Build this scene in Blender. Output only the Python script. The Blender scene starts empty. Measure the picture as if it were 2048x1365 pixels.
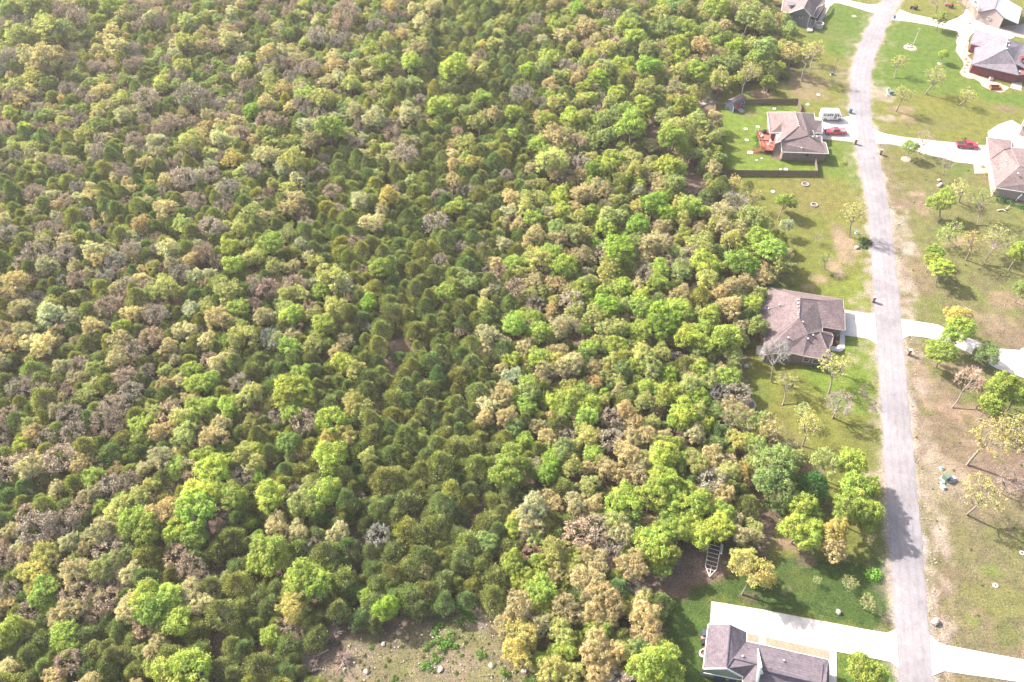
import bpy, math, random
import numpy as np
from mathutils import Vector, Matrix
random.seed(7); rng = np.random.default_rng(7)
R = math.radians
S = bpy.context.scene
col = S.collection

# ---------------------------------------------------------------- camera, sky, sun, exposure
CAM_H = 125.0; PITCH = 47.76; FPX = 1570.0
cd = bpy.data.cameras.new('camera'); cam = bpy.data.objects.new('camera', cd); col.objects.link(cam)
cam.location = (0, 0, CAM_H); cam.rotation_euler = (R(90-PITCH), 0, 0)
cd.sensor_width = 36.0; cd.lens = FPX/2048*36.0; cd.clip_end = 6000; cd.clip_start = 1
S.camera = cam
SUN_EL = 39.0; HAZE = 0.00015
SH = (math.cos(R(-33)), math.sin(R(-33)))          # the way shadows fall on the ground
W = bpy.data.worlds.new('World'); S.world = W; W.use_nodes = True
nt = W.node_tree; bg = nt.nodes['Background']
sky = nt.nodes.new('ShaderNodeTexSky'); sky.sky_type = 'NISHITA'; sky.sun_disc = False
sky.sun_elevation = R(SUN_EL); sky.sun_rotation = math.atan2(-SH[0], -SH[1])
sky.altitude = 300; sky.air_density = 0.9; sky.dust_density = 4.0
wb = nt.nodes.new('ShaderNodeMix'); wb.data_type = 'RGBA'; wb.blend_type = 'MULTIPLY'; wb.inputs[0].default_value = 1.0; wb.inputs[7].default_value = (1.06, 0.97, 0.86, 1)
nt.links.new(sky.outputs[0], wb.inputs[6]); nt.links.new(wb.outputs[2], bg.inputs[0]); bg.inputs[1].default_value = 0.15
sd = bpy.data.lights.new('sun', 'SUN'); sd.energy = 4.2; sd.angle = R(0.6); sd.color = (1.0, 0.94, 0.87)
so = bpy.data.objects.new('sun', sd); col.objects.link(so)
ldir = Vector((SH[0]*math.cos(R(SUN_EL)), SH[1]*math.cos(R(SUN_EL)), -math.sin(R(SUN_EL))))
so.rotation_euler = ldir.to_track_quat('-Z', 'Y').to_euler(); so.location = (-60, 60, 90)
vs = S.view_settings; vs.view_transform = 'Standard'; vs.look = 'None'; vs.gamma = 1.0
vs.exposure = 1.88; vs.use_curve_mapping = False
S.cycles.max_bounces = 5; S.cycles.diffuse_bounces = 3; S.cycles.glossy_bounces = 2
S.cycles.transmission_bounces = 3; S.cycles.caustics_reflective = False; S.cycles.caustics_refractive = False

# ---------------------------------------------------------------- photo point -> place on the ground (or at height h)
cp, sp = math.cos(R(PITCH)), math.sin(R(PITCH))
def G(x, y, h=0.0):
    dx = (x-1024.0); dv = (682.5-y)
    vy = cp*FPX + sp*dv; vz = -sp*FPX + cp*dv
    t = (h-CAM_H)/vz
    return (dx*t, vy*t, h)
def ppm(y, h=0.0):                                   # photo pixels per metre at that row
    dv = (682.5-y); vz = -sp*FPX + cp*dv
    return vz/(h-CAM_H)
def Z(x0, y0, s):
    return lambda x, y, h=0.0: G(x0+x/s, y0+y/s, h)
def proj(X, Y, z=0.0):
    d = Y*cp + (CAM_H-z)*sp; v = Y*sp - (CAM_H-z)*cp
    return 1024+FPX*X/d, 682.5-FPX*v/d
Z1 = Z(1400, 0, 3.1605); Z2 = Z(1400, 400, 3.1605); Z3 = Z(1400, 800, 2.4167)
Z4 = Z(1500, 180, 7.585); Z5 = Z(1480, 560, 6.825); Z6 = Z(1360, 1170, 6.0235)
Z7 = Z(1880, 0, 6.827); Z8 = Z(1540, 0, 9.309)

# ---------------------------------------------------------------- mesh helpers
def tag(o, label=None, cat=None, group=None, kind=None):
    if label: o['label'] = label
    if cat: o['category'] = cat
    if group: o['group'] = group
    if kind: o['kind'] = kind
    return o
def empty(name, loc, rz=0.0, label=None, cat=None, group=None):
    o = bpy.data.objects.new(name, None); col.objects.link(o); o.empty_display_size = 0.3
    o.location = loc; o.rotation_euler = (0, 0, rz)
    return tag(o, label, cat, group)
class MB:
    def __init__(s): s.v = []; s.f = []
    def add(s, vs, fs):
        n = len(s.v); s.v += [tuple(v) for v in vs]; s.f += [tuple(i+n for i in f) for f in fs]; return s
    def box(s, c, d, rz=0.0, rx=0.0, ry=0.0):
        m = Matrix.Rotation(rz, 3, 'Z') @ Matrix.Rotation(ry, 3, 'Y') @ Matrix.Rotation(rx, 3, 'X')
        vs = [m @ Vector((x*d[0]/2, y*d[1]/2, z*d[2]/2)) + Vector(c) for x in (-1, 1) for y in (-1, 1) for z in (-1, 1)]
        return s.add(vs, [(0,1,3,2),(4,6,7,5),(0,4,5,1),(2,3,7,6),(0,2,6,4),(1,5,7,3)])
    def prism(s, poly, z0, z1):                       # poly of (x, y), counter clockwise
        if area(poly) < 0: poly = poly[::-1]
        n = len(poly)
        vs = [(p[0], p[1], z0) for p in poly] + [(p[0], p[1], z1) for p in poly]
        return s.add(vs, [tuple(range(n-1, -1, -1)), tuple(range(n, 2*n))] + [(i, (i+1) % n, n+(i+1) % n, n+i) for i in range(n)])
    def side(s, prof, y0, y1, t0=1.0):                # profile of (x, z) extruded along y
        n = len(prof)
        a = sum(prof[i][0]*prof[(i+1) % n][1]-prof[(i+1) % n][0]*prof[i][1] for i in range(n))
        if a < 0: prof = prof[::-1]
        vs = [(p[0], y0, p[1]) for p in prof] + [(p[0], y1, p[1]) for p in prof]
        return s.add(vs, [tuple(range(n)), tuple(range(2*n-1, n-1, -1))] + [(i, n+i, n+(i+1) % n, (i+1) % n) for i in range(n)])
    def tube(s, p0, p1, r0, r1=None, n=6, caps=True):
        r1 = r0 if r1 is None else r1
        p0, p1 = Vector(p0), Vector(p1); d = (p1-p0)
        if d.length < 1e-6: return s
        q = d.to_track_quat('Z', 'Y'); vs = []
        for p, r in ((p0, r0), (p1, r1)):
            for i in range(n):
                a = 2*math.pi*i/n; vs.append(p + q @ Vector((r*math.cos(a), r*math.sin(a), 0)))
        fs = [(i, (i+1) % n, n+(i+1) % n, n+i) for i in range(n)]
        if caps: fs += [tuple(range(n-1, -1, -1)), tuple(range(n, 2*n))]
        return s.add(vs, fs)
    def lathe(s, prof, n=16, c=(0, 0, 0), sx=1.0, sy=1.0, wob=0.0, seed=0):
        r = random.Random(seed); vs = []; fs = []
        for (rr, z) in prof:
            for i in range(n):
                a = 2*math.pi*i/n; k = rr*(1+wob*(r.random()-.5))
                vs.append((c[0]+k*math.cos(a)*sx, c[1]+k*math.sin(a)*sy, c[2]+z))
        for j in range(len(prof)-1):
            for i in range(n):
                fs.append((j*n+i, j*n+(i+1) % n, (j+1)*n+(i+1) % n, (j+1)*n+i))
        if prof[0][0] > 1e-4: fs.append(tuple(range(n-1, -1, -1)))
        if prof[-1][0] > 1e-4: fs.append(tuple(range((len(prof)-1)*n, len(prof)*n)))
        return s.add(vs, fs)
    def mesh(s, name, mat, smooth=False):
        m = bpy.data.meshes.new(name); m.from_pydata(s.v, [], s.f)
        for x in (mat if isinstance(mat, (list, tuple)) else [mat]): m.materials.append(x)
        if smooth: m.polygons.foreach_set('use_smooth', [True]*len(m.polygons))
        m.update(); return m
    def build(s, name, mat, parent=None, smooth=False, loc=None, rz=0.0, kind=None, bevel=0.0):
        o = bpy.data.objects.new(name, s.mesh(name, mat, smooth)); col.objects.link(o)
        if parent is not None: o.parent = parent
        if loc is not None: o.location = loc
        o.rotation_euler = (0, 0, rz)
        if kind: o['kind'] = kind
        if bevel:
            b = o.modifiers.new('bevel', 'BEVEL'); b.width = bevel; b.segments = 2; b.limit_method = 'ANGLE'
        return o
def area(p):
    n = len(p); return 0.5*sum(p[i][0]*p[(i+1) % n][1]-p[(i+1) % n][0]*p[i][1] for i in range(n))
def inset(poly, d):
    p = [Vector((q[0], q[1])) for q in poly]
    if area(p) < 0: p = p[::-1]
    n = len(p); out = []
    for i in range(n):
        a, b, c = p[i-1], p[i], p[(i+1) % n]
        e0 = (b-a).normalized(); e1 = (c-b).normalized()
        n0 = Vector((-e0.y, e0.x)); n1 = Vector((-e1.y, e1.x))
        k = n0+n1
        if k.length < 0.3: out.append(b+n0*d); continue
        k.normalize(); out.append(b + k*(d/max(0.5, k.dot(n0))))
    return [tuple(q) for q in out]
def copy_tree(o, parent=None):
    c = o.copy(); col.objects.link(c)
    if parent is not None: c.parent = parent
    for ch in [x for x in bpy.data.objects if x.parent == o and x is not c]: copy_tree(ch, c)
    return c

# ---------------------------------------------------------------- materials
MATS = {}
def nodes(name, rough=0.8, spec=0.3):
    m = bpy.data.materials.new(name); m.use_nodes = True
    b = m.node_tree.nodes['Principled BSDF']; b.inputs['Roughness'].default_value = rough
    b.inputs['Specular IOR Level'].default_value = spec
    return m, m.node_tree, b
def N(t, k, **kw):
    n = t.nodes.new(k)
    for a, v in kw.items():
        if a.startswith('i_'): n.inputs[int(a[2:])].default_value = v
        else: setattr(n, a, v)
    return n
def ramp(t, fac, stops):
    r = t.nodes.new('ShaderNodeValToRGB'); e = r.color_ramp.elements
    while len(e) < len(stops): e.new(0.5)
    for i, (p, c) in enumerate(stops):
        e[i].position = p; e[i].color = (c, c, c, 1) if isinstance(c, (int, float)) else (*c, 1)
    t.links.new(fac, r.inputs[0]); return r.outputs[0]
def mixc(t, fac, a, b, mode='MIX'):
    n = t.nodes.new('ShaderNodeMix'); n.data_type = 'RGBA'; n.blend_type = mode
    for i, v in ((0, fac), (6, a), (7, b)):
        if isinstance(v, (int, float)): n.inputs[i].default_value = v
        elif isinstance(v, tuple): n.inputs[i].default_value = (*v, 1)
        else: t.links.new(v, n.inputs[i])
    return n.outputs[2]
def noise(t, scale, detail=4, coord=None, rough=0.6):
    n = N(t, 'ShaderNodeTexNoise'); n.inputs['Scale'].default_value = scale; n.inputs['Detail'].default_value = detail
    n.inputs['Roughness'].default_value = rough
    if coord is None: coord = N(t, 'ShaderNodeTexCoord').outputs['Object']
    t.links.new(coord, n.inputs['Vector']); return n.outputs['Fac']
def geo(t): return N(t, 'ShaderNodeNewGeometry').outputs['Position']
def flat(name, c, rough=0.7, spec=0.3, var=0.25, scale=3.0, metal=0.0, bump=0.0, fine=20.0):
    if name in MATS: return MATS[name]
    m, t, b = nodes(name, rough, spec); b.inputs['Metallic'].default_value = metal
    g = geo(t); n1 = noise(t, scale, 5, g); n2 = noise(t, fine, 3, g)
    f = mixc(t, 0.5, n1, n2)
    lo = tuple(x*(1-var) for x in c); hi = tuple(min(0.95, x*(1+var)) for x in c)
    t.links.new(ramp(t, f, [(0.3, lo), (0.7, hi)]), b.inputs['Base Color'])
    if bump:
        bn = N(t, 'ShaderNodeBump'); bn.inputs['Strength'].default_value = bump; bn.inputs['Distance'].default_value = 0.03
        t.links.new(n2, bn.inputs['Height']); t.links.new(bn.outputs[0], b.inputs['Normal'])
    MATS[name] = m; return m
def shingle(name, c):
    if name in MATS: return MATS[name]
    m, t, b = nodes(name, 0.9, 0.2); g = geo(t)
    vo = N(t, 'ShaderNodeTexVoronoi'); vo.inputs['Scale'].default_value = 2.6; t.links.new(g, vo.inputs['Vector'])
    sep = N(t, 'ShaderNodeSeparateXYZ'); t.links.new(g, sep.inputs[0])
    cell = ramp(t, vo.outputs['Color'], [(0.0, 0.72), (1.0, 1.24)])
    bign = ramp(t, noise(t, 0.35, 4, g), [(0.3, 0.88), (0.7, 1.1)])
    w = N(t, 'ShaderNodeMath', operation='MULTIPLY'); w.inputs[1].default_value = 38.0; t.links.new(sep.outputs['Z'], w.inputs[0])
    sn = N(t, 'ShaderNodeMath', operation='SINE'); t.links.new(w.outputs[0], sn.inputs[0])
    rows = ramp(t, sn.outputs[0], [(0.0, 0.85), (0.35, 1.0)])
    cc = mixc(t, 1.0, mixc(t, 1.0, mixc(t, 1.0, c, cell, 'MULTIPLY'), bign, 'MULTIPLY'), rows, 'MULTIPLY')
    t.links.new(cc, b.inputs['Base Color']); MATS[name] = m; return m
def brick(name, c1, c2, mortar):
    if name in MATS: return MATS[name]
    m, t, b = nodes(name, 0.9, 0.2); g = geo(t)
    sep = N(t, 'ShaderNodeSeparateXYZ'); t.links.new(g, sep.inputs[0])
    ad = N(t, 'ShaderNodeMath', operation='ADD'); t.links.new(sep.outputs[0], ad.inputs[0]); t.links.new(sep.outputs[1], ad.inputs[1])
    cb = N(t, 'ShaderNodeCombineXYZ'); t.links.new(ad.outputs[0], cb.inputs[0]); t.links.new(sep.outputs[2], cb.inputs[1])
    br = N(t, 'ShaderNodeTexBrick'); t.links.new(cb.outputs[0], br.inputs[0])
    br.inputs['Color1'].default_value = (*c1, 1); br.inputs['Color2'].default_value = (*c2, 1); br.inputs['Mortar'].default_value = (*mortar, 1)
    br.inputs['Scale'].default_value = 1.0; br.inputs['Brick Width'].default_value = 0.3; br.inputs['Row Height'].default_value = 0.1; br.inputs['Mortar Size'].default_value = 0.012
    v = ramp(t, noise(t, 1.2, 5, g), [(0.3, 0.75), (0.7, 1.25)])
    t.links.new(mixc(t, 1.0, br.outputs[0], v, 'MULTIPLY'), b.inputs['Base Color']); MATS[name] = m; return m
def glass(name='window_glass', c=(0.03, 0.04, 0.05)):
    if name in MATS: return MATS[name]
    m, t, b = nodes(name, 0.08, 0.8); b.inputs['Base Color'].default_value = (*c, 1); MATS[name] = m; return m
def paint(name, c, rough=0.35, coat=0.4):
    if name in MATS: return MATS[name]
    m, t, b = nodes(name, rough, 0.5); g = N(t, 'ShaderNodeTexCoord').outputs['Object']
    v = ramp(t, noise(t, 1.4, 4, g), [(0.3, tuple(x*0.85 for x in c)), (0.7, tuple(min(.9, x*1.08) for x in c))])
    t.links.new(v, b.inputs['Base Color']); b.inputs['Coat Weight'].default_value = coat; MATS[name] = m; return m

def ground_mat():
    m, t, b = nodes('ground_soil_and_grass', 0.95, 0.1); g = geo(t)
    a = N(t, 'ShaderNodeAttribute', attribute_name='ground_colour')
    gr = N(t, 'ShaderNodeAttribute', attribute_name='grit')
    f1 = noise(t, 2.6, 8, g, 0.75); f2 = noise(t, 0.55, 6, g, 0.65); f3 = noise(t, 9.0, 4, g, 0.7)
    c = mixc(t, 1.0, a.outputs['Color'], ramp(t, f2, [(0.32, (0.70, 0.72, 0.78)), (0.68, (1.28, 1.26, 1.2))]), 'MULTIPLY')
    c = mixc(t, 1.0, c, ramp(t, f1, [(0.36, (0.50, 0.60, 0.56)), (0.64, (1.48, 1.36, 1.36))]), 'MULTIPLY')
    c = mixc(t, 1.0, c, ramp(t, f3, [(0.3, 0.75), (0.7, 1.22)]), 'MULTIPLY')
    # pale stones and straw where the soil is gritty, tufts of green elsewhere
    vo = N(t, 'ShaderNodeTexVoronoi'); vo.inputs['Scale'].default_value = 3.2; t.links.new(g, vo.inputs['Vector'])
    sp_ = ramp(t, vo.outputs['Distance'], [(0.10, 1.0), (0.30, 0.0)])
    patch = ramp(t, noise(t, 0.35, 5, g), [(0.45, 0.0), (0.6, 1.0)])
    k = N(t, 'ShaderNodeMath', operation='MULTIPLY'); t.links.new(sp_, k.inputs[0]); t.links.new(patch, k.inputs[1])
    k2 = N(t, 'ShaderNodeMath', operation='MULTIPLY'); t.links.new(k.outputs[0], k2.inputs[0]); t.links.new(gr.outputs['Fac'], k2.inputs[1])
    c = mixc(t, k2.outputs[0], c, (0.42, 0.36, 0.31))
    gp = ramp(t, noise(t, 1.1, 7, g, 0.7), [(0.50, 0.0), (0.60, 0.55)])
    k3 = N(t, 'ShaderNodeMath', operation='MULTIPLY'); t.links.new(gp, k3.inputs[0]); t.links.new(gr.outputs['Fac'], k3.inputs[1])
    c = mixc(t, k3.outputs[0], c, (0.075, 0.095, 0.027))
    f4 = noise(t, 4.5, 3, g, 0.8); c = mixc(t, 1.0, c, ramp(t, f4, [(0.36, (0.66, 0.72, 0.70)), (0.5, (1., 1., 1.)), (0.66, (1.3, 1.24, 1.22))]), 'MULTIPLY')
    t.links.new(c, b.inputs['Base Color'])
    bn = N(t, 'ShaderNodeBump'); bn.inputs['Strength'].default_value = 0.7; bn.inputs['Distance'].default_value = 0.12
    t.links.new(mixc(t, 0.5, f1, f3), bn.inputs['Height']); t.links.new(bn.outputs[0], b.inputs['Normal'])
    return m
def road_mat():
    m, t, b = nodes('worn_pale_asphalt', 0.9, 0.2); g = geo(t)
    a = N(t, 'ShaderNodeAttribute', attribute_name='across')
    f1 = noise(t, 0.5, 7, g, 0.7); f2 = noise(t, 6.0, 4, g)
    base = ramp(t, f1, [(0.3, (0.158, 0.145, 0.155)), (0.5, (0.182, 0.170, 0.180)), (0.7, (0.205, 0.192, 0.202))])
    base = mixc(t, 1.0, base, ramp(t, f2, [(0.3, 0.82), (0.7, 1.16)]), 'MULTIPLY')
    # wheel tracks and the dark centre seam
    wv = N(t, 'ShaderNodeMath', operation='MULTIPLY'); wv.inputs[1].default_value = 2*math.pi*4; t.links.new(a.outputs['Fac'], wv.inputs[0])
    cs = N(t, 'ShaderNodeMath', operation='COSINE'); t.links.new(wv.outputs[0], cs.inputs[0])
    tr = ramp(t, cs.outputs[0], [(0.0, 1.05), (1.0, 0.975)])
    base = mixc(t, 1.0, base, tr, 'MULTIPLY')
    seam = N(t, 'ShaderNodeMath', operation='SUBTRACT'); seam.inputs[1].default_value = 0.5; t.links.new(a.outputs['Fac'], seam.inputs[0])
    ab = N(t, 'ShaderNodeMath', operation='ABSOLUTE'); t.links.new(seam.outputs[0], ab.inputs[0])
    sm = ramp(t, ab.outputs[0], [(0.0, 1.0), (0.035, 0.0)])
    brk = ramp(t, noise(t, 1.1, 4, g), [(0.47, 0.0), (0.6, 0.55)])
    k = N(t, 'ShaderNodeMath', operation='MULTIPLY'); t.links.new(sm, k.inputs[0]); t.links.new(brk, k.inputs[1])
    base = mixc(t, k.outputs[0], base, (0.17, 0.15, 0.17))
    al = N(t, 'ShaderNodeAttribute', attribute_name='along'); cv_ = N(t, 'ShaderNodeCombineXYZ'); sa = N(t, 'ShaderNodeMath', operation='MULTIPLY'); sa.inputs[1].default_value = 11.0; t.links.new(a.outputs['Fac'], sa.inputs[0]); sb = N(t, 'ShaderNodeMath', operation='MULTIPLY'); sb.inputs[1].default_value = 0.45; t.links.new(al.outputs['Fac'], sb.inputs[0]); t.links.new(sa.outputs[0], cv_.inputs[0]); t.links.new(sb.outputs[0], cv_.inputs[1])
    stk = ramp(t, noise(t, 1.0, 5, cv_.outputs[0], 0.7), [(0.33, 0.80), (0.45, 1.0), (0.7, 1.08)]); base = mixc(t, 1.0, base, stk, 'MULTIPLY')
    pt = ramp(t, noise(t, 0.09, 5, g, 0.6), [(0.40, 0.86), (0.5, 1.0), (0.62, 1.07)]); base = mixc(t, 1.0, base, pt, 'MULTIPLY')
    t.links.new(base, b.inputs['Base Color']); return m
def concrete(name='pale_concrete', c=(0.43, 0.40, 0.375)):
    if name in MATS: return MATS[name]
    m, t, b = nodes(name, 0.85, 0.3); g = geo(t)
    f = noise(t, 0.22, 7, g, 0.65); f2 = noise(t, 4.0, 4, g)
    cc = ramp(t, f, [(0.36, tuple(x*0.66 for x in c)), (0.5, c), (0.7, tuple(min(.9, x*1.12) for x in c))])
    cc = mixc(t, 1.0, cc, ramp(t, f2, [(0.3, 0.93), (0.7, 1.05)]), 'MULTIPLY')
    t.links.new(cc, b.inputs['Base Color']); MATS[name] = m; return m
def leaf_mat(name, jitter=0.38, trans=0.45, rough=0.6):
    m = bpy.data.materials.new(name); m.use_nodes = True; t = m.node_tree; t.nodes.clear()
    a = N(t, 'ShaderNodeAttribute', attribute_name='tint'); a.attribute_type = 'INSTANCER'
    lv = N(t, 'ShaderNodeAttribute', attribute_name='leaf_shade'); lv.attribute_type = 'GEOMETRY'
    c = mixc(t, 1.0, a.outputs['Color'], ramp(t, lv.outputs['Fac'], [(0.0, 1-jitter), (1.0, 1+jitter)]), 'MULTIPLY')
    hv = N(t, 'ShaderNodeAttribute', attribute_name='leaf_hue'); hv.attribute_type = 'GEOMETRY'
    c = mixc(t, 1.0, c, ramp(t, hv.outputs['Fac'], [(0.0, (1.08, .96, .95)), (0.5, (1.0, 1.0, 1.0)), (1.0, (.86, 1.0, .95))]), 'MULTIPLY')
    d = N(t, 'ShaderNodeBsdfDiffuse'); tr = N(t, 'ShaderNodeBsdfTranslucent'); gl = N(t, 'ShaderNodeBsdfGlossy')
    gl.inputs['Roughness'].default_value = rough; gl.inputs['Color'].default_value = (0.6, 0.6, 0.6, 1)
    t.links.new(c, d.inputs[0]); t.links.new(mixc(t, 1.0, c, (1.1, 1.15, 0.6), 'MULTIPLY'), tr.inputs[0])
    m1 = N(t, 'ShaderNodeMixShader', i_0=trans); t.links.new(d.outputs[0], m1.inputs[1]); t.links.new(tr.outputs[0], m1.inputs[2])
    m2 = N(t, 'ShaderNodeMixShader', i_0=0.035); t.links.new(m1.outputs[0], m2.inputs[1]); t.links.new(gl.outputs[0], m2.inputs[2])
    o = N(t, 'ShaderNodeOutputMaterial'); t.links.new(m2.outputs[0], o.inputs[0]); return m
M_LEAF = leaf_mat('spring_leaves'); M_NEEDLE = leaf_mat('cedar_sprays', 0.62, 0.3, 0.7)
M_TWIG = leaf_mat('bare_twigs', 0.2, 0.0, 0.8)
M_BARK = flat('grey_brown_bark', (0.20, 0.165, 0.14), 0.95, 0.1, 0.35, 4)
M_CONC = concrete(); M_ROAD = road_mat(); M_GROUND = ground_mat()
M_WHITE = flat('white_trim', (0.55, 0.54, 0.51), 0.5, 0.4, 0.06)
M_DARK = flat('dark_plastic', (0.03, 0.03, 0.035), 0.6); M_GLASS = glass()
M_RUBBER = flat('tyre_rubber', (0.025, 0.025, 0.027), 0.85); M_STEEL = flat('galvanised_steel', (0.42, 0.42, 0.43), 0.45, 0.5, 0.12, metal=0.6)
M_GRAVEL = flat('tan_gravel', (0.25, 0.18, 0.135), 0.95, 0.1, 0.45, 2.5, bump=0.6, fine=14)
M_STONE = flat('pale_limestone', (0.28, 0.25, 0.22), 0.9, 0.2, 0.3, 1.6, bump=0.6)

# ---------------------------------------------------------------- the ground
def vnoise(x, y, s, seed):
    r = np.random.default_rng(seed); T = r.random((256, 256)).astype(np.float32)
    u = x/s; v = y/s; iu = np.floor(u).astype(int); iv = np.floor(v).astype(int); fu = u-iu; fv = v-iv
    fu = fu*fu*(3-2*fu); fv = fv*fv*(3-2*fv)
    a = T[iu & 255, iv & 255]; b_ = T[(iu+1) & 255, iv & 255]; c = T[iu & 255, (iv+1) & 255]; d = T[(iu+1) & 255, (iv+1) & 255]
    return (a*(1-fu)+b_*fu)*(1-fv)+(c*(1-fu)+d*fu)*fv
def fbm(x, y, s, seed, o=4):
    t = 0; w = 0
    for k in range(o):
        t = t+vnoise(x, y, s/2**k, seed+k)*0.6**k; w += 0.6**k
    return t/w
xs = np.concatenate([-np.geomspace(2600, 215, 16), np.arange(-210, 230.1, 0.8), np.geomspace(236, 2600, 16)])
ys = np.concatenate([-np.geomspace(2500, 20, 14), np.arange(22, 320.1, 0.8), np.geomspace(326, 5200, 18)])
nx, ny = len(xs), len(ys)
GX, GY = np.meshgrid(xs, ys, indexing='ij'); gx = GX.ravel(); gy = GY.ravel()
def sdist(poly, X, Y):                                # signed distance, positive inside
    p = np.array([(q[0], q[1]) for q in poly]); n = len(p); d = np.full(X.shape, 1e9); ins = np.zeros(X.shape, bool)
    for i in range(n):
        a = p[i]; b_ = p[(i+1) % n]; e = b_-a; wx = X-a[0]; wy = Y-a[1]
        t = np.clip((wx*e[0]+wy*e[1])/max(1e-9, e@e), 0, 1)
        d = np.minimum(d, (wx-e[0]*t)**2+(wy-e[1]*t)**2)
        if a[1] != b_[1]:
            c = ((a[1] > Y) != (b_[1] > Y)) & (X < (b_[0]-a[0])*(Y-a[1])/(b_[1]-a[1])+a[0]); ins ^= c
    d = np.sqrt(d); return np.where(ins, d, -d)
wob = (fbm(gx, gy, 9, 11, 5)-0.5)+0.55*(fbm(gx, gy, 2.4, 17, 2)-0.5)
speck = fbm(gx, gy, 1.7, 23, 2)
colr = np.zeros((len(gx), 3)); grit = np.zeros(len(gx))
LITTER = (0.165, 0.115, 0.085); GRASSY = (0.195, 0.205, 0.048); GRASSG = (0.115, 0.175, 0.035); DRY = (0.27, 0.235, 0.125)
DIRT = (0.40, 0.275, 0.20); PALE = (0.52, 0.44, 0.36); BROWN = (0.29, 0.205, 0.155); REDDISH = (0.22, 0.115, 0.085); DEEP = (0.075, 0.125, 0.030)
def over(mask, c, g=None):
    global colr, grit
    mask = np.clip(mask, 0, 1)[:, None]; colr = colr*(1-mask)+np.array(c)*mask
    if g is not None: grit = grit*(1-mask[:, 0])+g*mask[:, 0]
def area_paint(poly, c, g=None, feather=2.0, wobble=5.0, k=1.0):
    d = sdist(poly, gx, gy)+wob*wobble
    over(np.clip(d/feather+0.5, 0, 1)*k, c, g)
def blob(f, x, y, rx, ry, c, k=0.8, g=None, rot=0.0, patchy=1.4):
    """an uneven patch; x, y, rx, ry in the zoomed pixels of f"""
    cx, cy, _ = f(x, y); ex = abs(f(x+rx, y)[0]-cx); ey = 0.5*abs(f(x, y-ry)[1]-f(x, y+ry)[1])
    dx = gx-cx; dy = gy-cy; cr, sr = math.cos(R(rot)), math.sin(R(rot)); u = (dx*cr+dy*sr)/ex; v = (-dx*sr+dy*cr)/ey
    d = 1-np.sqrt(u*u+v*v)+wob*patchy
    over(np.clip(d*2.6, 0, 1)*np.clip(.35+1.3*speck, 0, 1)*k, c, g)
P_ = Z(0, 0, 1)
def pp(f, pts): return [f(x, y)[:2] for x, y in pts]
OPEN = pp(P_, [(1490, -80), (1535, 10), (1560, 60), (1590, 120), (1570, 160), (1500, 175), (1440, 195), (1425, 215), (1428, 260), (1438, 330), (1450, 400), (1480, 440), (1540, 470), (1565, 520),
    (1555, 560), (1515, 600), (1490, 700), (1470, 760), (1470, 830), (1530, 880), (1600, 930), (1570, 960), (1545, 1060), (1500, 1130), (1440, 1150), (1340, 1185), (1320, 1250), (1345, 1365), (1350, 1460),
    (2500, 1460), (2900, -230), (1500, -230)])
over(np.ones(len(gx)), LITTER, 0.25)
over(np.clip((fbm(gx, gy, 14, 31)-0.5)*5, 0, 1)*0.5, (0.10, 0.115, 0.04))
over(np.clip((fbm(gx, gy, 22, 37)-0.52)*6, 0, 1)*0.7, (0.30, 0.215, 0.165))
area_paint(OPEN, GRASSY, 0.35, 3.0, 8)
# right hand fields: thin grass over pinkish soil
FIELD = pp(P_, [(1765, 285), (1830, 290), (1960, 330), (2300, 420), (2600, 1500), (1870, 1500), (1845, 1100), (1820, 830), (1800, 640), (1780, 450)])
area_paint(FIELD, (0.250, 0.190, 0.122), 0.6, 2.5, 4)
nf = fbm(gx, gy, 16, 51, 5); inF = np.clip(sdist(FIELD, gx, gy)/3+0.5, 0, 1)
over(np.clip((nf-0.50)*7, 0, 1)*0.75*inF, (0.17, 0.19, 0.055), 0.4)
over(np.clip((0.45-nf)*7, 0, 1)*0.7*inF, BROWN, 0.8)
over(np.clip(sdist(pp(P_, [(1765, 285), (1960, 330), (2300, 420), (2200, 640), (1830, 640), (1800, 520), (1800, 430)]), gx, gy)/10+wob*3+.4, 0, 1)*.8*inF, (0.185, 0.20, 0.062), 0.4)
over(np.clip(sdist(pp(P_, [(1850, 1000), (2300, 980), (2300, 1400), (1880, 1400)]), gx, gy)/8+wob*3+.3, 0, 1)*.6*inF, (0.20, 0.195, 0.085), 0.5)
for q_ in range(26):
    a_ = random.Random(q_); blob(P_, a_.uniform(1830, 2060), a_.uniform(400, 1000), a_.uniform(10, 34), a_.uniform(6, 18), (0.42, 0.30, 0.215) if q_ % 2 else (0.15, 0.19, 0.05), .7, .6, patchy=2.2)
# lawns
HLAWN = pp(Z1, [(1215, 130), (1330, 145), (1480, 180), (1625, 200), (1640, 310), (1690, 470), (1850, 590), (2060, 600), (2400, 700), (2060, 690), (1800, 640), (1600, 600), (1330, 590), (1090, 560), (1095, 470), (1150, 300)])
area_paint(HLAWN, GRASSG, 0.0, 1.5, 3)
st = np.clip(sdist(HLAWN, gx, gy), 0, 1); over(st*(0.5+0.5*np.sin((gx*0.93+gy*0.36)*2.1))*0.3, (0.145, 0.21, 0.045))
over(st*np.clip((fbm(gx, gy, 12, 63)-0.5)*5, 0, 1)*0.25, GRASSY)
LAWN1 = pp(Z1, [(800, 50), (870, 25), (1110, 85), (1050, 200), (960, 330), (900, 380), (640, 230), (660, 190)])
area_paint(LAWN1, GRASSG, 0.0, 2, 3)
YARD2 = pp(Z1, [(100, 690), (620, 660), (640, 720), (440, 720), (430, 990), (720, 1010), (740, 1090), (150, 1090)])
area_paint(YARD2, (0.165, 0.225, 0.042), 0.0, 2, 3)
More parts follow.
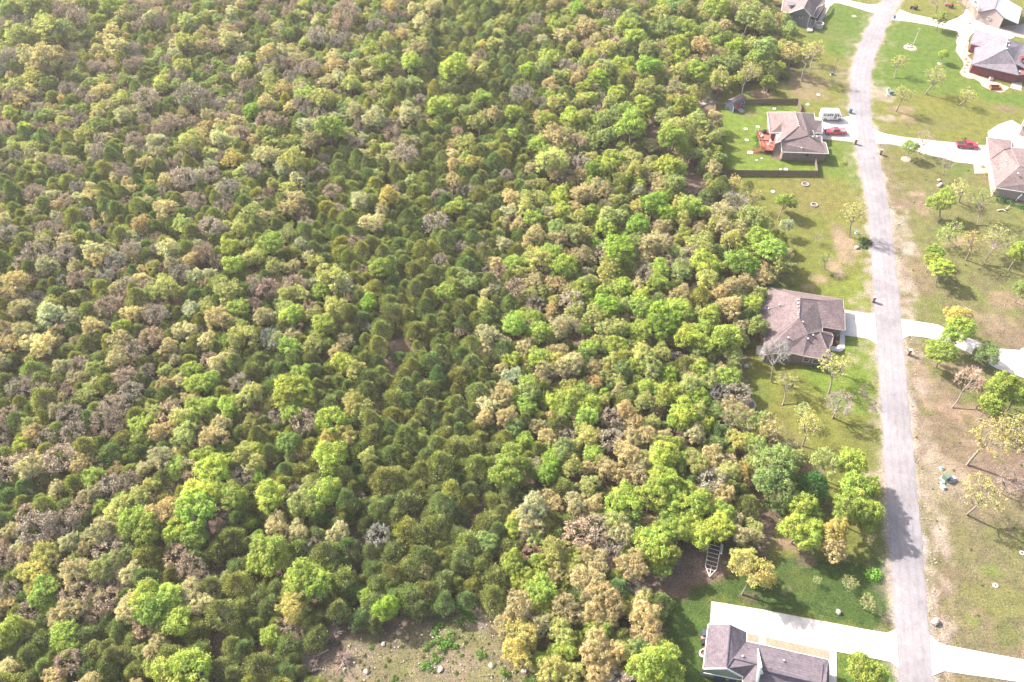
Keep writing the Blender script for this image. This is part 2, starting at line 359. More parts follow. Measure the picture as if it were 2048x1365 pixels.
area_paint(pp(Z1, [(770, 890), (980, 900), (1010, 1060), (1020, 1200), (900, 1130), (760, 1110)]), (0.15, 0.20, 0.045), 0.0, 2, 4)
area_paint(pp(Z2, [(720, 590), (800, 540), (1060, 480), (1095, 715), (900, 690), (905, 630)]), (0.20, 0.235, 0.05), 0.1, 2, 4)
area_paint(pp(Z2, [(920, 860), (1060, 885), (1115, 930), (1125, 1359), (900, 1359), (640, 1100), (820, 960)]), (0.165, 0.225, 0.042), 0.1, 2, 4)
area_paint(pp(Z3, [(20, 860), (420, 760), (900, 740), (945, 1100), (800, 1110), (60, 970), (30, 1365), (-150, 1365), (-170, 950)]), (0.062, 0.105, 0.028), 0.25, 2, 5)  # dark green grass, with tree shade put into its colour as well
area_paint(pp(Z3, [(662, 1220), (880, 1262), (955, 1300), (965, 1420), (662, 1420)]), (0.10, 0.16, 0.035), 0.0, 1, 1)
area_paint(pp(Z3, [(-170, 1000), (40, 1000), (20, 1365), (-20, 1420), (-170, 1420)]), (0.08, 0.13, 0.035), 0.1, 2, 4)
for a in [(Z1, 640, 530, 160, 110, DIRT, .55, .6), (Z1, 400, 600, 90, 40, (0.46, 0.29, 0.19), .85, .3), (Z1, 600, 660, 120, 30, GRASSY, .6, .1), (Z1, 760, 420, 90, 40, DRY, .5, .3), (Z1, 900, 480, 60, 110, DRY, .5, .8),
          (Z1, 40, 620, 70, 40, PALE, .7, .8), (Z1, 20, 560, 40, 60, DIRT, .6, .5), (Z1, 700, 250, 140, 60, GRASSY, .6, .1), (Z1, 860, 210, 90, 70, (0.16, 0.19, 0.06), .6, .1), (Z1, 900, 30, 200, 40, GRASSG, .6, .1),
          (Z1, 90, 760, 40, 60, BROWN, .5, .4), (Z1, 30, 740, 60, 40, DIRT, .6, .5), (Z1, 300, 720, 90, 30, BROWN, .35, .3), (Z1, 330, 960, 120, 40, GRASSY, .7, 0), (Z1, 200, 880, 60, 50, GRASSY, .4, 0),
          (Z1, 1160, 600, 70, 50, PALE, .6, 1), (Z1, 1290, 690, 90, 30, DIRT, .6, .8), (Z1, 1180, 750, 70, 25, PALE, .6, .9), (Z1, 1310, 750, 50, 25, (0.5, 0.34, 0.23), .8, .4), (Z1, 1480, 650, 110, 40, (0.235, 0.22, 0.05), .8, .1),
          (Z1, 1500, 790, 260, 50, (0.20, 0.19, 0.07), .6, .4), (Z1, 1950, 690, 160, 40, BROWN, .55, .4), (Z1, 1300, 790, 150, 30, (0.22, 0.2, 0.08), .5, .5), (Z1, 1380, 1230, 60, 25, (0.5, 0.36, 0.25), .85, .4),
          (Z1, 1410, 1310, 60, 60, DIRT, .6, .7), (Z1, 1230, 1000, 100, 60, (0.20, 0.185, 0.06), .6, .3), (Z1, 1450, 1120, 200, 60, (0.18, 0.175, 0.055), .7, .2), (Z1, 1620, 1070, 120, 60, (0.13, 0.18, 0.04), .7, .2),
          (Z1, 1180, 1150, 50, 100, (0.24, 0.2, 0.1), .6, .8), (Z1, 650, 1170, 260, 70, (0.235, 0.205, 0.07), .6, .2), (Z1, 820, 1270, 220, 60, (0.24, 0.21, 0.07), .6, .2), (Z1, 300, 1110, 160, 20, GRASSG, .5, 0),
          (Z2, 640, 60, 260, 60, (0.23, 0.20, 0.07), .6, .2), (Z2, 880, 230, 60, 90, DIRT, .6, .5), (Z2, 920, 310, 70, 90, (0.46, 0.34, 0.24), .65, .9), (Z2, 840, 430, 60, 60, (0.5, 0.36, 0.25), .7, .6), (Z2, 760, 500, 60, 35, (0.5, 0.36, 0.25), .75, .5),
          (Z2, 690, 550, 60, 25, (0.46, 0.34, 0.22), .7, .5), (Z2, 600, 300, 90, 80, (0.23, 0.25, 0.055), .6, .1), (Z2, 350, 560, 60, 60, BROWN, .5, .4), (Z2, 500, 520, 120, 50, (0.14, 0.145, 0.05), .5, .3),
          (Z2, 1330, 310, 50, 50, PALE, .9, .6), (Z2, 1260, 160, 60, 60, PALE, .6, 1), (Z2, 1300, 480, 60, 120, PALE, .45, 1), (Z2, 1390, 450, 80, 120, DIRT, .45, 1), (Z2, 1340, 620, 70, 120, (0.16, 0.19, 0.05), .6, .6),
          (Z2, 1660, 260, 60, 30, (0.5, 0.34, 0.24), .7, .4), (Z2, 1950, 630, 140, 80, (0.40, 0.28, 0.2), .7, .7), (Z2, 1880, 780, 150, 80, (0.36, 0.27, 0.18), .6, .8), (Z2, 1480, 660, 120, 80, (0.16, 0.185, 0.05), .6, .5),
          (Z2, 1800, 500, 160, 80, (0.21, 0.175, 0.1), .6, .6), (Z2, 1420, 1150, 110, 160, (0.38, 0.29, 0.21), .6, .9), (Z2, 1700, 1340, 120, 50, (0.42, 0.29, 0.2), .7, .6), (Z2, 1560, 1200, 120, 90, BROWN, .6, .7), (Z2, 1350, 920, 70, 50, BROWN, .4, .8),
          (Z2, 320, 1210, 120, 120, (0.13, 0.19, 0.04), .6, 0), (Z2, 440, 1150, 120, 60, (0.2, 0.235, 0.05), .5, 0), (Z2, 600, 1240, 160, 80, (0.185, 0.20, 0.05), .6, .1), (Z2, 305, 1295, 40, 30, (0.42, 0.32, 0.24), .9, .3),
          (Z2, 250, 1240, 80, 30, BROWN, .5, .4), (Z2, 1000, 1000, 80, 80, (0.2, 0.225, 0.05), .6, .1),
          (Z3, 330, 80, 160, 60, (0.21, 0.20, 0.06), .6, .1), (Z3, 430, 200, 150, 80, (0.235, 0.20, 0.09), .6, .3), (Z3, 540, 340, 70, 40, DIRT, .8, .4), (Z3, 270, 400, 30, 120, DIRT, .6, .4), (Z3, 330, 560, 50, 90, (0.27, 0.18, 0.13), .7, .4),
          (Z3, 430, 700, 80, 50, (0.36, 0.245, 0.175), .8, .4), (Z3, 520, 770, 60, 40, BROWN, .7, .4), (Z3, 620, 520, 60, 60, BROWN, .6, .4), (Z3, 40, 820, 120, 70, REDDISH, .95, .1), (Z3, -80, 870, 100, 70, REDDISH, .9, .1), (Z3, -110, 930, 70, 40, (0.3, 0.19, 0.14), .7, .2),
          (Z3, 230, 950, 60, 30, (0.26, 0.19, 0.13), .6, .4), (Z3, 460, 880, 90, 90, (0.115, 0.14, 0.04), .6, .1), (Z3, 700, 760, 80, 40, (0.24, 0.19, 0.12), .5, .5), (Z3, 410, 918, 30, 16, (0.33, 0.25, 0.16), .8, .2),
          (Z3, 1250, 80, 30, 40, (0.5, 0.36, 0.25), .8, .3), (Z3, 1350, 60, 80, 50, (0.38, 0.28, 0.2), .7, .5), (Z3, 1190, 380, 110, 120, (0.46, 0.37, 0.27), .65, 1), (Z3, 1110, 260, 60, 200, (0.40, 0.33, 0.25), .5, 1), (Z3, 1130, 600, 50, 200, (0.36, 0.30, 0.21), .5, 1),
          (Z3, 1480, 300, 120, 160, (0.30, 0.21, 0.165), .7, .5), (Z3, 1300, 560, 110, 110, (0.25, 0.2, 0.13), .6, .6), (Z3, 1390, 960, 220, 110, (0.20, 0.21, 0.065), .7, .4), (Z3, 1420, 830, 70, 50, (0.16, 0.23, 0.045), .6, .2), (Z3, 1320, 1060, 60, 40, (0.19, 0.24, 0.05), .6, .2),
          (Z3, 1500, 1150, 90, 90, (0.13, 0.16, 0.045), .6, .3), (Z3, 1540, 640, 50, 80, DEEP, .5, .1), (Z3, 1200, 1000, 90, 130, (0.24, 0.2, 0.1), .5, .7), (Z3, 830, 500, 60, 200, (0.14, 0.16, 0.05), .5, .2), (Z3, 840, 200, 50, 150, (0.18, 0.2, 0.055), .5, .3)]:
    f, x, y, rx, ry, c, k, g_ = a; blob(f, x, y, rx, ry, c, k, g_)
# rocky clearing in the lower woods, and the bare gaps and trails among the cedars
CLEAR = pp(P_, [(640, 1420), (640, 1330), (690, 1290), (740, 1255), (800, 1250), (860, 1240), (900, 1205), (960, 1215), (1005, 1240), (1010, 1310), (1060, 1370), (1060, 1420)])
area_paint(CLEAR, (0.235, 0.205, 0.115), 0.9, 7, 12)
for x, y, rx, ry, c, k in [(960, 1240, 30, 30, PALE, .5), (800, 1330, 60, 30, (0.2, 0.2, 0.08), .6), (720, 1330, 40, 40, (0.34, 0.26, 0.2), .6), (900, 1330, 60, 40, (0.33, 0.26, 0.18), .6), (920, 1270, 50, 30, (0.17, 0.19, 0.06), .6),
                           (1000, 1360, 60, 30, (0.25, 0.24, 0.1), .6), (1230, 1355, 60, 14, PALE, .9), (1270, 1330, 50, 20, DIRT, .7)]:
    blob(P_, x, y, rx, ry, c, k, 0.8)
GAPS = [(868, 150, 10, 22), (882, 215, 9, 12), (1010, 180, 16, 10), (775, 705, 14, 34), (760, 790, 12, 30), (800, 672, 24, 18), (785, 735, 16, 14), (712, 1098, 12, 46), (712, 1050, 12, 24), (950, 1065, 10, 50), (962, 1010, 9, 26), (820, 1050, 10, 30), (838, 1035, 10, 24),
        (425, 1290, 24, 18), (440, 1270, 14, 10), (362, 1172, 16, 14), (440, 1135, 20, 20), (470, 1120, 12, 18), (1240, 265, 14, 22), (1222, 300, 10, 16), (1310, 262, 16, 22), (1330, 310, 22, 16), (1385, 350, 24, 34), (1390, 380, 16, 16), (1430, 405, 14, 10), (1270, 560, 14, 10), (1320, 590, 22, 14),
        (1378, 650, 10, 16), (15, 880, 14, 20), (12, 860, 12, 14), (700, 1240, 24, 26), (670, 1260, 20, 20), (1285, 1150, 26, 14), (1325, 1160, 30, 20), (1380, 1130, 60, 18), (1480, 990, 8, 30), (1428, 1128, 24, 34), (1400, 1158, 40, 14), (1525, 1040, 16, 50), (1180, 1165, 10, 8), (1000, 570, 8, 8), (845, 1215, 10, 30), (730, 1230, 10, 20),
        (640, 1320, 40, 26), (662, 1262, 26, 26), (330, 1290, 14, 10), (110, 1350, 16, 12), (280, 930, 12, 10), (860, 960, 10, 12), (1160, 680, 10, 8), (1450, 350, 8, 8), (1410, 215, 24, 24), (1390, 180, 14, 18)]
for x, y, rx, ry in GAPS: blob(P_, x, y, rx*1.3, ry*1.3, (0.30, 0.215, 0.165) if y < 1180 or x < 1100 else REDDISH, 0.75, 0.4)

# pale gravel along the road edges, then the driveways
EDGE = [(1500, 1803, 1883), (1365, 1797, 1868), (1300, 1793, 1861), (1100, 1781, 1845), (950, 1771, 1831), (830, 1763, 1819), (730, 1757, 1811), (640, 1750, 1803), (560, 1746, 1795), (500, 1742, 1788), (450, 1738, 1782), (400, 1733, 1776), (360, 1725, 1768), (316, 1716, 1757),
        (285, 1711, 1750), (253, 1706, 1745), (222, 1702, 1742), (190, 1700, 1740), (158, 1701, 1741), (127, 1706, 1746), (95, 1717, 1757), (63, 1732, 1769), (32, 1748, 1784), (0, 1766, 1802), (-40, 1789, 1822), (-110, 1830, 1860), (-220, 1890, 1916)]
ROADP = [G(l, y)[:2] for y, l, r in EDGE] + [G(r, y)[:2] for y, l, r in reversed(EDGE)]
dr = sdist(ROADP, gx, gy)
fr = fbm(gx, gy, 3.5, 71, 3)
over(np.clip((dr+0.9+(fr-0.5)*3.2)/1.0, 0, 1)*0.85, (0.56, 0.48, 0.42), 0.8)
rightside = gx > np.interp(gy, [p[1] for p in ROADP[len(EDGE):]][::1], [p[0] for p in ROADP[len(EDGE):]][::1])
over(np.clip((dr+4.0+(fr-0.5)*8)/1.6, 0, 1)*np.clip((speck-.36)*3.2, 0, 1)*np.clip((fbm(gx, gy, 11, 91)-.30)*4, .15, 1)*0.9*np.where(gy < 160, 1.0, 0.35)*np.where(rightside, 1, 0.35), (0.52, 0.42, 0.34), 1.0)
lawn = np.clip((colr[:, 1]-colr[:, 0])*12+.4, 0, 1)[:, None]; colr = colr*(0.49+0.07*lawn)*(1+lawn*np.array([0, .05, -.12]))*np.array([1.0, 0.98, 1.05])
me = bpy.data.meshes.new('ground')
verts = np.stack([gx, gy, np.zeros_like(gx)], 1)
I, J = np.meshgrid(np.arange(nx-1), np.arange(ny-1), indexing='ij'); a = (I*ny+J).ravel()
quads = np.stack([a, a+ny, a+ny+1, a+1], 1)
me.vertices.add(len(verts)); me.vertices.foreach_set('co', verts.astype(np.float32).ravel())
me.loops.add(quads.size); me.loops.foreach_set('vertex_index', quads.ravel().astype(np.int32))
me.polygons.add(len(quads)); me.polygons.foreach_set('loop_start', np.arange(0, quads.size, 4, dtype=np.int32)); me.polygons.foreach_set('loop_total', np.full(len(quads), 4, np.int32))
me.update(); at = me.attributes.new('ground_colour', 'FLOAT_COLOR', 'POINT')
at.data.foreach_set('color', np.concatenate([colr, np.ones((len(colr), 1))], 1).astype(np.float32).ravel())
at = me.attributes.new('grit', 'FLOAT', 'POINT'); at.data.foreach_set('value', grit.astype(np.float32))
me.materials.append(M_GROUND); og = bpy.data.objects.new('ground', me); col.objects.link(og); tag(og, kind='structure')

# road: strip with a cambered centre
rv = []; rf = []; ac = []
RW = [G(l, y)+G(r, y) for y, l, r in EDGE]
pts = []
for k in range(len(RW)-1):
    for u in np.linspace(0, 1, 9)[:-1]: pts.append([RW[k][i]*(1-u)+RW[k+1][i]*u for i in range(6)])
pts.append(list(RW[-1]))
pa = np.array(pts)
for c_ in (0, 1, 3, 4):                                # soften the corners of the traced edges
    k_ = np.ones(7)/7; pa[3:-3, c_] = np.convolve(pa[:, c_], k_, 'valid')
r2 = random.Random(3)
for p in pa:
    w = [r2.uniform(-.10, .10), r2.uniform(-.10, .10)]
    for j in range(7):
        u = j/6; uu = u + (w[0]/6 if j == 0 else (w[1]/6 if j == 6 else 0))
        rv.append((p[0]*(1-uu)+p[3]*uu, p[1]*(1-uu)+p[4]*uu, 0.03+0.07*math.sin(math.pi*u))); ac.append(u)
for k in range(len(pa)-1):
    for j in range(6): rf.append((k*7+j, k*7+j+1, (k+1)*7+j+1, (k+1)*7+j))
rm = bpy.data.meshes.new('road'); rm.from_pydata(rv, [], rf); rm.attributes.new('across', 'FLOAT', 'POINT').data.foreach_set('value', ac)
lens = np.concatenate([[0], np.cumsum(np.linalg.norm(np.diff(pa[:, :2], axis=0), axis=1))]); rm.attributes.new('along', 'FLOAT', 'POINT').data.foreach_set('value', np.repeat(lens, 7).astype(np.float32)); rm.materials.append(M_ROAD); ro = bpy.data.objects.new('road', rm); col.objects.link(ro); tag(ro, kind='structure')

SLABS = []
def slab(name, f, pts, mat=None, z=0.10, rnd=True):
    poly = [f(x, y)[:2] for x, y in pts]
    SLABS.append(poly); m = MB().prism(poly, -0.05, z)
    return tag(m.build(name, mat or M_CONC), kind='structure')
slab('driveway', Z1, [(800, -60), (905, -5), (985, 15), (1060, 30), (1158, 30), (1118, 92), (1060, 75), (980, 50), (880, 24), (845, 22), (826, 40), (790, 45)])
slab('path', Z8, [(1045, 100), (1128, 110), (950, 420), (885, 405)], concrete('pinkish_concrete', (0.33, 0.27, 0.25)), 0.13)
slab('driveway', Z1, [(1262, 62), (1330, 90), (1480, 122), (1560, 142), (1640, 108), (1692, 48), (1700, -30), (1765, -30), (1748, 130), (1800, 160), (1930, 200), (1990, 235), (1960, 250), (1725, 210), (1700, 240), (1690, 330), (1715, 345), (1690, 350), (1650, 350), (1620, 330), (1630, 300), (1618, 260), (1640, 230), (1620, 200), (1540, 182), (1470, 165), (1330, 140), (1212, 128)])
slab('gravel_yard', Z7, [(440, 290), (500, 285), (560, 300), (840, 370), (1200, 330), (1200, 540), (1060, 510), (930, 470), (860, 430), (700, 392), (500, 360)], flat('pinkish_gravel', (0.26, 0.215, 0.20), 0.95, 0.1, 0.3, 1.5, bump=.5), 0.06)
slab('gravel_yard', Z7, [(385, -60), (560, -60), (525, 180), (500, 265), (345, 225), (372, 95)], flat('tan_concrete', (0.36, 0.30, 0.25), 0.9, 0.2, 0.2), 0.07)
slab('garden_bed', Z7, [(232, 440), (300, 430), (330, 440), (320, 500), (300, 600), (330, 700), (400, 800), (440, 830), (390, 990), (500, 1030), (700, 1100), (950, 1200), (870, 1262), (820, 1270), (680, 1230), (575, 1180), (545, 1125), (470, 1080), (390, 1077), (300, 1040), (268, 990), (325, 900), (318, 850), (265, 775), (212, 700), (232, 620), (255, 550), (216, 500), (246, 468)],
     flat('pink_garden_gravel', (0.34, 0.245, 0.20), 0.95, 0.1, 0.35, 2.0, bump=.6), 0.08)
slab('patio', Z7, [(1035, 1030), (1130, 1045), (1110, 1250), (950, 1205)], concrete('shade_painted_concrete', (0.3, 0.26, 0.25)), 0.12)  # shade is put into this patio's darker concrete colour
slab('driveway', Z4, [(760, 420), (985, 422), (1380, 430), (1450, 415), (1580, 395), (1630, 500), (1640, 700), (1625, 805), (1560, 795), (1300, 765), (1000, 745), (800, 600)])
slab('driveway', Z1, [(1092, 818), (1160, 845), (1260, 866), (1450, 888), (1620, 907), (1830, 925), (1960, 960), (1900, 1110), (1835, 1100), (1735, 1100), (1730, 1040), (1620, 1028), (1420, 975), (1320, 942), (1220, 915), (1116, 912)])
slab('driveway', Z1, [(1818, 835), (1885, 790), (1970, 762), (2048, 810), (2200, 850), (2200, 950), (1980, 925), (1822, 872)])
slab('driveway', Z2, [(850, 690), (915, 697), (1030, 716), (1104, 718), (1120, 915), (1062, 880), (915, 857), (850, 850)])
slab('path', Z2, [(875, 815), (916, 830), (915, 938), (900, 956), (880, 961), (800, 950), (800, 925), (862, 931), (882, 915), (884, 830)], None, 0.12)
slab('driveway', Z2, [(1272, 755), (1340, 765), (1500, 790), (1560, 818), (1640, 850), (1740, 890), (1850, 940), (2200, 965), (2200, 1150), (2048, 1128), (1880, 1070), (1760, 1000), (1600, 920), (1500, 890), (1430, 872), (1325, 860), (1284, 880)])
slab('driveway', Z3, [(55, 975), (300, 1015), (560, 1065), (800, 1110), (900, 1127), (946, 1112), (962, 1300), (920, 1268), (860, 1255), (660, 1218), (600, 1235), (200, 1190), (45, 1110)])
slab('path', Z3, [(624, 1210), (659, 1216), (659, 1450), (618, 1450)], None, 0.13)
slab('garden_bed', Z3, [(224, 1130), (282, 1141), (280, 1200), (215, 1190)], M_GRAVEL, 0.14)
slab('garden_bed', Z3, [(318, 1150), (621, 1214), (621, 1262), (318, 1200)], M_GRAVEL, 0.14)
slab('driveway', Z3, [(1112, 1140), (1145, 1170), (1190, 1187), (1330, 1214), (1560, 1256), (1750, 1290), (1750, 1400), (1566, 1368), (1300, 1330), (1180, 1312), (1122, 1335)])
# ---------------------------------------------------------------- houses
def add_roof(root, f, V, facets, mat, cap_mat, trim=M_WHITE, thick=0.16, name='roof', caps=True):
    P = {k: Vector(f(*v)) for k, v in V.items()}
    keys = list(V); idx = {k: i for i, k in enumerate(keys)}
    vs = [P[k] for k in keys]; n = len(vs); fs = []; edges = {}
    for fc in facets:
        ids = [idx[k] for k in fc]
        nrm = Vector((0, 0, 0))
        for i in range(len(ids)):
            a, b = vs[ids[i]], vs[ids[(i+1) % len(ids)]]; nrm += a.cross(b)
        if nrm.z < 0: ids = ids[::-1]
        fs.append(tuple(ids))
        for i in range(len(ids)):
            e = (ids[i], ids[(i+1) % len(ids)]); edges.setdefault(frozenset(e), []).append((e, nrm if nrm.z > 0 else -nrm))
    m = MB(); m.v = [tuple(v) for v in vs] + [(v.x, v.y, v.z-thick) for v in vs]
    m.f = list(fs) + [tuple(i+n for i in reversed(q)) for q in fs]
    fa = MB(); cp_ = MB()
    for k, es in edges.items():
        (a, b), nr = es[0]
        if len(es) == 1:
            m.f.append((b, a, a+n, b+n))
            d = (vs[b]-vs[a])
            if d.length > 0.3:
                o = Vector((d.y, -d.x, 0))
                if o.length > 0.05:
                    o = o.normalized()*0.035; dz = Vector((0, 0, 1))
                    A, B = vs[a]+o, vs[b]+o; A2, B2 = vs[a]+o*3.6, vs[b]+o*3.6
                    fa.add([A-dz*.2, B-dz*.2, B+dz*.02, A+dz*.02, A2-dz*.2, B2-dz*.2, B2+dz*.02, A2+dz*.02], [(0,1,2,3),(5,4,7,6),(3,2,6,7),(1,0,4,5),(0,3,7,4),(2,1,5,6)])
        elif caps:
            n1, n2 = es[0][1].normalized(), es[1][1].normalized(); mid = (vs[a]+vs[b])/2
            if (n1-n2).length > 0.2:
                side_ = Vector(); 
                for q in fs:
                    if a in q and b in q:
                        c = sum((vs[i] for i in q), Vector())/len(q); side_ += (c-mid)
                if side_.z < 0: cp_.tube(vs[a]-Vector((0, 0, .04)), vs[b]-Vector((0, 0, .04)), 0.13, n=6)
    r = m.build(name, mat, root)
    if cp_.v: cp_.build('ridge_cap', cap_mat, r)
    if trim and fa.v: fa.build('fascia', trim, r)
    return P
def add_walls(root, f, pts, mat, eave=2.9, d=0.45, z0=0.0, name='wall'):
    """walls stand under the eaves, D metres in from the eave line"""
    poly = inset([f(x, y, eave)[:2] for x, y in pts], d)
    MB().prism(poly, z0, eave-0.2).build(name, mat, root); return poly
def window(root, a, b, u, z0, z1, w, trim=M_WHITE, name='window', pane=M_GLASS, out=1):
    """in the wall from a to b (x, y), centred at the fraction u"""
    a, b = Vector(a), Vector(b); d = (b-a); L = d.length; d.normalize(); nrm = Vector((d.y, -d.x))*out
    c = a+d*L*u; rz = math.atan2(d.y, d.x); zc = (z0+z1)/2; h = z1-z0
    q = c+nrm*0.05; fr = MB(); t = 0.09
    for dz in (-(h-t)/2, (h-t)/2): fr.box((q.x, q.y, zc+dz), (w, 0.1, t), rz)
    for dx in (-(w-t)/2, (w-t)/2): fr.box((q.x+d.x*dx, q.y+d.y*dx, zc), (t, 0.1, h-2*t), rz)
    fr.box((q.x, q.y, zc), (w-2*t, 0.06, 0.05), rz)
    o = fr.build(name, trim, root)
    MB().box((c.x+nrm.x*.03, c.y+nrm.y*.03, zc), (w-2*t-.005, 0.03, h-2*t-.005), rz).build('pane', pane, o); return o
def vents(root, pts, mat=M_STEEL, r=0.16):
    for p in pts:
        MB().lathe([(r, -0.1), (r, 0.12), (r*1.4, 0.13), (r*1.2, 0.24), (0.02, 0.28)], 10).build('roof_vent', mat, root, True, p)
def house(name, label, f, base, cat='house'):
    return empty(name, (0, 0, 0), 0, label, cat)
def lerp(a, b, t): return tuple(a[i]*(1-t)+b[i]*t for i in range(3))
SH_BROWN = shingle('brown_shingles', (0.138, 0.105, 0.108)); SH_CAP = shingle('light_brown_ridge', (0.17, 0.13, 0.13))
SH_BROWN2 = shingle('pinkish_brown_shingles', (0.155, 0.118, 0.118))
SH_GREY = shingle('violet_grey_shingles', (0.112, 0.094, 0.110)); SH_GREYCAP = shingle('dark_grey_ridge', (0.09, 0.08, 0.105))
SH_LGREY = shingle('light_grey_shingles', (0.155, 0.138, 0.160)); SH_LGCAP = shingle('light_grey_ridge', (0.25, 0.23, 0.25))
BR_BROWN = brick('brown_brick', (0.20, 0.125, 0.11), (0.135, 0.085, 0.08), (0.26, 0.22, 0.2))
BR_RED = brick('dark_red_brick', (0.17, 0.035, 0.045), (0.12, 0.022, 0.035), (0.17, 0.08, 0.08))
SIDE_BLUE = flat('slate_blue_siding', (0.125, 0.125, 0.150), 0.8, 0.2, 0.08); SIDE_TAN = flat('taupe_siding', (0.27, 0.225, 0.215), 0.8, 0.2, 0.07)
SIDE_GREEN = flat('sage_green_siding', (0.20, 0.235, 0.19), 0.8, 0.2, 0.07)
def siding(root, a, b, z0, z1, mat, nrm, step=0.2):
    pass
E = 2.9
# --- brown roofed house beside the middle of the road
h3 = house('house', 'large brown shingled house with entry courtyard and slatted pergola beside the road', Z5, None)
V = dict(a=(397, 105, E), b=(1405, 270, E), c=(1412, 400, E), c2=(1424, 402, E), d=(1430, 690, E), e=(1122, 640, 3.3), e2=(1118, 706, 3.5), g=(1268, 772, E), g0=(1250, 730, E), g2=(1247, 890, E), h=(1212, 905, E), i=(1230, 1045, E),
         j=(1116, 1028, E), k=(1116, 1082, E), l=(860, 1035, E), m=(660, 985, E), n=(318, 1020, E), s=(345, 765, E), t=(232, 512, E), u=(248, 340, E), v=(338, 352, E), w=(343, 266, E), x=(382, 272, E),
         R1=(820, 250, 6.0), R2=(808, 525, 6.0), G0=(1050, 276, 4.9), G1=(1172, 292, 4.3), SW=(390, 850, E+.5), W1=(925, 738, 4.9), W2=(1090, 706, 4.6), M1=(590, 350, 4.7), M2=(395, 400, 3.8), M3=(420, 520, 3.6))
add_roof(h3, Z5, V, [('a', 'b', 'G1', 'G0', 'R1'), ('R1', 'G0', 'e', 'e2', 'W1', 'R2'), ('G0', 'G1', 'c2', 'd', 'e'), ('G1', 'b', 'c', 'c2'), ('a', 'R1', 'M1', 'v', 'w', 'x'), ('R1', 'R2', 'SW', 's', 'M3', 'M1'), ('M1', 'M2', 'u', 'v'), ('M1', 'M3', 't', 'u', 'M2'), ('M3', 's', 't'),
          ('R2', 'W1', 'm', 'n', 'SW'), ('s', 'SW', 'n'), ('W1', 'W2', 'i', 'j', 'k', 'l', 'm'), ('W1', 'e2', 'g0', 'g', 'W2'), ('W2', 'g', 'g2', 'h', 'i')], SH_BROWN, SH_CAP, flat('brown_fascia', (0.3, 0.24, 0.22), .7))
w3 = add_walls(h3, Z5, [(397, 105), (1405, 270), (1412, 400), (1428, 690), (1122, 640), (1118, 706), (1268, 772), (1247, 890), (1230, 1045), (1116, 1028), (1116, 1082), (860, 1035), (318, 1020), (345, 765), (232, 512), (248, 340), (338, 352), (343, 266), (382, 272)], BR_BROWN)
for k in range(9): pass
vents(h3, [Z5(790, y, h) for y, h in ((280, 5.85), (330, 5.9), (378, 5.9), (460, 5.9), (485, 5.9))] + [Z5(540, 350, 4.6), Z5(390, 400, 3.8), Z5(660, 795, 4.6), Z5(930, 810, 4.5), Z5(1000, 760, 4.6), Z5(860, 580, 5.7)], flat('pale_vent', (.45, .4, .38), .6))
a_, b_ = Z5(350, 1060)[:2], Z5(1080, 1125)[:2]
sw = inset([Z5(x, y, E)[:2] for x, y in [(318, 1020), (860, 1035), (1116, 1082), (1230, 1045), (1000, 700)]], .45)
gA = Vector(Z5(860, 1035, E)[:2]); gB = Vector(Z5(1116, 1082, E)[:2])
for u in (0.3, 0.8): window(h3, tuple(gA+Vector((0, .42))), tuple(gB+Vector((0, .42))), u, 0.9, 2.2, 1.3)
pg = empty('pergola', Z5(285, 870), 0, 'small slatted brown pergola on a white slab behind the brown shingled house', 'pergola')
bx0, by0, _ = Z5(250, 870, 2.5); bx1, by1, _ = Z5(340, 870, 2.5); cy = pg.location.y; cx = pg.location.x; ly = abs(Z5(285, 760, 2.5)[1]-Z5(285, 950, 2.5)[1])
M_WOODR = flat('reddish_brown_wood', (0.15, 0.075, 0.06), .8)
for sx in (-.65, .65):
    MB().box((sx, 0, 2.45), (0.1, ly, 0.16)).build('beam', M_WOODR, pg)
    for sy in (-ly/2+.1, ly/2-.1): MB().box((sx, sy, 1.18), (0.12, 0.12, 2.36)).build('post', M_WOODR, pg)
for k in range(9): MB().box((0, -ly/2+.1+k*(ly-.2)/8, 2.58), (1.7, 0.09, 0.09)).build('slat', M_WOODR, pg)
slab('patio', Z5, [(225, 900), (330, 900), (325, 1030), (222, 1015)], None, 0.09)
# entry courtyard
slab('garden_bed', Z5, [(1240, 770), (1352, 765), (1350, 925), (1225, 905)], flat('dark_mulch', (0.075, 0.04, 0.035), .95, .1, .4), 0.09)
pc = empty('porch_railing', (0, 0, 0), 0, 'pair of white posts holding the porch rail of the brown shingled house', 'railing')
for x, y in ((1345, 700), (1330, 770)):
    p = Z5(x, y); MB().box((p[0], p[1], 1.3), (0.14, 0.14, 2.4)).build('post', M_WHITE, pc)
MB().tube(Z5(1345, 700, 1.0), Z5(1330, 770, 1.0), 0.04).build('rail', M_WHITE, pc)

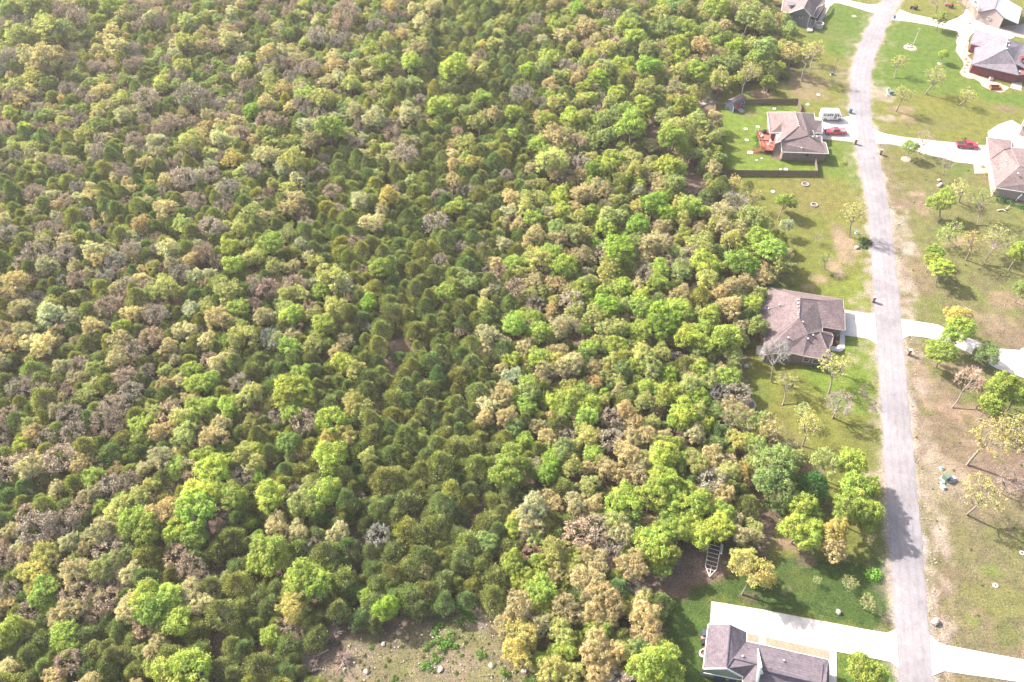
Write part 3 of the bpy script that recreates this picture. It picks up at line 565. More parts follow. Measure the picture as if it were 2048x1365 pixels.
# --- brown roofed house with red deck
h2 = house('house', 'brown roofed brick house with a red timber deck inside the picket fenced yard', Z4, None)
V = dict(a=(265, 340, E), b=(685, 338, 5.9), c=(742, 550, 6.1), d=(590, 552, 5.2), e=(480, 645, E), e1=(368, 655, E), e0=(305, 652, E), f=(385, 805, 4.6), g=(485, 812, 4.4), g2=(470, 775, 5.0), h=(492, 940, E), i=(1190, 965, E), j=(1145, 798, E),
         k=(1088, 795, E), l=(1086, 702, E), m=(972, 690, 3.5), n=(885, 690, 5.2), o=(790, 350, 5.6), p=(968, 357, E), q=(988, 460, 3.2), r=(905, 465, 4.4), s=(1092, 465, E), t=(1090, 656, E), u=(985, 655, 3.4), v=(948, 612, 3.9))
add_roof(h2, Z4, V, [('a', 'b', 'c', 'd', 'e', 'e1', 'e0'), ('d', 'c', 'g2', 'f', 'e'), ('c', 'n', 'm', 'l', 'k', 'j', 'i', 'h', 'g', 'g2'), ('b', 'o', 'r', 'v', 'm', 'n', 'c'), ('o', 'p', 'q', 'r'), ('r', 'q', 's', 't', 'u', 'v')], SH_BROWN2, SH_CAP)
w2 = add_walls(h2, Z4, [(265, 340), (965, 350), (985, 462), (1092, 465), (1090, 656), (985, 660), (1086, 702), (1088, 795), (1145, 798), (1190, 965), (492, 940), (470, 790), (380, 820), (368, 655), (305, 652)], BR_BROWN)
a_, b_ = Vector(Z4(492, 940, E)[:2])+Vector((.45, .45)), Vector(Z4(1190, 965, E)[:2])+Vector((-.45, .45))
window(h2, tuple(a_), tuple(b_), 0.57, 1.5, 2.3, 0.9, flat('dark_frame', (.05, .06, .06)))
MB().tube(Z4(470, 780, 4.8), Z4(480, 935, 2.9), 0.07).build('downpipe', M_WHITE, h2)
# white trimmed gable over the recess, with its brick wall
g0, g1, g2_ = Z4(385, 808, 4.5), Z4(470, 778, 4.9), Z4(490, 940, 2.9)
MB().add([g0, g1, g2_, (g2_[0], g2_[1], 0), (g0[0], g0[1], 0)], [(0, 1, 2, 3, 4)]).build('gable_wall', BR_BROWN, h2)
vents(h2, [Z4(680+k*8, 345+k*25, 5.9) for k in range(8)] + [Z4(745, 555, 6.0)], flat('pale_vent', (.45, .4, .38), .6), .14)
vents(h2, [Z4(x, y, 4.7) for x, y in ((890, 712), (950, 718), (1012, 718))] + [Z4(782, 890, 3.6)], M_WHITE, .17)
# deck
M_DECK = flat('red_stained_timber', (0.27, 0.095, 0.068), 0.7, .3, .25, 3); M_DECKD = flat('dark_red_timber', (0.14, 0.035, 0.025), .8)
dk = empty('deck', Z4(250, 820), 0, 'red stained timber deck with railings and stairs behind the brown brick house', 'deck')
ox, oy, _ = dk.location
def L(p): return (p[0]-ox, p[1]-oy, p[2] if len(p) > 2 else 0)
DZ = 1.25
up = [L(Z4(x, y, DZ)) for x, y in ((105, 660), (285, 650), (290, 765), (150, 765))]; lo = [L(Z4(x, y, DZ-.25)) for x, y in ((165, 775), (365, 775), (350, 925), (180, 905))]
for nm, poly, zz in (('upper_floor', up, DZ), ('lower_floor', lo, DZ-.25)):
    MB().prism([p[:2] for p in poly], zz-.22, zz-.04).build(nm, M_DECKD, dk)
    x0 = min(p[0] for p in poly); x1 = max(p[0] for p in poly); y0 = min(p[1] for p in poly); y1 = max(p[1] for p in poly); nb = int((x1-x0)/.2)
    src = None
    for k in range(nb):
        xa = x0+(k+.5)*(x1-x0)/nb; o = None
        if src is None: o = MB().box((0, 0, 0), ((x1-x0)/nb-.02, y1-y0, .04)).build('plank', M_DECK, dk, False, (xa, (y0+y1)/2, zz-.018)); src = o
        else: o = src.copy(); col.objects.link(o); o.location = (xa, (y0+y1)/2, zz-.018)
    for p in poly: MB().box((p[0], p[1], (zz-.2)/2), (.12, .12, zz-.22)).build('support_post', M_DECKD, dk)
def rail(pts, z, nm='railing', h=.95, dz=None):
    m = MB()
    for i in range(len(pts)-1):
        a, b = Vector(pts[i]), Vector(pts[i+1]); za = z if dz is None else dz[i]; zb = z if dz is None else dz[i+1]
        n_ = max(2, int((b-a).length/.28))
        m.tube((a.x, a.y, za+h), (b.x, b.y, zb+h), .06); m.tube((a.x, a.y, za+.15), (b.x, b.y, zb+.15), .04)
        for k in range(n_+1):
            q = a.lerp(b, k/n_); zq = za*(1-k/n_)+zb*k/n_; m.tube((q.x, q.y, zq), (q.x, q.y, zq+h), .045 if k % 4 else .07, n=4)
    return m.build(nm, M_DECK, dk)
rail([up[1][:2], up[0][:2], up[3][:2]], DZ); rail([lo[1][:2], lo[2][:2], lo[3][:2]], DZ-.25); rail([lo[0][:2], lo[3][:2]], DZ-.25)
st0 = L(Z4(190, 890, 1.0)); st1 = L(Z4(50, 945, 0.0)); dv = Vector((st1[0]-st0[0], st1[1]-st0[1])); 
for k in range(6):
    q = Vector(st0[:2])+dv*((k+.5)/6); MB().box((q.x, q.y, 1.0-.17*(k+1)), (.34, 1.1, .05), math.atan2(dv.y, dv.x)).build('stair_tread', M_DECK, dk)
pn = Vector((-dv.y, dv.x)).normalized()*.6
for s_ in (1, -1): rail([tuple(Vector(st0[:2])+pn*s_), tuple(Vector(st1[:2])+pn*s_)], 0, 'stair_railing', .9, [1.0, 0.0])
gr = empty('barbecue_grill', Z4(215, 655, DZ), 0.2, 'black covered barbecue grill on the red timber deck', 'grill')
MB().box((0, 0, .4), (1.0, .55, .8)).build('cabinet', M_DARK, gr, bevel=.04); MB().side([(-.45, .8), (-.42, 1.05), (0, 1.18), (.42, 1.05), (.45, .8)], -.3, .3).build('lid', M_DARK, gr)
MB().tube((-.3, -.36, .95), (.3, -.36, .95), .025).build('handle', M_STEEL, gr)
cv = empty('white_side_table', Z4(95, 650, 0), 0, 'white square table at the top corner of the red deck', 'table')
MB().box((0, 0, 1.95), (.9, .7, .06)).build('top', M_WHITE, cv)
for sx in (-.38, .38):
    for sy in (-.28, .28): MB().box((sx, sy, .96), (.06, .06, 1.92)).build('leg', M_WHITE, cv)
def chair(loc, rz, label):
    c = empty('patio_chair', loc, rz, label, 'chair', 'chairs on the red deck')
    MB().box((0, 0, .42), (.5, .5, .06)).build('seat', M_WHITE, c); MB().box((0, -.24, .72), (.5, .05, .55), 0, -.15).build('backrest', M_WHITE, c)
    for sx in (-.21, .21):
        for sy in (-.21, .21): MB().box((sx, sy, .2), (.05, .05, .4)).build('leg', M_WHITE, c)
chair(Z4(140, 690, DZ), .6, 'white patio chair at the left edge of the upper red deck'); chair(Z4(165, 720, DZ), 2.2, 'white patio chair just below another on the upper red deck')
chair(Z4(270, 840, DZ-.25), .9, 'white patio chair in the middle of the lower red deck'); chair(Z4(305, 800, DZ-.25), -.8, 'white patio chair nearest the house wall on the lower red deck')
tk = MB().lathe([(.5, 0), (.62, .25), (.6, .8), (.35, 1.05), (.02, 1.12)], 16, sx=.8, sy=1.3).build('covered_barrel', M_WHITE, None, True, Z4(385, 965)); tag(tk, 'white covered round tub on the ground at the end of the deck', 'tub')
slab('path', Z4, [(-40, 930), (40, 932), (42, 975), (-40, 972)], None, .06)
# --- shed
def shed():
    a = Vector(Z(1200, 0, 4.55)(1200, 1025)[:2]); b = Vector(Z(1200, 0, 4.55)(1298, 975)[:2]); c = Vector(Z(1200, 0, 4.55)(1142, 985)[:2])
    d1 = (b-a); rz = math.atan2(d1.y, d1.x); w = d1.length; dp = (c-a).length*1.0
    ctr = (b+c)/2
    r = empty('garden_shed', (ctr.x, ctr.y, 0), rz, 'small dark blue shed with brown gambrel roof and red doors in the fenced yard', 'shed')
    sd_ = flat('dark_blue_siding', (.07, .085, .12), .8); x = w/2; y = max(dp, 3.0)/2
    MB().box((0, 0, 1.05), (2*x, 2*y, 2.1)).build('wall', sd_, r)
    prof = [(-y-.15, 2.05), (-y*.62, 2.95), (0, 3.4), (y*.62, 2.95), (y+.15, 2.05)]
    for sx in (-1, 1): MB().add([(sx*x, p[0]*.97, p[1]-.04) for p in prof], [(0, 1, 2, 3, 4)]).build('gable', sd_, r)
    m = MB()
    for i in range(4):
        p, q = prof[i], prof[i+1]
        m.add([(-x-.15, p[0], p[1]), (x+.15, p[0], p[1]), (x+.15, q[0], q[1]), (-x-.15, q[0], q[1]), (-x-.15, p[0], p[1]-.08), (x+.15, p[0], p[1]-.08), (x+.15, q[0], q[1]-.08), (-x-.15, q[0], q[1]-.08)], [(0,1,2,3),(7,6,5,4),(0,4,5,1),(1,5,6,2),(2,6,7,3),(3,7,4,0)])
    m.build('roof', SH_BROWN, r)
    red = flat('red_door_paint', (.42, .02, .035), .5)
    for sx in (-.42, .42):
        dd = MB().box((sx, -y-.03, .95), (.8, .06, 1.8)).build('door', red, r); MB().box((sx*.3, -y-.08, .95), (.05, .05, .2)).build('handle', M_DARK, dd)
    for sx in (-1.25, 1.25):
        if abs(sx) < x-.2:
            q = MB().box((sx, -y-.03, 1.25), (.5, .06, .7)).build('window', M_WHITE, r); MB().box((sx, -y-.07, 1.25), (.36, .03, .54)).build('pane', M_GLASS, q)
    for sx in (-x, x): MB().box((sx, -y-.02, 1.0), (.12, .1, 2.0)).build('corner_trim', M_WHITE, r)
    MB().box((.2, -y-.9, .12), (1.7, 1.7, .1), 0, .12).build('ramp', flat('grey_boards', (.25, .25, .29), .8), r)
shed()
# --- slate blue house at the top
h1 = house('house', 'slate blue house with brown gabled roof and round stone planter, top of the street', Z8, None)
V = dict(a=(212, 214, 3.0), b=(355, 246, 3.6), c=(632, 150, 6.6), d=(772, 296, 4.6), c2=(735, -60, 6.6), b2=(440, 130, 4.6), a2=(262, -60, 3.0), e=(1040, -60, 3.2), e2=(1022, 60, 3.2), f=(872, 140, 3.9), g=(800, 300, 3.9), bb=(480, -60, 4.9))
add_roof(h1, Z8, V, [('a', 'b', 'b2', 'bb', 'a2'), ('b', 'c', 'c2', 'bb', 'b2'), ('c', 'd', 'g', 'f', 'e2', 'e', 'c2')], SH_BROWN2, SH_CAP)
def drop(p, z=0): return (p[0], p[1], z)
A, B, C, D = [Vector(Z8(*V[k])) for k in 'abcd']
dy = Vector((0, .35, -.12)); A, B, C, D = A+dy+Vector((.3, 0, 0)), B+dy, C+dy, D+dy-Vector((.3, 0, 0))
MB().add([A, B, C, D, (D.x, D.y, 0), (A.x, A.y, 0)], [(0, 1, 2, 3, 4, 5)]).build('gable_wall', SIDE_BLUE, h1)
e_ = Vector(Z8(*V['e'])); bk = Vector(Z8(262, -60, 3.0)) 
MB().add([A, drop(A), drop((bk.x+.3, bk.y, 0)), (bk.x+.3, bk.y, 2.8)], [(0, 1, 2, 3)]).build('wall', SIDE_BLUE, h1)
MB().add([D, drop(D), drop((e_.x-2.6, e_.y, 0)), (e_.x-2.6, e_.y, 3.2)], [(3, 2, 1, 0)]).build('wall', SIDE_BLUE, h1)
for x, y, h, w_ in ((470, 310, 3.6, .8), (600, 352, 3.2, 1.1)):
    p = Vector(Z8(x, y, h)); k = (p.x-A.x)/(D.x-A.x); yy = A.y+(D.y-A.y)*k
    kk = Vector((D.x-A.x, D.y-A.y)); window(h1, (A.x, A.y), (D.x, D.y), (Vector((p.x-A.x, 0)).length)/abs(D.x-A.x), h-.6, h+.5, w_)
cr_ = MB().tube(tuple(C+Vector((0, -.08, 0))), tuple(B+Vector((0, -.08, 0))), .1).tube(tuple(C+Vector((0, -.08, 0))), tuple(D+Vector((0, -.08, 0))), .1).tube(tuple(D+Vector((0, -.08, 0))), (D.x, D.y-.08, 0), .09).tube(tuple(A+Vector((0, -.08, 0))), (A.x, A.y-.08, 0), .08).tube(tuple(A+Vector((0, -.08, 0))), tuple(B+Vector((0, -.08, 0))), .1)
cr_.build('trim', M_WHITE, h1)
V = dict(a=(775, 298, 2.6), b=(868, 328, 2.6), c=(1018, 95, 2.6), d=(955, 120, 2.6), e=(905, 92, 3.2), f=(860, 140, 3.4))
add_roof(h1, Z8, V, [('a', 'b', 'c', 'd', 'e', 'f')], flat('grey_brown_porch_roof', (.16, .125, .12), .9, .2, .2), SH_CAP, name='porch_roof')
sk = MB().box(Z8(395, 80, 4.9), (2.3, 2.0, .5)).build('dormer', SIDE_BLUE, h1); MB().box(Z8(390, 88, 5.15), (1.6, 1.4, .1)).build('dormer_roof', SH_LGREY, sk)
gw = MB(); 
for x, y in ((735, 500), (812, 500), (858, 335)):
    q = Z8(x, y); gw.box((q[0], q[1], 1.25), (.18, .18, 2.5))
gw.build('porch_post', M_WHITE, h1)
MB().prism([Z8(x, y, 1.2)[:2] for x, y in ((735, 330), (850, 330), (800, 545), (700, 545))], 0, .5).build('porch_floor', flat('grey_deck_boards', (.3, .25, .25), .8), h1)
pl_ = empty('stone_planter', Z8(900, 505), 0, 'round raised pale stone planter at the corner of the slate blue house', 'planter')
rr = 80/9.309/ppm(54)
MB().lathe([(rr, 0), (rr, 1.25), (rr*1.03, 1.25), (rr*1.03, 1.4), (rr*.86, 1.4), (rr*.86, 1.1)], 28).build('ring_wall', flat('grey_block', (.42, .38, .39), .85, .2, .15, 4), pl_)
MB().lathe([(rr*.86, 1.1), (0.01, 1.15)], 28).build('soil', flat('brown_soil', (.15, .09, .075), .95), pl_)
slab('garden_bed', Z8, [(1045, 95), (1000, 90), (860, 360), (885, 405), (905, 380)], flat('dark_mulch', (0.075, 0.04, 0.035), .95, .1, .4), 0.06)
# --- red brick house
h5 = house('house', 'dark red brick house with a big light grey shingled roof and pink gravel beds', Z7, None)
V = dict(a=(480, 410, E), b=(812, 488, 5.6), c=(572, 640, E+.5), d=(413, 598, E), e=(925, 540, 6.4), f=(896, 672, 6.6), g=(650, 805, 4.4), h=(460, 765, E), i=(480, 650, E), j=(430, 885, E), k=(1076, 1030, E), l=(1030, 872, 4.0), m=(1150, 600, 4.6), n=(1500, 760, E), o=(1330, 1010, E), p=(1200, 960, 3.2))
add_roof(h5, Z7, V, [('a', 'b', 'c', 'd'), ('b', 'e', 'f', 'g', 'h', 'i', 'c'), ('g', 'f', 'l', 'k', 'j', 'h'), ('e', 'm', 'n', 'o', 'p', 'l', 'f')], SH_LGREY, SH_LGCAP, flat('dark_gutter', (.09, .09, .12), .5))
add_walls(h5, Z7, [(480, 410), (812, 480), (1150, 590), (1500, 760), (1330, 1010), (1076, 1030), (430, 885), (460, 765), (480, 650), (572, 640), (413, 598)], BR_RED, E)
kA = Vector(Z7(430, 885, E)[:2])+Vector((.45, .42)); kB = Vector(Z7(1076, 1030, E)[:2])+Vector((-.45, .46))
window(h5, tuple(kA), tuple(kB), .42, 1.9, 2.5, .9, flat('dark_frame', (.05, .06, .06)))
vents(h5, [Z7(937, 580, 6.2), Z7(943, 628, 6.3), Z7(912, 672, 6.5), Z7(1085, 985, 3.0)], M_WHITE, .2)
MB().box(Z7(1135, 800, 5.0), (1.6, 1.3, .9)).build('chimney', BR_RED, h5)
ac1 = empty('air_conditioner', Z7(685, 1100), 0, 'pale air conditioner standing against the red brick wall', 'air conditioner')
MB().box((0, 0, .5), (.95, .95, 1.0)).build('casing', M_STEEL, ac1, bevel=.04); MB().lathe([(.4, 1.01), (.38, 1.05), (.05, 1.06)], 14).build('fan_grille', M_DARK, ac1)
wb = empty('wooden_screen', Z7(742, 1215), 0, 'low open red-brown wooden enclosure in the pink gravel bed', 'enclosure')
ww = 130/6.827/ppm(178); M_CEDB = flat('red_brown_boards', (.24, .07, .025), .8)
for (x, y, dx, dy_) in ((0, -.8, ww, .06), (0, .8, ww, .06), (-ww/2, 0, .06, 1.54), (ww/2, 0, .06, 1.54)):
    MB().box((x, y, .45), (dx, dy_, .9)).build('side_panel', M_CEDB, wb)
MB().box((0, 0, .1), (ww-.1, 1.5, .12)).build('floor_board', M_CEDB, wb)
# --- tan garage with metal roof
h6 = house('garage_building', 'taupe sided workshop with pale metal roof and an open lean-to in the top corner', Z7, None, 'workshop')
V = dict(a=(560, -60, E), b=(526, 168, E), c=(755, 120, 5.4), d=(800, -60, 5.4), e=(882, 247, 3.9), f=(1066, 330, 3.0), g=(1118, 112, 3.0), h=(960, 20, 3.7), i=(900, -60, 4.2), j=(1150, -60, 3.0))
M_METAL = flat('pale_standing_seam_metal', (.33, .32, .37), .45, .5, .08, 1.0)
add_roof(h6, Z7, {k: V[k] for k in 'abcd'}, [('a', 'b', 'c', 'd')], SH_LGREY, SH_LGCAP, flat('dark_gutter', (.09, .09, .12), .5), name='shingled_roof')
add_roof(h6, Z7, {k: V[k] for k in 'cdefghij'}, [('d', 'c', 'e', 'f', 'g', 'h', 'i')], M_METAL, M_METAL, flat('dark_gutter', (.09, .09, .12), .5), name='metal_roof')
B_, C_, E_ = Vector(Z7(*V['b'])), Vector(Z7(*V['c'])), Vector(Z7(*V['e']))
o_ = Vector((0, .35, -.2)); B_, C_, E_ = B_+o_+Vector((.3, 0, 0)), C_+o_, E_+o_
MB().add([B_, C_, E_, drop(E_), drop(B_)], [(0, 1, 2, 3, 4)]).build('gable_wall', SIDE_TAN, h6)
MB().add([B_, drop(B_), (B_.x+.4, B_.y+14, 0), (B_.x+.4, B_.y+14, 2.7)], [(0, 1, 2, 3)]).build('wall', brick('pink_brown_brick', (.28, .15, .12), (.2, .1, .09), (.3, .24, .2)), h6)
MB().add([E_, drop(E_), (E_.x+2.5, E_.y+14, 0), (E_.x+2.5, E_.y+14, 3.7)], [(3, 2, 1, 0)]).build('wall', SIDE_TAN, h6)
wd = window(h6, (B_.x, B_.y), (E_.x, E_.y), .48, 1.5, 2.5, 1.0)
for x, y in ((1020, 395), (1072, 300), (1105, 190)):
    q = Z7(x, y); MB().box((q[0], q[1], 1.4), (.2, .2, 2.8)).build('post', flat('pink_brown_post', (.25, .15, .12)), h6)
# --- brown roofed house on the right edge
h7 = house('house', 'brown hipped roof house at the right edge beside the pale driveway with a red truck', Z1, None)
V = dict(a=(1815, 870, E), b=(1968, 888, E), c=(1968, 935, 3.6), d=(2130, 945, E+.6), d2=(2500, 1010, E), e=(1832, 1012, E), f=(1920, 945, 3.9), g=(2022, 1052, 6.6), h=(2380, 1130, 6.6), i=(1930, 1130, 4.2), i2=(1850, 1092, E), j=(1868, 1186, E), k=(2520, 1290, E))
add_roof(h7, Z1, V, [('a', 'b', 'c', 'f', 'e'), ('e', 'f', 'c', 'g', 'i', 'i2'), ('c', 'd', 'd2', 'h', 'g'), ('g', 'h', 'k', 'j', 'i'), ('i', 'j', 'i2'), ('d2', 'k', 'h')], SH_BROWN2, SH_CAP)
add_walls(h7, Z1, [(1815, 870), (1968, 888), (2130, 945), (2500, 1010), (2520, 1290), (1868, 1186), (1850, 1092), (1832, 1012)], SIDE_TAN, E, .45)
vents(h7, [Z1(1935, 1020, 5.2), Z1(2010, 1100, 5.8)], M_WHITE, .18)
MB().tube(Z1(2035, 1230, 2.9), Z1(1995, 1270, .3), .07).build('downpipe', M_WHITE, h7)
gb = house('garage_building', 'corner of a grey brown building on the pale slab at the right edge', Z1, None, 'garage')
V = dict(a=(2030, 800, E), b=(2060, 740, E), c=(2300, 790, E), d=(2300, 900, E), g=(2180, 820, 5))
add_roof(gb, Z1, V, [('a', 'b', 'g'), ('b', 'c', 'g'), ('c', 'd', 'g'), ('d', 'a', 'g')], SH_BROWN2, SH_CAP)
add_walls(gb, Z1, [(2030, 800), (2060, 740), (2300, 790), (2300, 900)], SIDE_TAN)
slab('garden_bed', Z1, [(1728, 1040), (1800, 1045), (1850, 1100), (1870, 1190), (1840, 1250), (1820, 1100), (1735, 1098)], flat('pink_garden_gravel', (0.34, 0.245, 0.20)), .12)
# --- dark grey roofed house at the bottom
h4 = house('house', 'green sided house with dark violet-grey roof beside the wide white driveway', Z6, None)
WE = 3.0
V = dict(a=(344, 478, WE), b=(606, 485, 5.0), c=(800, 577, 3.3), d=(797, 682, 3.3), v=(642, 884, 4.6), r=(560, 1004, 5.0), l=(284, 1010, WE), w1=(930, 955, 4.7), w2=(985, 1025, 4.7), v2=(760, 1108, 3.0), e=(1786, 906, WE), f=(1720, 955, 3.6), g=(1762, 1178, 4.8), e2=(1800, 1230, WE), bt=(1500, 1500, WE), bl=(770, 1500, WE), ridge=(1700, 1190, 4.8))
add_roof(h4, Z6, V, [('a', 'b', 'r', 'l'), ('b', 'c', 'd', 'v', 'r'), ('r', 'v', 'w1', 'v2'), ('d', 'e', 'f', 'ridge', 'w2', 'w1', 'v'), ('e', 'e2', 'g', 'ridge', 'f'), ('w1', 'w2', 'ridge', 'g', 'e2', 'bt', 'bl', 'v2')], SH_GREY, SH_GREYCAP)
add_walls(h4, Z6, [(344, 478), (606, 478), (800, 577), (797, 682), (1786, 906), (1800, 1230), (1500, 1500), (770, 1500), (760, 1110), (284, 1020)], SIDE_GREEN, WE)
g_ = [Vector(Z6(*V[k])) for k in ('l', 'r', 'v2')]; g_ = [q+Vector((0, .1, -.12)) for q in g_]
MB().add([g_[0], g_[1], g_[2], drop(g_[2]), drop(g_[0])], [(0, 1, 2, 3, 4)]).build('gable_wall', SIDE_GREEN, h4)
MB().tube(Z6(284, 1012, 3.0), Z6(560, 1006, 5.0), .1).tube(Z6(560, 1006, 5.0), Z6(762, 1110, 3.0), .1).tube(Z6(284, 1060, 2.6), Z6(750, 1150, 2.6), .06).build('trim', M_WHITE, h4)
q0, q1, q2 = Vector(Z6(936, 768, 4.0)), Vector(Z6(962, 992, 6.2)), Vector(Z6(905, 1220, 3.6))
t_ = Vector((.35, 0, 0))
MB().add([q0, q1, q2, (q2.x, q2.y, 3.0), (q0.x, q0.y, 3.2), q0+t_*.3, q1+t_, q2+t_, (q2.x+.35, q2.y, 3.0), (q0.x+.35, q0.y, 3.2)], [(0,1,2,3,4),(9,8,7,6,5),(0,5,6,1),(1,6,7,2),(2,7,8,3),(4,9,5,0)]).build('cross_gable', flat('pale_green_white_trim', (.55, .6, .52), .6), h4)
vents(h4, [Z6(755, 862, 4.5), Z6(1250, 916, 4.2)], M_WHITE, .12)
ch = MB().box(Z6(982, 1055, 4.9), (.32, .5, .5)).build('flue_box', M_WHITE, h4); MB().tube(Z6(1000, 1060, 4.75), Z6(1022, 1120, 4.7), .05).build('pipe', M_DARK, h4)
# ---------------------------------------------------------------- fences
M_PICK = flat('weathered_fence_boards', (.13, .10, .085), .9, .1, .35, 2.0); M_PICKL = flat('fence_rail_wood', (.20, .16, .13), .9)
fn = empty('picket_fence', Z4(700, 1255), 0, 'tall weathered brown picket fence around three sides of the back yard with the red deck', 'fence')
FO = fn.location
def fence_run(p, q, h=1.65):
    a, b = Vector(p[:2]), Vector(q[:2]); d = b-a; L_ = d.length; rz = math.atan2(d.y, d.x); n = max(1, round(L_/2.4))
    for k in range(n+1):
        c = a.lerp(b, k/n); MB().box((0, 0, h/2), (.11, .11, h+.06), rz).build('post', M_PICK, fn, loc=(c.x-FO.x, c.y-FO.y, 0))
    for z in (.3, .85, 1.4):
        c = (a+b)/2; nr = Vector((-d.y, d.x)).normalized()*.05; MB().box((0, 0, z), (L_, .05, .09), rz).build('rail', M_PICKL, fn, loc=(c.x-FO.x+nr.x, c.y-FO.y+nr.y, 0))
    m = MB(); k = int(L_/.15)
    for i in range(k):
        c = a.lerp(b, (i+.5)/k); hh = h*(1+random.uniform(-.02, .02)); m.box((c.x-FO.x, c.y-FO.y, hh/2+.03), (.135, .022, hh), rz+random.uniform(-.03, .03))
    m.build('pickets', M_PICK, fn, kind='stuff')
T4 = Z(1200, 0, 4.55)
fence_run(T4(1305, 952), T4(1792, 945)); fence_run(T4(1792, 945), T4(1822, 1030)); fence_run(T4(1135, 992), T4(1038, 985)); fence_run(T4(1038, 985), T4(1085, 1290))
fence_run(T4(1085, 1290), Z(1200, 300, 4.55)(1112, 232)); fence_run(Z(1200, 300, 4.55)(1112, 232), Z4(1005, 1305)); fence_run(Z4(1005, 1305), Z4(975, 1110))
# ---------------------------------------------------------------- vehicles
def wheels(root, xs_, ys_, r=.38, w=.26):
    for x in xs_:
        for y in ys_:
            t = MB(); t.tube((x, y-w/2, r), (x, y+w/2, r), r, n=16); o = t.build('wheel', M_RUBBER, root)
            s = 1 if y > 0 else -1; MB().tube((x, y+s*w/2, r), (x, y+s*(w/2+.02), r), r*.6, n=12).build('rim', M_STEEL, o)
def pickup(loc, rz, label, body, bed_cover):
    p = empty('pickup_truck', loc, rz, label, 'pickup truck', 'red pickup trucks on the driveways')
    L_ = 5.7; w = .97
    prof = [(-L_/2, .45), (-L_/2, 1.02), (-.2, 1.12), (1.15, 1.12), (2.6, 1.02), (2.84, .85), (2.84, .42), (2.3, .38), (2.28, .62), (2.1, .82), (1.7, .82), (1.5, .62), (1.48, .38), (-1.3, .38), (-1.32, .62), (-1.5, .82), (-1.9, .82), (-2.1, .62), (-2.12, .38)]
    b = MB(); b.side(prof, -w, w); b.build('body', body, p, bevel=.05)
    cab = MB(); pr = [(-.62, 1.08), (-.5, 1.72), (.72, 1.72), (1.35, 1.1)]
    n = 4; vs = []
    for y, k in ((-w+.06, 0), (w-.06, 0)):
        for x, z in pr: vs.append((x, y*(1-.16*(z > 1.4)), z))
    cab.add(vs, [(0, 1, 2, 3), (7, 6, 5, 4), (0, 4, 5, 1), (1, 5, 6, 2), (2, 6, 7, 3), (3, 7, 4, 0)]); cab.build('cab', glass('dark_car_glass', (.02, .02, .025)), p)
    MB().box((.1, 0, 1.76), (1.3, 1.52, .08)).build('roof', body, p, bevel=.03)
    pl = MB()
    for y in (-.84, .84):
        for (x0, z0, x1, z1) in ((1.36, 1.1, .74, 1.74), (-.64, 1.1, -.52, 1.74), (.1, 1.1, .1, 1.74)): pl.tube((x0, y*1.06, z0), (x1, y*.9, z1), .05, n=4)
    pl.build('pillar', body, p)
    MB().box((-1.75, 0, 1.11), (2.0, 1.62, .08)).build('bed_cover', bed_cover, p)
    bw = MB()
    for y in (-.9, .9): bw.box((-1.75, y, 1.15), (2.15, .12, .1))
    bw.box((-2.8, 0, 1.1), (.1, 1.9, .16)); bw.build('bed_rail', body, p)
    MB().box((2.9, 0, .55), (.16, 1.9, .26)).build('front_bumper', M_DARK, p); MB().box((-2.92, 0, .52), (.14, 1.8, .2)).build('rear_bumper', M_STEEL, p)
    MB().box((2.85, 0, .86), (.06, 1.2, .24)).build('front_grille', M_DARK, p)
    for y in (-.78, .78):
        MB().box((2.83, y, .88), (.08, .3, .18)).build('headlight', flat('lamp_glass', (.7, .7, .68), .2), p)
        MB().box((-2.87, y, .95), (.06, .2, .3)).build('tail_light', flat('tail_red', (.3, .01, .01), .3), p)
        MB().box((1.1, y*1.36, 1.2), (.14, .2, .2)).build('wing_mirror', body, p)
        for x in (-.15, .7): MB().box((x, y*1.26, .98), (.16, .03, .04)).build('handle', M_DARK, p)
    wheels(p, (-1.71, 1.89), (-.84, .84), .4); return p
M_RED = paint('red_car_paint', (.50, .015, .045)); M_REDD = paint('deep_red_car_paint', (.40, .01, .04))
q = Z4(1287, 668); pickup((q[0], q[1], .1), math.pi, 'red pickup truck parked nose to the house beside the white shuttle bus', M_RED, flat('grey_bed_cover', (.15, .14, .16), .6))
q = Z1(1680, 932); pickup((q[0], q[1], .1), -.10, 'deep red pickup truck standing on the long pale driveway, open dark bed', M_REDD, M_DARK)
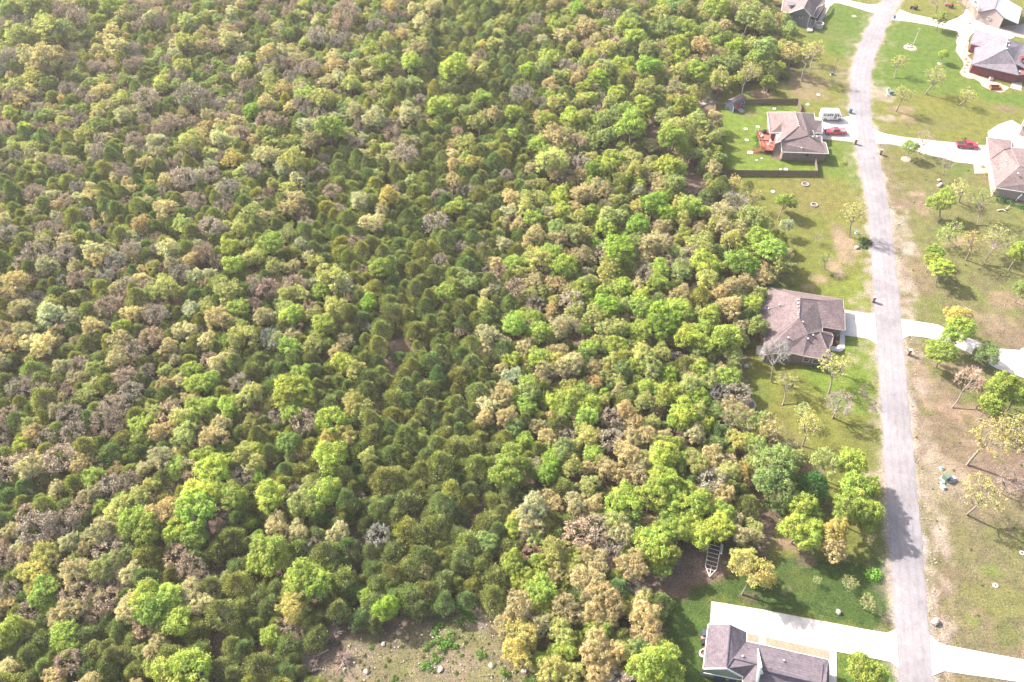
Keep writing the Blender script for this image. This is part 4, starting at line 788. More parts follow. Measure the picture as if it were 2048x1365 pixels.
def bus():
    q = Z4(1215, 455); p = empty('shuttle_bus', (q[0], q[1]+.2, .1), -.02, 'white shuttle bus with dark side windows parked on the wide driveway', 'bus')
    wp = paint('white_coach_paint', (.72, .71, .70), .4)
    b = MB().side([(-3.1, .5), (-3.1, 2.75), (-2.95, 2.9), (1.75, 2.9), (2.0, 2.75), (2.05, 1.9), (2.45, 1.25), (3.1, 1.1), (3.18, .9), (3.18, .45), (2.7, .45), (2.7, .75), (2.5, .9), (2.1, .9), (1.9, .75), (1.9, .45), (-1.4, .45), (-1.4, .75), (-1.6, .9), (-2.0, .9), (-2.2, .75), (-2.2, .5)], -1.1, 1.1)
    b.build('body', wp, p, bevel=.06)
    for x, w_ in ((-2.45, .28), (-2.0, .3), (-1.35, .48), (-.75, .48), (-.15, .48)):
        for y in (-1.12, 1.12): MB().box((x, y, 1.95), (w_, .03, .62)).build('window', M_GLASS, p)
    dr_ = MB().box((.85, -1.12, 1.5), (.8, .04, 1.9)).build('passenger_door', M_WHITE, p)
    for x in (.65, 1.05): MB().box((x, -1.15, 1.6), (.28, .03, 1.5)).build('pane', M_GLASS, dr_)
    for y in (-1.12, 1.12): MB().box((1.6, y, 1.85), (.45, .03, .7)).build('cab_window', M_GLASS, p)
    MB().box((2.25, 0, 1.65), (.06, 1.8, .85), 0, 0, -.55).build('windscreen', M_GLASS, p)
    for y in (-.85, .85): MB().box((3.19, y, .85), (.05, .28, .2)).build('headlight', flat('lamp_glass', (.7, .7, .68), .2), p)
    MB().box((3.24, 0, .5), (.12, 2.1, .22)).build('bumper', M_DARK, p); MB().box((-.8, -1.125, 1.35), (2.6, .01, .05)).build('side_stripe', flat('brown_stripe', (.25, .15, .12)), p)
    for y in (-1.3, 1.3): MB().box((2.15, y, 1.7), (.1, .22, .35)).build('mirror', M_DARK, p)
    wheels(p, (-1.8, 2.3), (-.98, .98), .4)
bus()
def tractor(loc, rz, label, red):
    p = empty('small_tractor', loc, rz, label, 'tractor', 'small red tractors on the grass')
    MB().box((.55, 0, .75), (1.1, .5, .5)).build('bonnet', red, p, bevel=.06); MB().box((-.5, 0, .6), (1.0, .7, .25)).build('chassis', M_DARK, p)
    MB().box((-.6, 0, .95), (.5, .5, .12)).build('seat', M_DARK, p); MB().box((-.85, 0, 1.2), (.1, .5, .45)).build('backrest', M_DARK, p)
    for y in (-.55, .55): MB().box((-.65, y, 1.05), (.9, .25, .08)).build('mudguard', red, p)
    MB().lathe([(.2, 0), (.2, .03)], 12, (-.1, 0, 1.15)).tube((-.1, 0, 1.15), (.1, 0, .9), .03).build('steering_wheel', M_DARK, p)
    for y in (-.6, .6):
        MB().tube((-.7, y-.16, .55), (-.7, y+.16, .55), .55, n=16).build('rear_wheel', M_RUBBER, p); MB().tube((.8, y*.8-.1, .35), (.8, y*.8+.1, .35), .35, n=14).build('front_wheel', M_RUBBER, p)
    MB().tube((-.9, -.4, .9), (-.9, -.4, 1.9), .04).tube((-.9, .4, .9), (-.9, .4, 1.9), .04).tube((-.9, -.4, 1.9), (-.9, .4, 1.9), .04).build('roll_bar', M_DARK, p)
tractor(Z1(1348, 58), 2.6, 'dark red tractor nearest the road, on the grass by the top driveway', paint('dark_red_paint', (.16, .03, .04)))
tractor(Z1(1572, 45), 2.2, 'bright red tractor nearer the taupe workshop, on the grass', paint('bright_red_paint', (.5, .03, .08)))
def car(loc, rz):
    p = empty('parked_car', loc, rz, 'white car just reaching in at the right edge on the pale driveway', 'car')
    w = .9; wp = paint('white_car_paint', (.72, .72, .72))
    MB().side([(-2.3, .4), (-2.35, .85), (-2.1, 1.0), (1.1, 1.0), (2.1, .85), (2.3, .65), (2.3, .35), (1.8, .35), (1.6, .65), (1.2, .65), (1.0, .35), (-1.1, .35), (-1.3, .65), (-1.7, .65), (-1.9, .35)], -w, w).build('body', wp, p, bevel=.06)
    MB().side([(-1.75, .98), (-1.3, 1.42), (.2, 1.42), (1.0, .98)], -.72, .72).build('cabin', M_GLASS, p); MB().box((-.55, 0, 1.44), (1.4, 1.35, .06)).build('roof', wp, p)
    for y in (-.65, .65): MB().box((2.28, y, .68), (.08, .35, .14)).build('headlight', flat('lamp_glass', (.7, .7, .68), .2), p); MB().box((-2.33, y, .78), (.06, .3, .14)).build('tail_light', flat('tail_red', (.3, .01, .01), .3), p)
    wheels(p, (-1.5, 1.4), (-.78, .78), .33, .22)
q = Z2(2095, 975); car((q[0], q[1], .1), 0.1)
def trailer():
    Zt = Z(1300, 900, 3.9); a = Vector(Zt(460, 1000)); b = Vector(Zt(505, 730)); d = b-a; rz = math.atan2(d.y, d.x)
    p = empty('boat_trailer', (a.x, a.y, 0), rz, 'empty rusty white trailer frame with cross rungs on bare soil under the bright trees', 'trailer')
    L_ = d.length; mt = flat('worn_trailer_paint', (.50, .46, .42), .7, .3, .3, 3); w = .95
    for s in (-1, 1):
        MB().tube((0, 0, .5), (1.7, s*w, .55), .06, n=5).tube((1.7, s*w, .55), (L_, s*w*1.1, .55), .07, n=5).build('side_rail', mt, p)
    k = 0; x = 1.3
    while x < L_: 
        ww_ = min(1.1, x/1.7)*w; MB().tube((x, -ww_, .56), (x, ww_, .56), .05, n=5).build('crossbar', mt, p); x += .78
    MB().tube((0, 0, .5), (2.1, 0, .5), .06).build('tongue', mt, p); MB().tube((.2, 0, .0), (.2, 0, .55), .04).build('jack', M_STEEL, p)
    for s in (-1, 1):
        MB().box((L_-1.2, s*1.25, .75), (1.9, .3, .06)).build('mudguard', mt, p)
        for x in (L_-1.65, L_-.8): MB().tube((x, s*1.25-.1, .33), (x, s*1.25+.1, .33), .33, n=14).build('wheel', M_RUBBER, p)
        MB().tube((L_-.3, s*1.0, .5), (L_-.3, s*1.0, 1.3), .05).build('guide_post', mt, p)
trailer()
# ---------------------------------------------------------------- street and garden things
def bin_(loc, rz, label):
    c = flat('blue_bin_plastic', (.015, .07, .20), .5); p = empty('wheeled_bin', loc, rz, label, 'wheelie bin', 'blue wheeled bins by the road')
    m = MB(); m.add([(-.25, -.28, .1), (.25, -.28, .1), (.25, .28, .1), (-.25, .28, .1), (-.3, -.36, 1.05), (.3, -.36, 1.05), (.3, .36, 1.05), (-.3, .36, 1.05)], [(3, 2, 1, 0), (4, 5, 6, 7), (0, 1, 5, 4), (1, 2, 6, 5), (2, 3, 7, 6), (3, 0, 4, 7)]); m.build('bin_body', c, p)
    MB().box((0, 0, 1.09), (.66, .8, .07)).build('lid', c, p); MB().tube((-.3, .42, 1.02), (.3, .42, 1.02), .03).build('handle', M_DARK, p)
    for s in (-1, 1): MB().tube((s*.28, .3, .12), (s*.34, .3, .12), .12, n=10).build('wheel', M_RUBBER, p)
bin_(Z1(948, 715), .3, 'blue wheeled bin left of the road by the shuttle bus driveway'); bin_(Z1(1227, 120), -.2, 'blue wheeled bin right of the road by the top driveway')
def mailbox(loc, rz, label):
    p = empty('brick_mailbox', loc, rz, label, 'mailbox', 'brick mailbox pillars along the road')
    MB().box((0, 0, .75), (.6, .55, 1.5)).build('pillar', BR_BROWN, p); MB().box((0, 0, 1.54), (.72, .67, .09)).build('cap', M_STONE, p)
    MB().box((.31, 0, 1.15), (.04, .28, .3)).build('mail_door', M_DARK, p)
mailbox(Z1(978, 912), 0, 'brick mailbox pillar by the driveway with the red pickup and shuttle bus')
mailbox(Z1(1138, 978), math.pi, 'brick mailbox pillar right of the road below the long pale driveway')
mailbox(Z2(1092, 645), 0, 'brick mailbox pillar by the grass above the short wide driveway')
mailbox(Z2(1315, 978), math.pi, 'brick mailbox pillar on bare soil right of the road, under the curving driveway')
def boulder(name, loc, s, label, seed, cat='boulder', mat=M_STONE):
    m = MB(); m.lathe([(.5, 0), (.62, .15), (.6, .4), (.42, .68), (.15, .8), (.01, .82)], 9, wob=.35, seed=seed); o = m.build(name, mat, None, False, loc, seed*1.3); o.scale = (s[0], s[1], s[2]); return tag(o, label, cat)
boulder('boulder', Z3(1134, 1075), (1.2, .9, 1.1), 'large pale boulder at the right road edge above the bottom driveway', 3)
boulder('boulder', Z2(990, 305), (1.2, .9, .7), 'pale rock beside the dark bush left of the road', 5)
for k, (x, y) in enumerate(((1510, 1145), (1520, 1170), (1508, 1180))): boulder('boulder', Z1(x, y), (.9, .8, .8), ['white rock, uppermost of three by the thin tree', 'white rock, middle one of three by the thin tree', 'white rock, lowest of three by the thin tree'][k], 7+k)
boulder('boulder', Z3(668, 1028), (.8, .7, .8), 'small grey rock in the lawn above the wide white driveway', 11)
for k, (x, y, s_) in enumerate(((30, 640, 1.2), (55, 625, 1.0), (20, 665, 1.3), (70, 648, .8), (45, 612, .8))): boulder('boulder', Z1(x, y), (s_*1.5, s_*1.1, s_*.5), ['grey slab', 'pale slab', 'widest pale slab', 'smallest grey slab', 'uppermost grey slab'][k]+' in the rubble pile beside the dark blue shed', 20+k)
for k, (x, y, s_) in enumerate(((828, 1305, .7), (760, 1250, .4), (930, 1140, .6), (700, 1290, .5))): boulder('boulder', Z(450, 900, 2.935)(x, y), (s_, s_, s_*.6), ['white rock near the bottom edge of the rocky clearing', 'small pale rock at the left of the rocky clearing', 'pale rock at the top of the rocky clearing', 'pale rock beside the fallen grey brush'][k], 30+k)
for k, (x, y, s_) in enumerate(((240, 1268, .8), (435, 1300, .8), (1265, 1290, .9))):
    boulder('boulder', (Z(900, 900, 2.935) if k < 2 else Z(450, 900, 2.935))(x, y), (s_, s_*.8, s_*.5), ['pale flat rock right of the low green bushes in the clearing', 'pale square rock at the right end of the clearing', 'pale rock ledge below the bushes in the clearing'][k], 40+k)
RING_L = [(Z1, 748, 601, 'uppermost white ring in the grass left of the road'), (Z1, 680, 663, 'white ring in the grass outside the fence corner'), (Z1, 470, 689, 'white ring just inside the top fence'), (Z1, 289, 818, 'white ring on a short dark stand left of the red deck'),
          (Z1, 296, 888, 'white ring in the yard left of the red deck stairs'), (Z1, 543, 1073, 'white ring just inside the bottom fence'), (Z1, 461, 1213, 'white ring in the grass right below the fence corner'), (Z3, 1427, 898, 'white ring around a tiny plant in the bottom right field'),
          (Z3, 1556, 742, 'white ring touching the right edge of the photo')]
for f, x, y, lb in RING_L:
    p = empty('tree_ring', f(x, y), 0, lb, 'ring', 'pale rings set in the grass'); s_ = .52 if f is Z1 else .42
    MB().lathe([(s_, 0), (s_, .12), (s_*.55, .16), (s_*.5, .05)], 20).build('ring', M_WHITE, p); MB().lathe([(s_*.5, .06), (.01, .09)], 14).build('soil', flat('dark_soil', (.05, .035, .03), .95), p)
for f, x, y, lb, s_ in [(Z1, 664, 1168, 'pinkish stone ring fire pit in the grass below the fence', .95), (Z1, 721, 1298, 'pinkish stone ring in the grass left of the road, lower one', .9), (Z2, 308, 1297, 'stone ringed fire pit on bare soil behind the brown shingled house', 1.45), (Z(1200, 300, 4.55), 848, 392, 'white ring at the edge of the woods left of the grey bare tree', .8)]:
    p = empty('fire_pit', f(x, y), 0, lb, 'fire pit')
    for k in range(12):
        a_ = k*math.pi/6; MB().box((0, 0, .14), (s_*.5, s_*.26, .28), a_+math.pi/2).build('stone', M_STONE, p, loc=(s_*.85*math.cos(a_), s_*.85*math.sin(a_), 0))
    MB().lathe([(s_*.72, .06), (.01, .08)], 16).build('ash', flat('ash', (.10, .085, .08), .95), p)
for f, x, y, rx, lb in [(Z1, 1304, 1008, 31, 'rounded bed of pale stones under the small tree by the long driveway'), (Z1, 1515, 405, 16, 'small pale mulch circle under the young tree on the striped lawn'), (Z1, 1330, 303, 40, 'bed of pale stones round the foot of the flagpole'), (Z1, 975, 105, 15, 'small pale sandy circle in the lawn by the slate blue house')]:
    r_ = rx/3.1605/ppm(y/3.16); p = MB().lathe([(r_, 0), (r_*.95, .10), (r_*.6, .16), (.01, .2)], 18, wob=.18, seed=int(x)).build('stone_bed', flat('pale_pink_stones', (.30, .225, .185), .9, .1, .4, 3, bump=.7), None, False, f(x, y)); tag(p, lb, 'stone bed')
for k in range(7):
    q = Z1(1330+random.uniform(-22, 22), 298+random.uniform(-14, 10)); boulder('stone', (q[0], q[1], .12), (.6, .5, .5), 'pale stone in the bed round the flagpole', 60+k, 'stone')['group'] = 'stones round the flagpole'
fp = empty('flagpole', Z1(1349, 280), 0, 'white flagpole standing in the pale stone bed on the striped lawn', 'flagpole')
MB().tube((0, 0, 0), (0, 0, 5.2), .08, .05, 8).build('pole', M_WHITE, fp); MB().lathe([(.01, 0), (.1, .1), (.01, .2)], 8, (0, 0, 5.2)).build('ball', M_STEEL, fp); MB().box((.18, 0, 4.6), (.36, .03, .9)).build('furled_flag', flat('pale_cloth', (.5, .45, .45), .8), fp)
lp = empty('lamp_post', Z1(838, 470), 0, 'grey street lamp post in the grass between the sparse trees and the road', 'street lamp')
MB().tube((0, 0, 0), (0, 0, 4.6), .09, .06, 8).build('pole', flat('dark_metal', (.08, .08, .085), .5), lp); MB().box((.15, 0, 4.7), (.6, .25, .16)).build('lamp_head', M_DARK, lp)
def util(loc, rz, label, s=(1.1, 1.0, 1.0), c=(.10, .14, .11)):
    p = empty('utility_box', loc, rz, label, 'utility box'); mm = flat('utility_%02d%02d' % (int(c[0]*99), int(c[1]*99)), c, .6)
    MB().box((0, 0, s[2]/2), s).build('casing', mm, p, bevel=.03); MB().box((0, 0, s[2]+.05), (s[0]+.08, s[1]+.08, .07)).build('lid', mm, p); MB().box((0, 0, .03), (s[0]+.4, s[1]+.4, .1)).build('pad', M_CONC, p)
util(Z1(1205, 594), .2, 'dark green utility box on a pad at the edge of the striped lawn', (1.5, 1.0, .9)); util(Z1(1186, 578), 0, 'narrow pale cabinet behind the dark utility box', (.4, .4, 1.0), (.25, .28, .26)); util(Z1(1184, 606), 0, 'low teal cabinet in front of the dark utility box', (.4, .35, .4), (.12, .2, .2))
util(Z1(834, 474), 0, 'small dark box at the foot of the street lamp', (.8, .6, .6), (.05, .09, .09))
util(Z3(1183, 382), .5, 'dark green box, taller of the cluster on the straw covered soil', (1.0, 1.0, 1.2)); util(Z3(1213, 386), .3, 'blue grey metal box right of the tall green one', (1.1, .7, .6), (.2, .22, .3))
util(Z3(1167, 332), 0, 'small light blue marker box, uppermost by the road', (.35, .3, .35), (.10, .27, .36)); util(Z3(1171, 406), 0, 'small light blue marker box, lower one by the road', (.35, .3, .35), (.10, .27, .37)); util(Z3(1174, 425), .4, 'pale green box, lowest of the cluster by the road', (.6, .6, .4), (.26, .30, .25))
util(Z2(987, 212), 0, 'small light blue marker by the thin yellow tree left of the road', (.3, .3, .6), (.10, .27, .36))
util(Z2(293, 1052), 0, 'small pale blue box in the shady grass behind the brown house', (.4, .4, .3), (.4, .42, .5))
for f, x, y, lb in [(Z1, 358, 1014, 'pale green septic lid'), (Z1, 390, 1004, 'whitish septic lid'), (Z1, 510, 1073, 'small pale lid by the fence')]:
    o = MB().lathe([(.32, 0), (.32, .1), (.01, .14)], 14).build('septic_lid', flat('lid_green', (.35, .5, .42), .6), None, False, f(x, y)); tag(o, lb+' in the grass of the fenced yard', 'lid')
lg = MB(); lg.tube((0, 0, .2), (2.3, .5, .2), .2, .15, 8); o = lg.build('log', M_BARK, None, True, Z(1200, 600, 4.55)(1400, 1058)); tag(o, 'short pale cut log lying by the fire pit', 'log')
lg = MB(); lg.tube((0, 0, .2), (2.2, .3, .3), .2, .16, 7).tube((2.2, .3, .3), (3.6, 1.6, .6), .14, .06, 7).tube((1.3, .2, .3), (2.0, -1.0, .4), .1, .04); o = lg.build('fallen_branch', flat('pale_dead_wood', (.42, .34, .26), .9), None, True, Z1(1880, 1335)); tag(o, 'pale fallen branch by the bushes at the right edge', 'branch')
# stacked things against the left wall of the bottom house
q = Z6(275, 845); p = empty('white_barrel', q, 0, 'round white barrel with open top against the left wall of the bottom house', 'barrel')
MB().lathe([(.62, 0), (.68, .5), (.62, 1.0), (.5, 1.0), (.48, .7)], 18).build('barrel_body', M_WHITE, p, True); MB().lathe([(.48, .75), (.01, .78)], 14).build('contents', flat('brown_soil', (.15, .09, .075), .95), p)
for x, y, s_, c, lb in [(295, 605, (1.0, .8, .9), (.05, .06, .10), 'dark blue storage box against the left wall of the bottom house'), (285, 650, (.9, .5, .4), (.35, .22, .17), 'brown crate between the dark boxes beside the bottom house'), (283, 700, (.8, .7, .8), (.03, .03, .035), 'black tool box beside the bottom house'),
                        (296, 782, (.35, .4, .5), (.75, .14, .02), 'small orange can beside the white barrel'), (470, 1140, (1.5, .7, .8), (.03, .035, .07), 'dark blue covered bench under the green gable'), (620, 1155, (1.0, .7, .8), (.05, .06, .12), 'blue and white crate under the green gable')]:
    q = Z6(x, y); p = empty('storage_box', q, .1, lb, 'box'); mm = flat('box_%02d_%02d' % (int(c[0]*99), int(c[2]*99)), c, .5)
    MB().box((0, 0, s_[2]/2), s_).build('box_body', mm, p, bevel=.03); MB().box((0, 0, s_[2]+.03), (s_[0]+.05, s_[1]+.05, .06)).build('lid', mm, p)
# two blue chairs by the stone patch at the bottom
for k, (x, y) in enumerate(((942, 1318), (984, 1335))):
    c = empty('blue_camp_chair', Z(900, 900, 2.935)(x, y), .5+k, ['blue camp chair, upper one by the pale slab at the bottom edge', 'blue camp chair, lower one by the pale slab at the bottom edge'][k], 'chair', 'blue camp chairs'); mb = flat('blue_canvas', (.03, .10, .30), .8)
    MB().box((0, 0, .42), (.6, .6, .05)).build('seat', mb, c); MB().box((0, -.3, .75), (.6, .05, .6), 0, -.2).build('backrest', mb, c)
    for sx in (-.27, .27):
        for sy in (-.27, .27): MB().tube((sx, sy, 0), (sx, sy, .6), .025).build('leg', M_DARK, c)
o = MB().prism([Z(900, 900, 2.935)(x, y)[:2] for x, y in ((880, 1322), (930, 1305), (965, 1325), (1000, 1350), (950, 1362), (900, 1352))], 0, .12).build('stone_slab', M_CONC); tag(o, 'pale stone slab beside the two blue camp chairs', 'slab')
o = MB().box((0, 0, .4), (1.1, .6, .8)).build('propane_tank', M_WHITE, None, False, Z5(165, 560)); tag(o, 'white box unit at the back wall behind the olive tree', 'air conditioner')
bt = empty('garden_bed_box', Z1(487, 30), 0, 'raised brown planter bed on bare soil beyond the slate blue house', 'planter'); MB().box((0, 0, .25), (2.2, 3.0, .5)).build('frame', M_WOODR, bt); MB().box((0, 0, .51), (1.9, 2.7, .06)).build('soil', flat('brown_soil', (.15, .09, .075), .95), bt)
# garden shrubs
def shrub(loc, r, tint, label, name='shrub', n=260, cat='shrub', group=None):
    d = rng.normal(size=(n, 3)); d /= np.linalg.norm(d, axis=1)[:, None]; d[:, 2] = abs(d[:, 2]); pos = d*(0.55+0.45*rng.random((n, 1)))*np.array([1, 1, .9])
    if n > 500: lc = rng.normal(size=(7, 3))*np.array([.42, .42, .12]); lr = .35+.3*rng.random(7); li_ = rng.integers(0, 7, n); pos = lc[li_]+pos*lr[li_][:, None]; pos[:, 2] = abs(pos[:, 2])
    mesh = leaf_mesh('shrub_leaves', pos, d, 0.16, rng.random(n), M_LEAF)
    o = bpy.data.objects.new(name, mesh); col.objects.link(o); o.location = loc; o.scale = (r, r, r); o['tint'] = list(tint); return tag(o, label, cat, group)
def leaf_mesh(name, pos, nrm, size, shade, mat, aspect=0.8, spiky=False, hue=None):
    n = len(pos); nr = nrm+rng.normal(size=(n, 3))*0.55+np.array([0, 0, .35]); nr /= np.linalg.norm(nr, axis=1)[:, None]+1e-9
    t = np.cross(nr, rng.normal(size=(n, 3))); t /= np.linalg.norm(t, axis=1)[:, None]+1e-9; b = np.cross(nr, t)
    if spiky: t, nr = nr, t; b = np.cross(nr, t)
    s = (size*(0.6+0.8*rng.random(n)))[:, None] if np.isscalar(size) else size[:, None]
    t = t*s*0.5; b = b*s*0.5*aspect; c = pos
    v = np.stack([c-t-b*.6, c+t*.2-b, c+t+b*.5, c-t*.3+b], 1).reshape(-1, 3)
    m = bpy.data.meshes.new(name); m.vertices.add(4*n); m.vertices.foreach_set('co', v.astype(np.float32).ravel())
    m.loops.add(4*n); m.loops.foreach_set('vertex_index', np.arange(4*n, dtype=np.int32)); m.polygons.add(n)
    m.polygons.foreach_set('loop_start', np.arange(0, 4*n, 4, dtype=np.int32)); m.polygons.foreach_set('loop_total', np.full(n, 4, np.int32)); m.update()
    m.attributes.new('leaf_shade', 'FLOAT', 'FACE').data.foreach_set('value', np.asarray(shade, np.float32)); m.attributes.new('leaf_hue', 'FLOAT', 'FACE').data.foreach_set('value', np.asarray(np.full(n, .5) if hue is None else hue, np.float32)); m.materials.append(mat); return m
SHR = [(Z7, 335, 705, .62, (.55, .28, .01), 'golden yellow shrub'), (Z7, 360, 738, .5, (.5, .3, .02), 'smaller golden shrub'), (Z7, 408, 752, .5, (.4, .28, .03), 'golden shrub nearest the wall'), (Z7, 348, 645, .55, (.09, .1, .05), 'dark shrub above the golden ones'), (Z7, 350, 815, .55, (.1, .13, .04), 'round green shrub under the golden ones'),
       (Z7, 385, 860, .45, (.1, .13, .04), 'small green shrub second under the gold'), (Z7, 362, 900, .55, (.11, .15, .04), 'green shrub midway down'), (Z7, 335, 942, .4, (.1, .12, .04), 'small green shrub above the bottom corner'), (Z7, 335, 992, .42, (.09, .12, .04), 'small green shrub at the bottom corner'),
       (Z7, 380, 565, .5, (.1, .12, .05), 'green shrub beside the wall top'), (Z7, 316, 465, .3, (.35, .12, .07), 'small reddish plant')]
for f, x, y, r_, c, lb in SHR: shrub(f(x, y), r_, c, lb+' in the pink bed by the red brick house')
for x, y, r_, lb in ((312, 312, .5, 'leftmost'), (360, 322, .5, 'middle'), (408, 332, .55, 'rightmost')): shrub(Z7(x, y), r_, (.12, .15, .06), lb+' of three grey green tufts before the taupe workshop')
for x, y, r_, c, lb in ((1328, 858, .55, (.75, .50, .01), 'bright yellow shrub in the dark bed of the entry courtyard'), (1280, 825, .4, (.16, .05, .04), 'reddish shrub in the courtyard bed'), (1325, 805, .35, (.1, .2, .04), 'small green shrub in the courtyard bed'), (1275, 900, .4, (.15, .05, .04), 'dark red shrub low in the courtyard bed'), (1318, 905, .3, (.08, .16, .04), 'small green shrub low in the courtyard bed'),
                        (1020, 1180, .95, (.06, .17, .03), 'round dark green bush below the brown house wall, left one'), (1095, 1145, .75, (.05, .14, .05), 'round blue green bush at the brown house corner'), (1270, 1140, .7, (.09, .1, .08), 'small grey bush near the brown house corner')): shrub(Z5(x, y), r_, c, lb)
shrub(Z4(60, 720), 1.0, (.14, .3, .03), 'bright green bush, upper of two beside the red deck'); shrub(Z4(95, 840), 1.0, (.18, .3, .04), 'bright green bush, lower of two beside the red deck'); shrub(Z4(90, 775), .8, (.09, .2, .03), 'darker green bush between the two beside the red deck')
for x, y, r_, c, lb in ((1785, 1060, .7, (.14, .16, .06), 'grey green shrub by the walk of the right edge house'), (1806, 1098, .55, (.4, .38, .02), 'yellow green shrub at the end of the walk'), (1820, 1065, .5, (.12, .16, .05), 'small green shrub nearest the porch'), (1670, 884, .8, (.07, .13, .03), 'dark green shrub above the deep red pickup truck'),
                        (1900, 1275, 1.5, (.04, .11, .02), 'large dark green shrub at the corner of the right edge house'), (1960, 1290, 1.2, (.05, .13, .03), 'dark green shrub under the right edge house wall'), (2020, 1310, 1.2, (.05, .14, .025), 'dark green shrub lowest at the right edge wall'), (910, 1035, .9, (.26, .3, .04), 'small yellow green shrub on the grass beside the road')): shrub(Z1(x, y), r_, c, lb)
for x, y, r_, c, lb in ((1035, 275, 2.0, (.06, .10, .03), 'dark green bush beside the pale rock by the road'), (835, 480, .5, (.08, .12, .03), 'tiny dark bush under the small tree')): shrub(Z2(x, y), r_, c, lb, n=700)
shrub(Z3(476, 308), .9, (.035, .075, .03), 'small round dark evergreen shrub above the bare soil', n=480); shrub(Z3(836, 850), 1.6, (.2, .40, .05), 'small bright lime tree like shrub by the road', n=495)
shrub(Z3(408, 912), .45, (.14, .3, .04), 'tiny green plant in the lawn beside the yellow oak')
# ---------------------------------------------------------------- trees
def tubes(segs, n=4):
    """one mesh from (p0, p1, r0, r1) rows"""
    p0 = np.array([s[0] for s in segs], float); p1 = np.array([s[1] for s in segs], float); r0 = np.array([s[2] for s in segs]); r1 = np.array([s[3] for s in segs])
    d = p1-p0; d /= np.linalg.norm(d, axis=1)[:, None]+1e-9; up = np.where(abs(d[:, 2:3]) < .9, np.array([[0, 0, 1.]]), np.array([[1., 0, 0]])); u = np.cross(d, up); u /= np.linalg.norm(u, axis=1)[:, None]; w = np.cross(d, u)
    V = []
    for p, r in ((p0, r0), (p1, r1)):
        for i in range(n):
            a = 2*math.pi*i/n; V.append(p+(u*math.cos(a)+w*math.sin(a))*r[:, None])
    V = np.stack(V, 1); k = len(segs); F = []
    base = np.arange(k)*2*n
    for i in range(n): F.append(np.stack([base+i, base+(i+1) % n, base+n+(i+1) % n, base+n+i], 1))
    return V.reshape(-1, 3), np.concatenate(F)
def np_mesh(name, V, F, mat):
    m = bpy.data.meshes.new(name); m.vertices.add(len(V)); m.vertices.foreach_set('co', V.astype(np.float32).ravel()); m.loops.add(F.size); m.loops.foreach_set('vertex_index', F.ravel().astype(np.int32))
    m.polygons.add(len(F)); m.polygons.foreach_set('loop_start', np.arange(0, F.size, F.shape[1], dtype=np.int32)); m.polygons.foreach_set('loop_total', np.full(len(F), F.shape[1], np.int32)); m.update(); m.materials.append(mat); return m
def bend(a, b, sag, r0, r1, k=3, wig=.12):
    a = np.array(a); b = np.array(b); out = []; off = rng.normal(size=3)*np.linalg.norm(b-a)*(.035 if r0 > .05 else wig); prev = a
    for i in range(1, k+1):
        t = i/k; q = a*(1-t)+b*t+off*math.sin(math.pi*t)+np.array([0, 0, -sag*math.sin(math.pi*t)*0.3]); out.append((prev, q, r0*(1-(i-1)/k)+r1*(i-1)/k, r0*(1-t)+r1*t)); prev = q
    return out
# all trees are built with a crown radius of 1 and the foot of the trunk at the origin
def dome_dirs(n, zmin=-.35):
    i = np.arange(n)+.5; z = 1-(1-zmin)*i/n; ph = i*2.399963+rng.random()*6; s = np.sqrt(1-z*z); d = np.stack([s*np.cos(ph), s*np.sin(ph), z], 1); d += rng.normal(size=d.shape)*.13; return d/np.linalg.norm(d, axis=1)[:, None]
def broadleaf(ntips, leaves, crad, size, zc, va, seed, inner=.3, twig=True, lob=.35):
    global rng; rng = np.random.default_rng(seed)
    dirs = dome_dirs(ntips); ph = rng.random(6)*6.28
    lo = 1-lob*.5+lob*(.5+.5*np.sin(dirs[:, 0]*3.1+ph[0])*np.cos(dirs[:, 1]*3.3+ph[1])*1.3)-.16*rng.random(ntips)
    rad = lo*np.where(rng.random(ntips) < inner, .45+.3*rng.random(ntips), .88)
    tips = dirs*rad[:, None]*np.array([1, 1, va])+np.array([0, 0, zc])
    tips[:, :2] += rng.normal(size=2)*.05
    segs = []; fork = zc-va*.62
    segs += bend((0, 0, 0), (rng.normal()*.04, rng.normal()*.04, fork), 0, .062, .05, 3); top = segs[-1][1]
    lim = []
    for k in range(7):
        a = 6.28*k/7+rng.normal()*.3; e = .55+.5*rng.random(); r_ = .62*(1 if k else .2); q = np.array([math.cos(a)*r_*math.cos(e)*1.25, math.sin(a)*r_*math.cos(e)*1.25, fork+va*(.55+.6*rng.random())]); sg = bend(top-np.array([0, 0, .12*rng.random()]), q, .05, .038, .014, 4); segs += sg; lim += [s[1] for s in sg]
    lim = np.array(lim)
    twigs = []
    for t in tips:
        j = np.argmin(np.linalg.norm(lim-t, axis=1)+rng.random(len(lim))*.1); twigs += bend(lim[j], t, .03, .013, .005, 2)
    V, F = tubes(segs+twigs, 4); trunk = np_mesh('trunk_and_limbs', V, F, M_BARK)
    # leaf clumps round each tip
    n = ntips*leaves; idx = np.repeat(np.arange(ntips), leaves); dd = rng.normal(size=(n, 3)); dd /= np.linalg.norm(dd, axis=1)[:, None]
    cr = (crad*(.7+.6*rng.random(ntips)))[idx]; rr_ = np.where(rng.random(n) < .82, .45+.5*rng.random(n), .9+.7*rng.random(n))*cr; flat_ = np.array([1.15, 1.15, .75]); low = dd[:, 2] < -.2; dd[low, 2] *= .4
    pos = tips[idx]+dd*rr_[:, None]*flat_; shade = np.clip(.5+.28*rng.normal(size=n)+(.18*rng.normal(size=ntips))[idx], 0, 1)
    hue = np.clip((.5+.3*rng.normal(size=ntips))[idx]+.12*rng.normal(size=n), 0, 1); crown = leaf_mesh('crown_leaves', pos, dd+np.array([0, 0, .2]), size, shade, M_LEAF, hue=hue); return crown, trunk
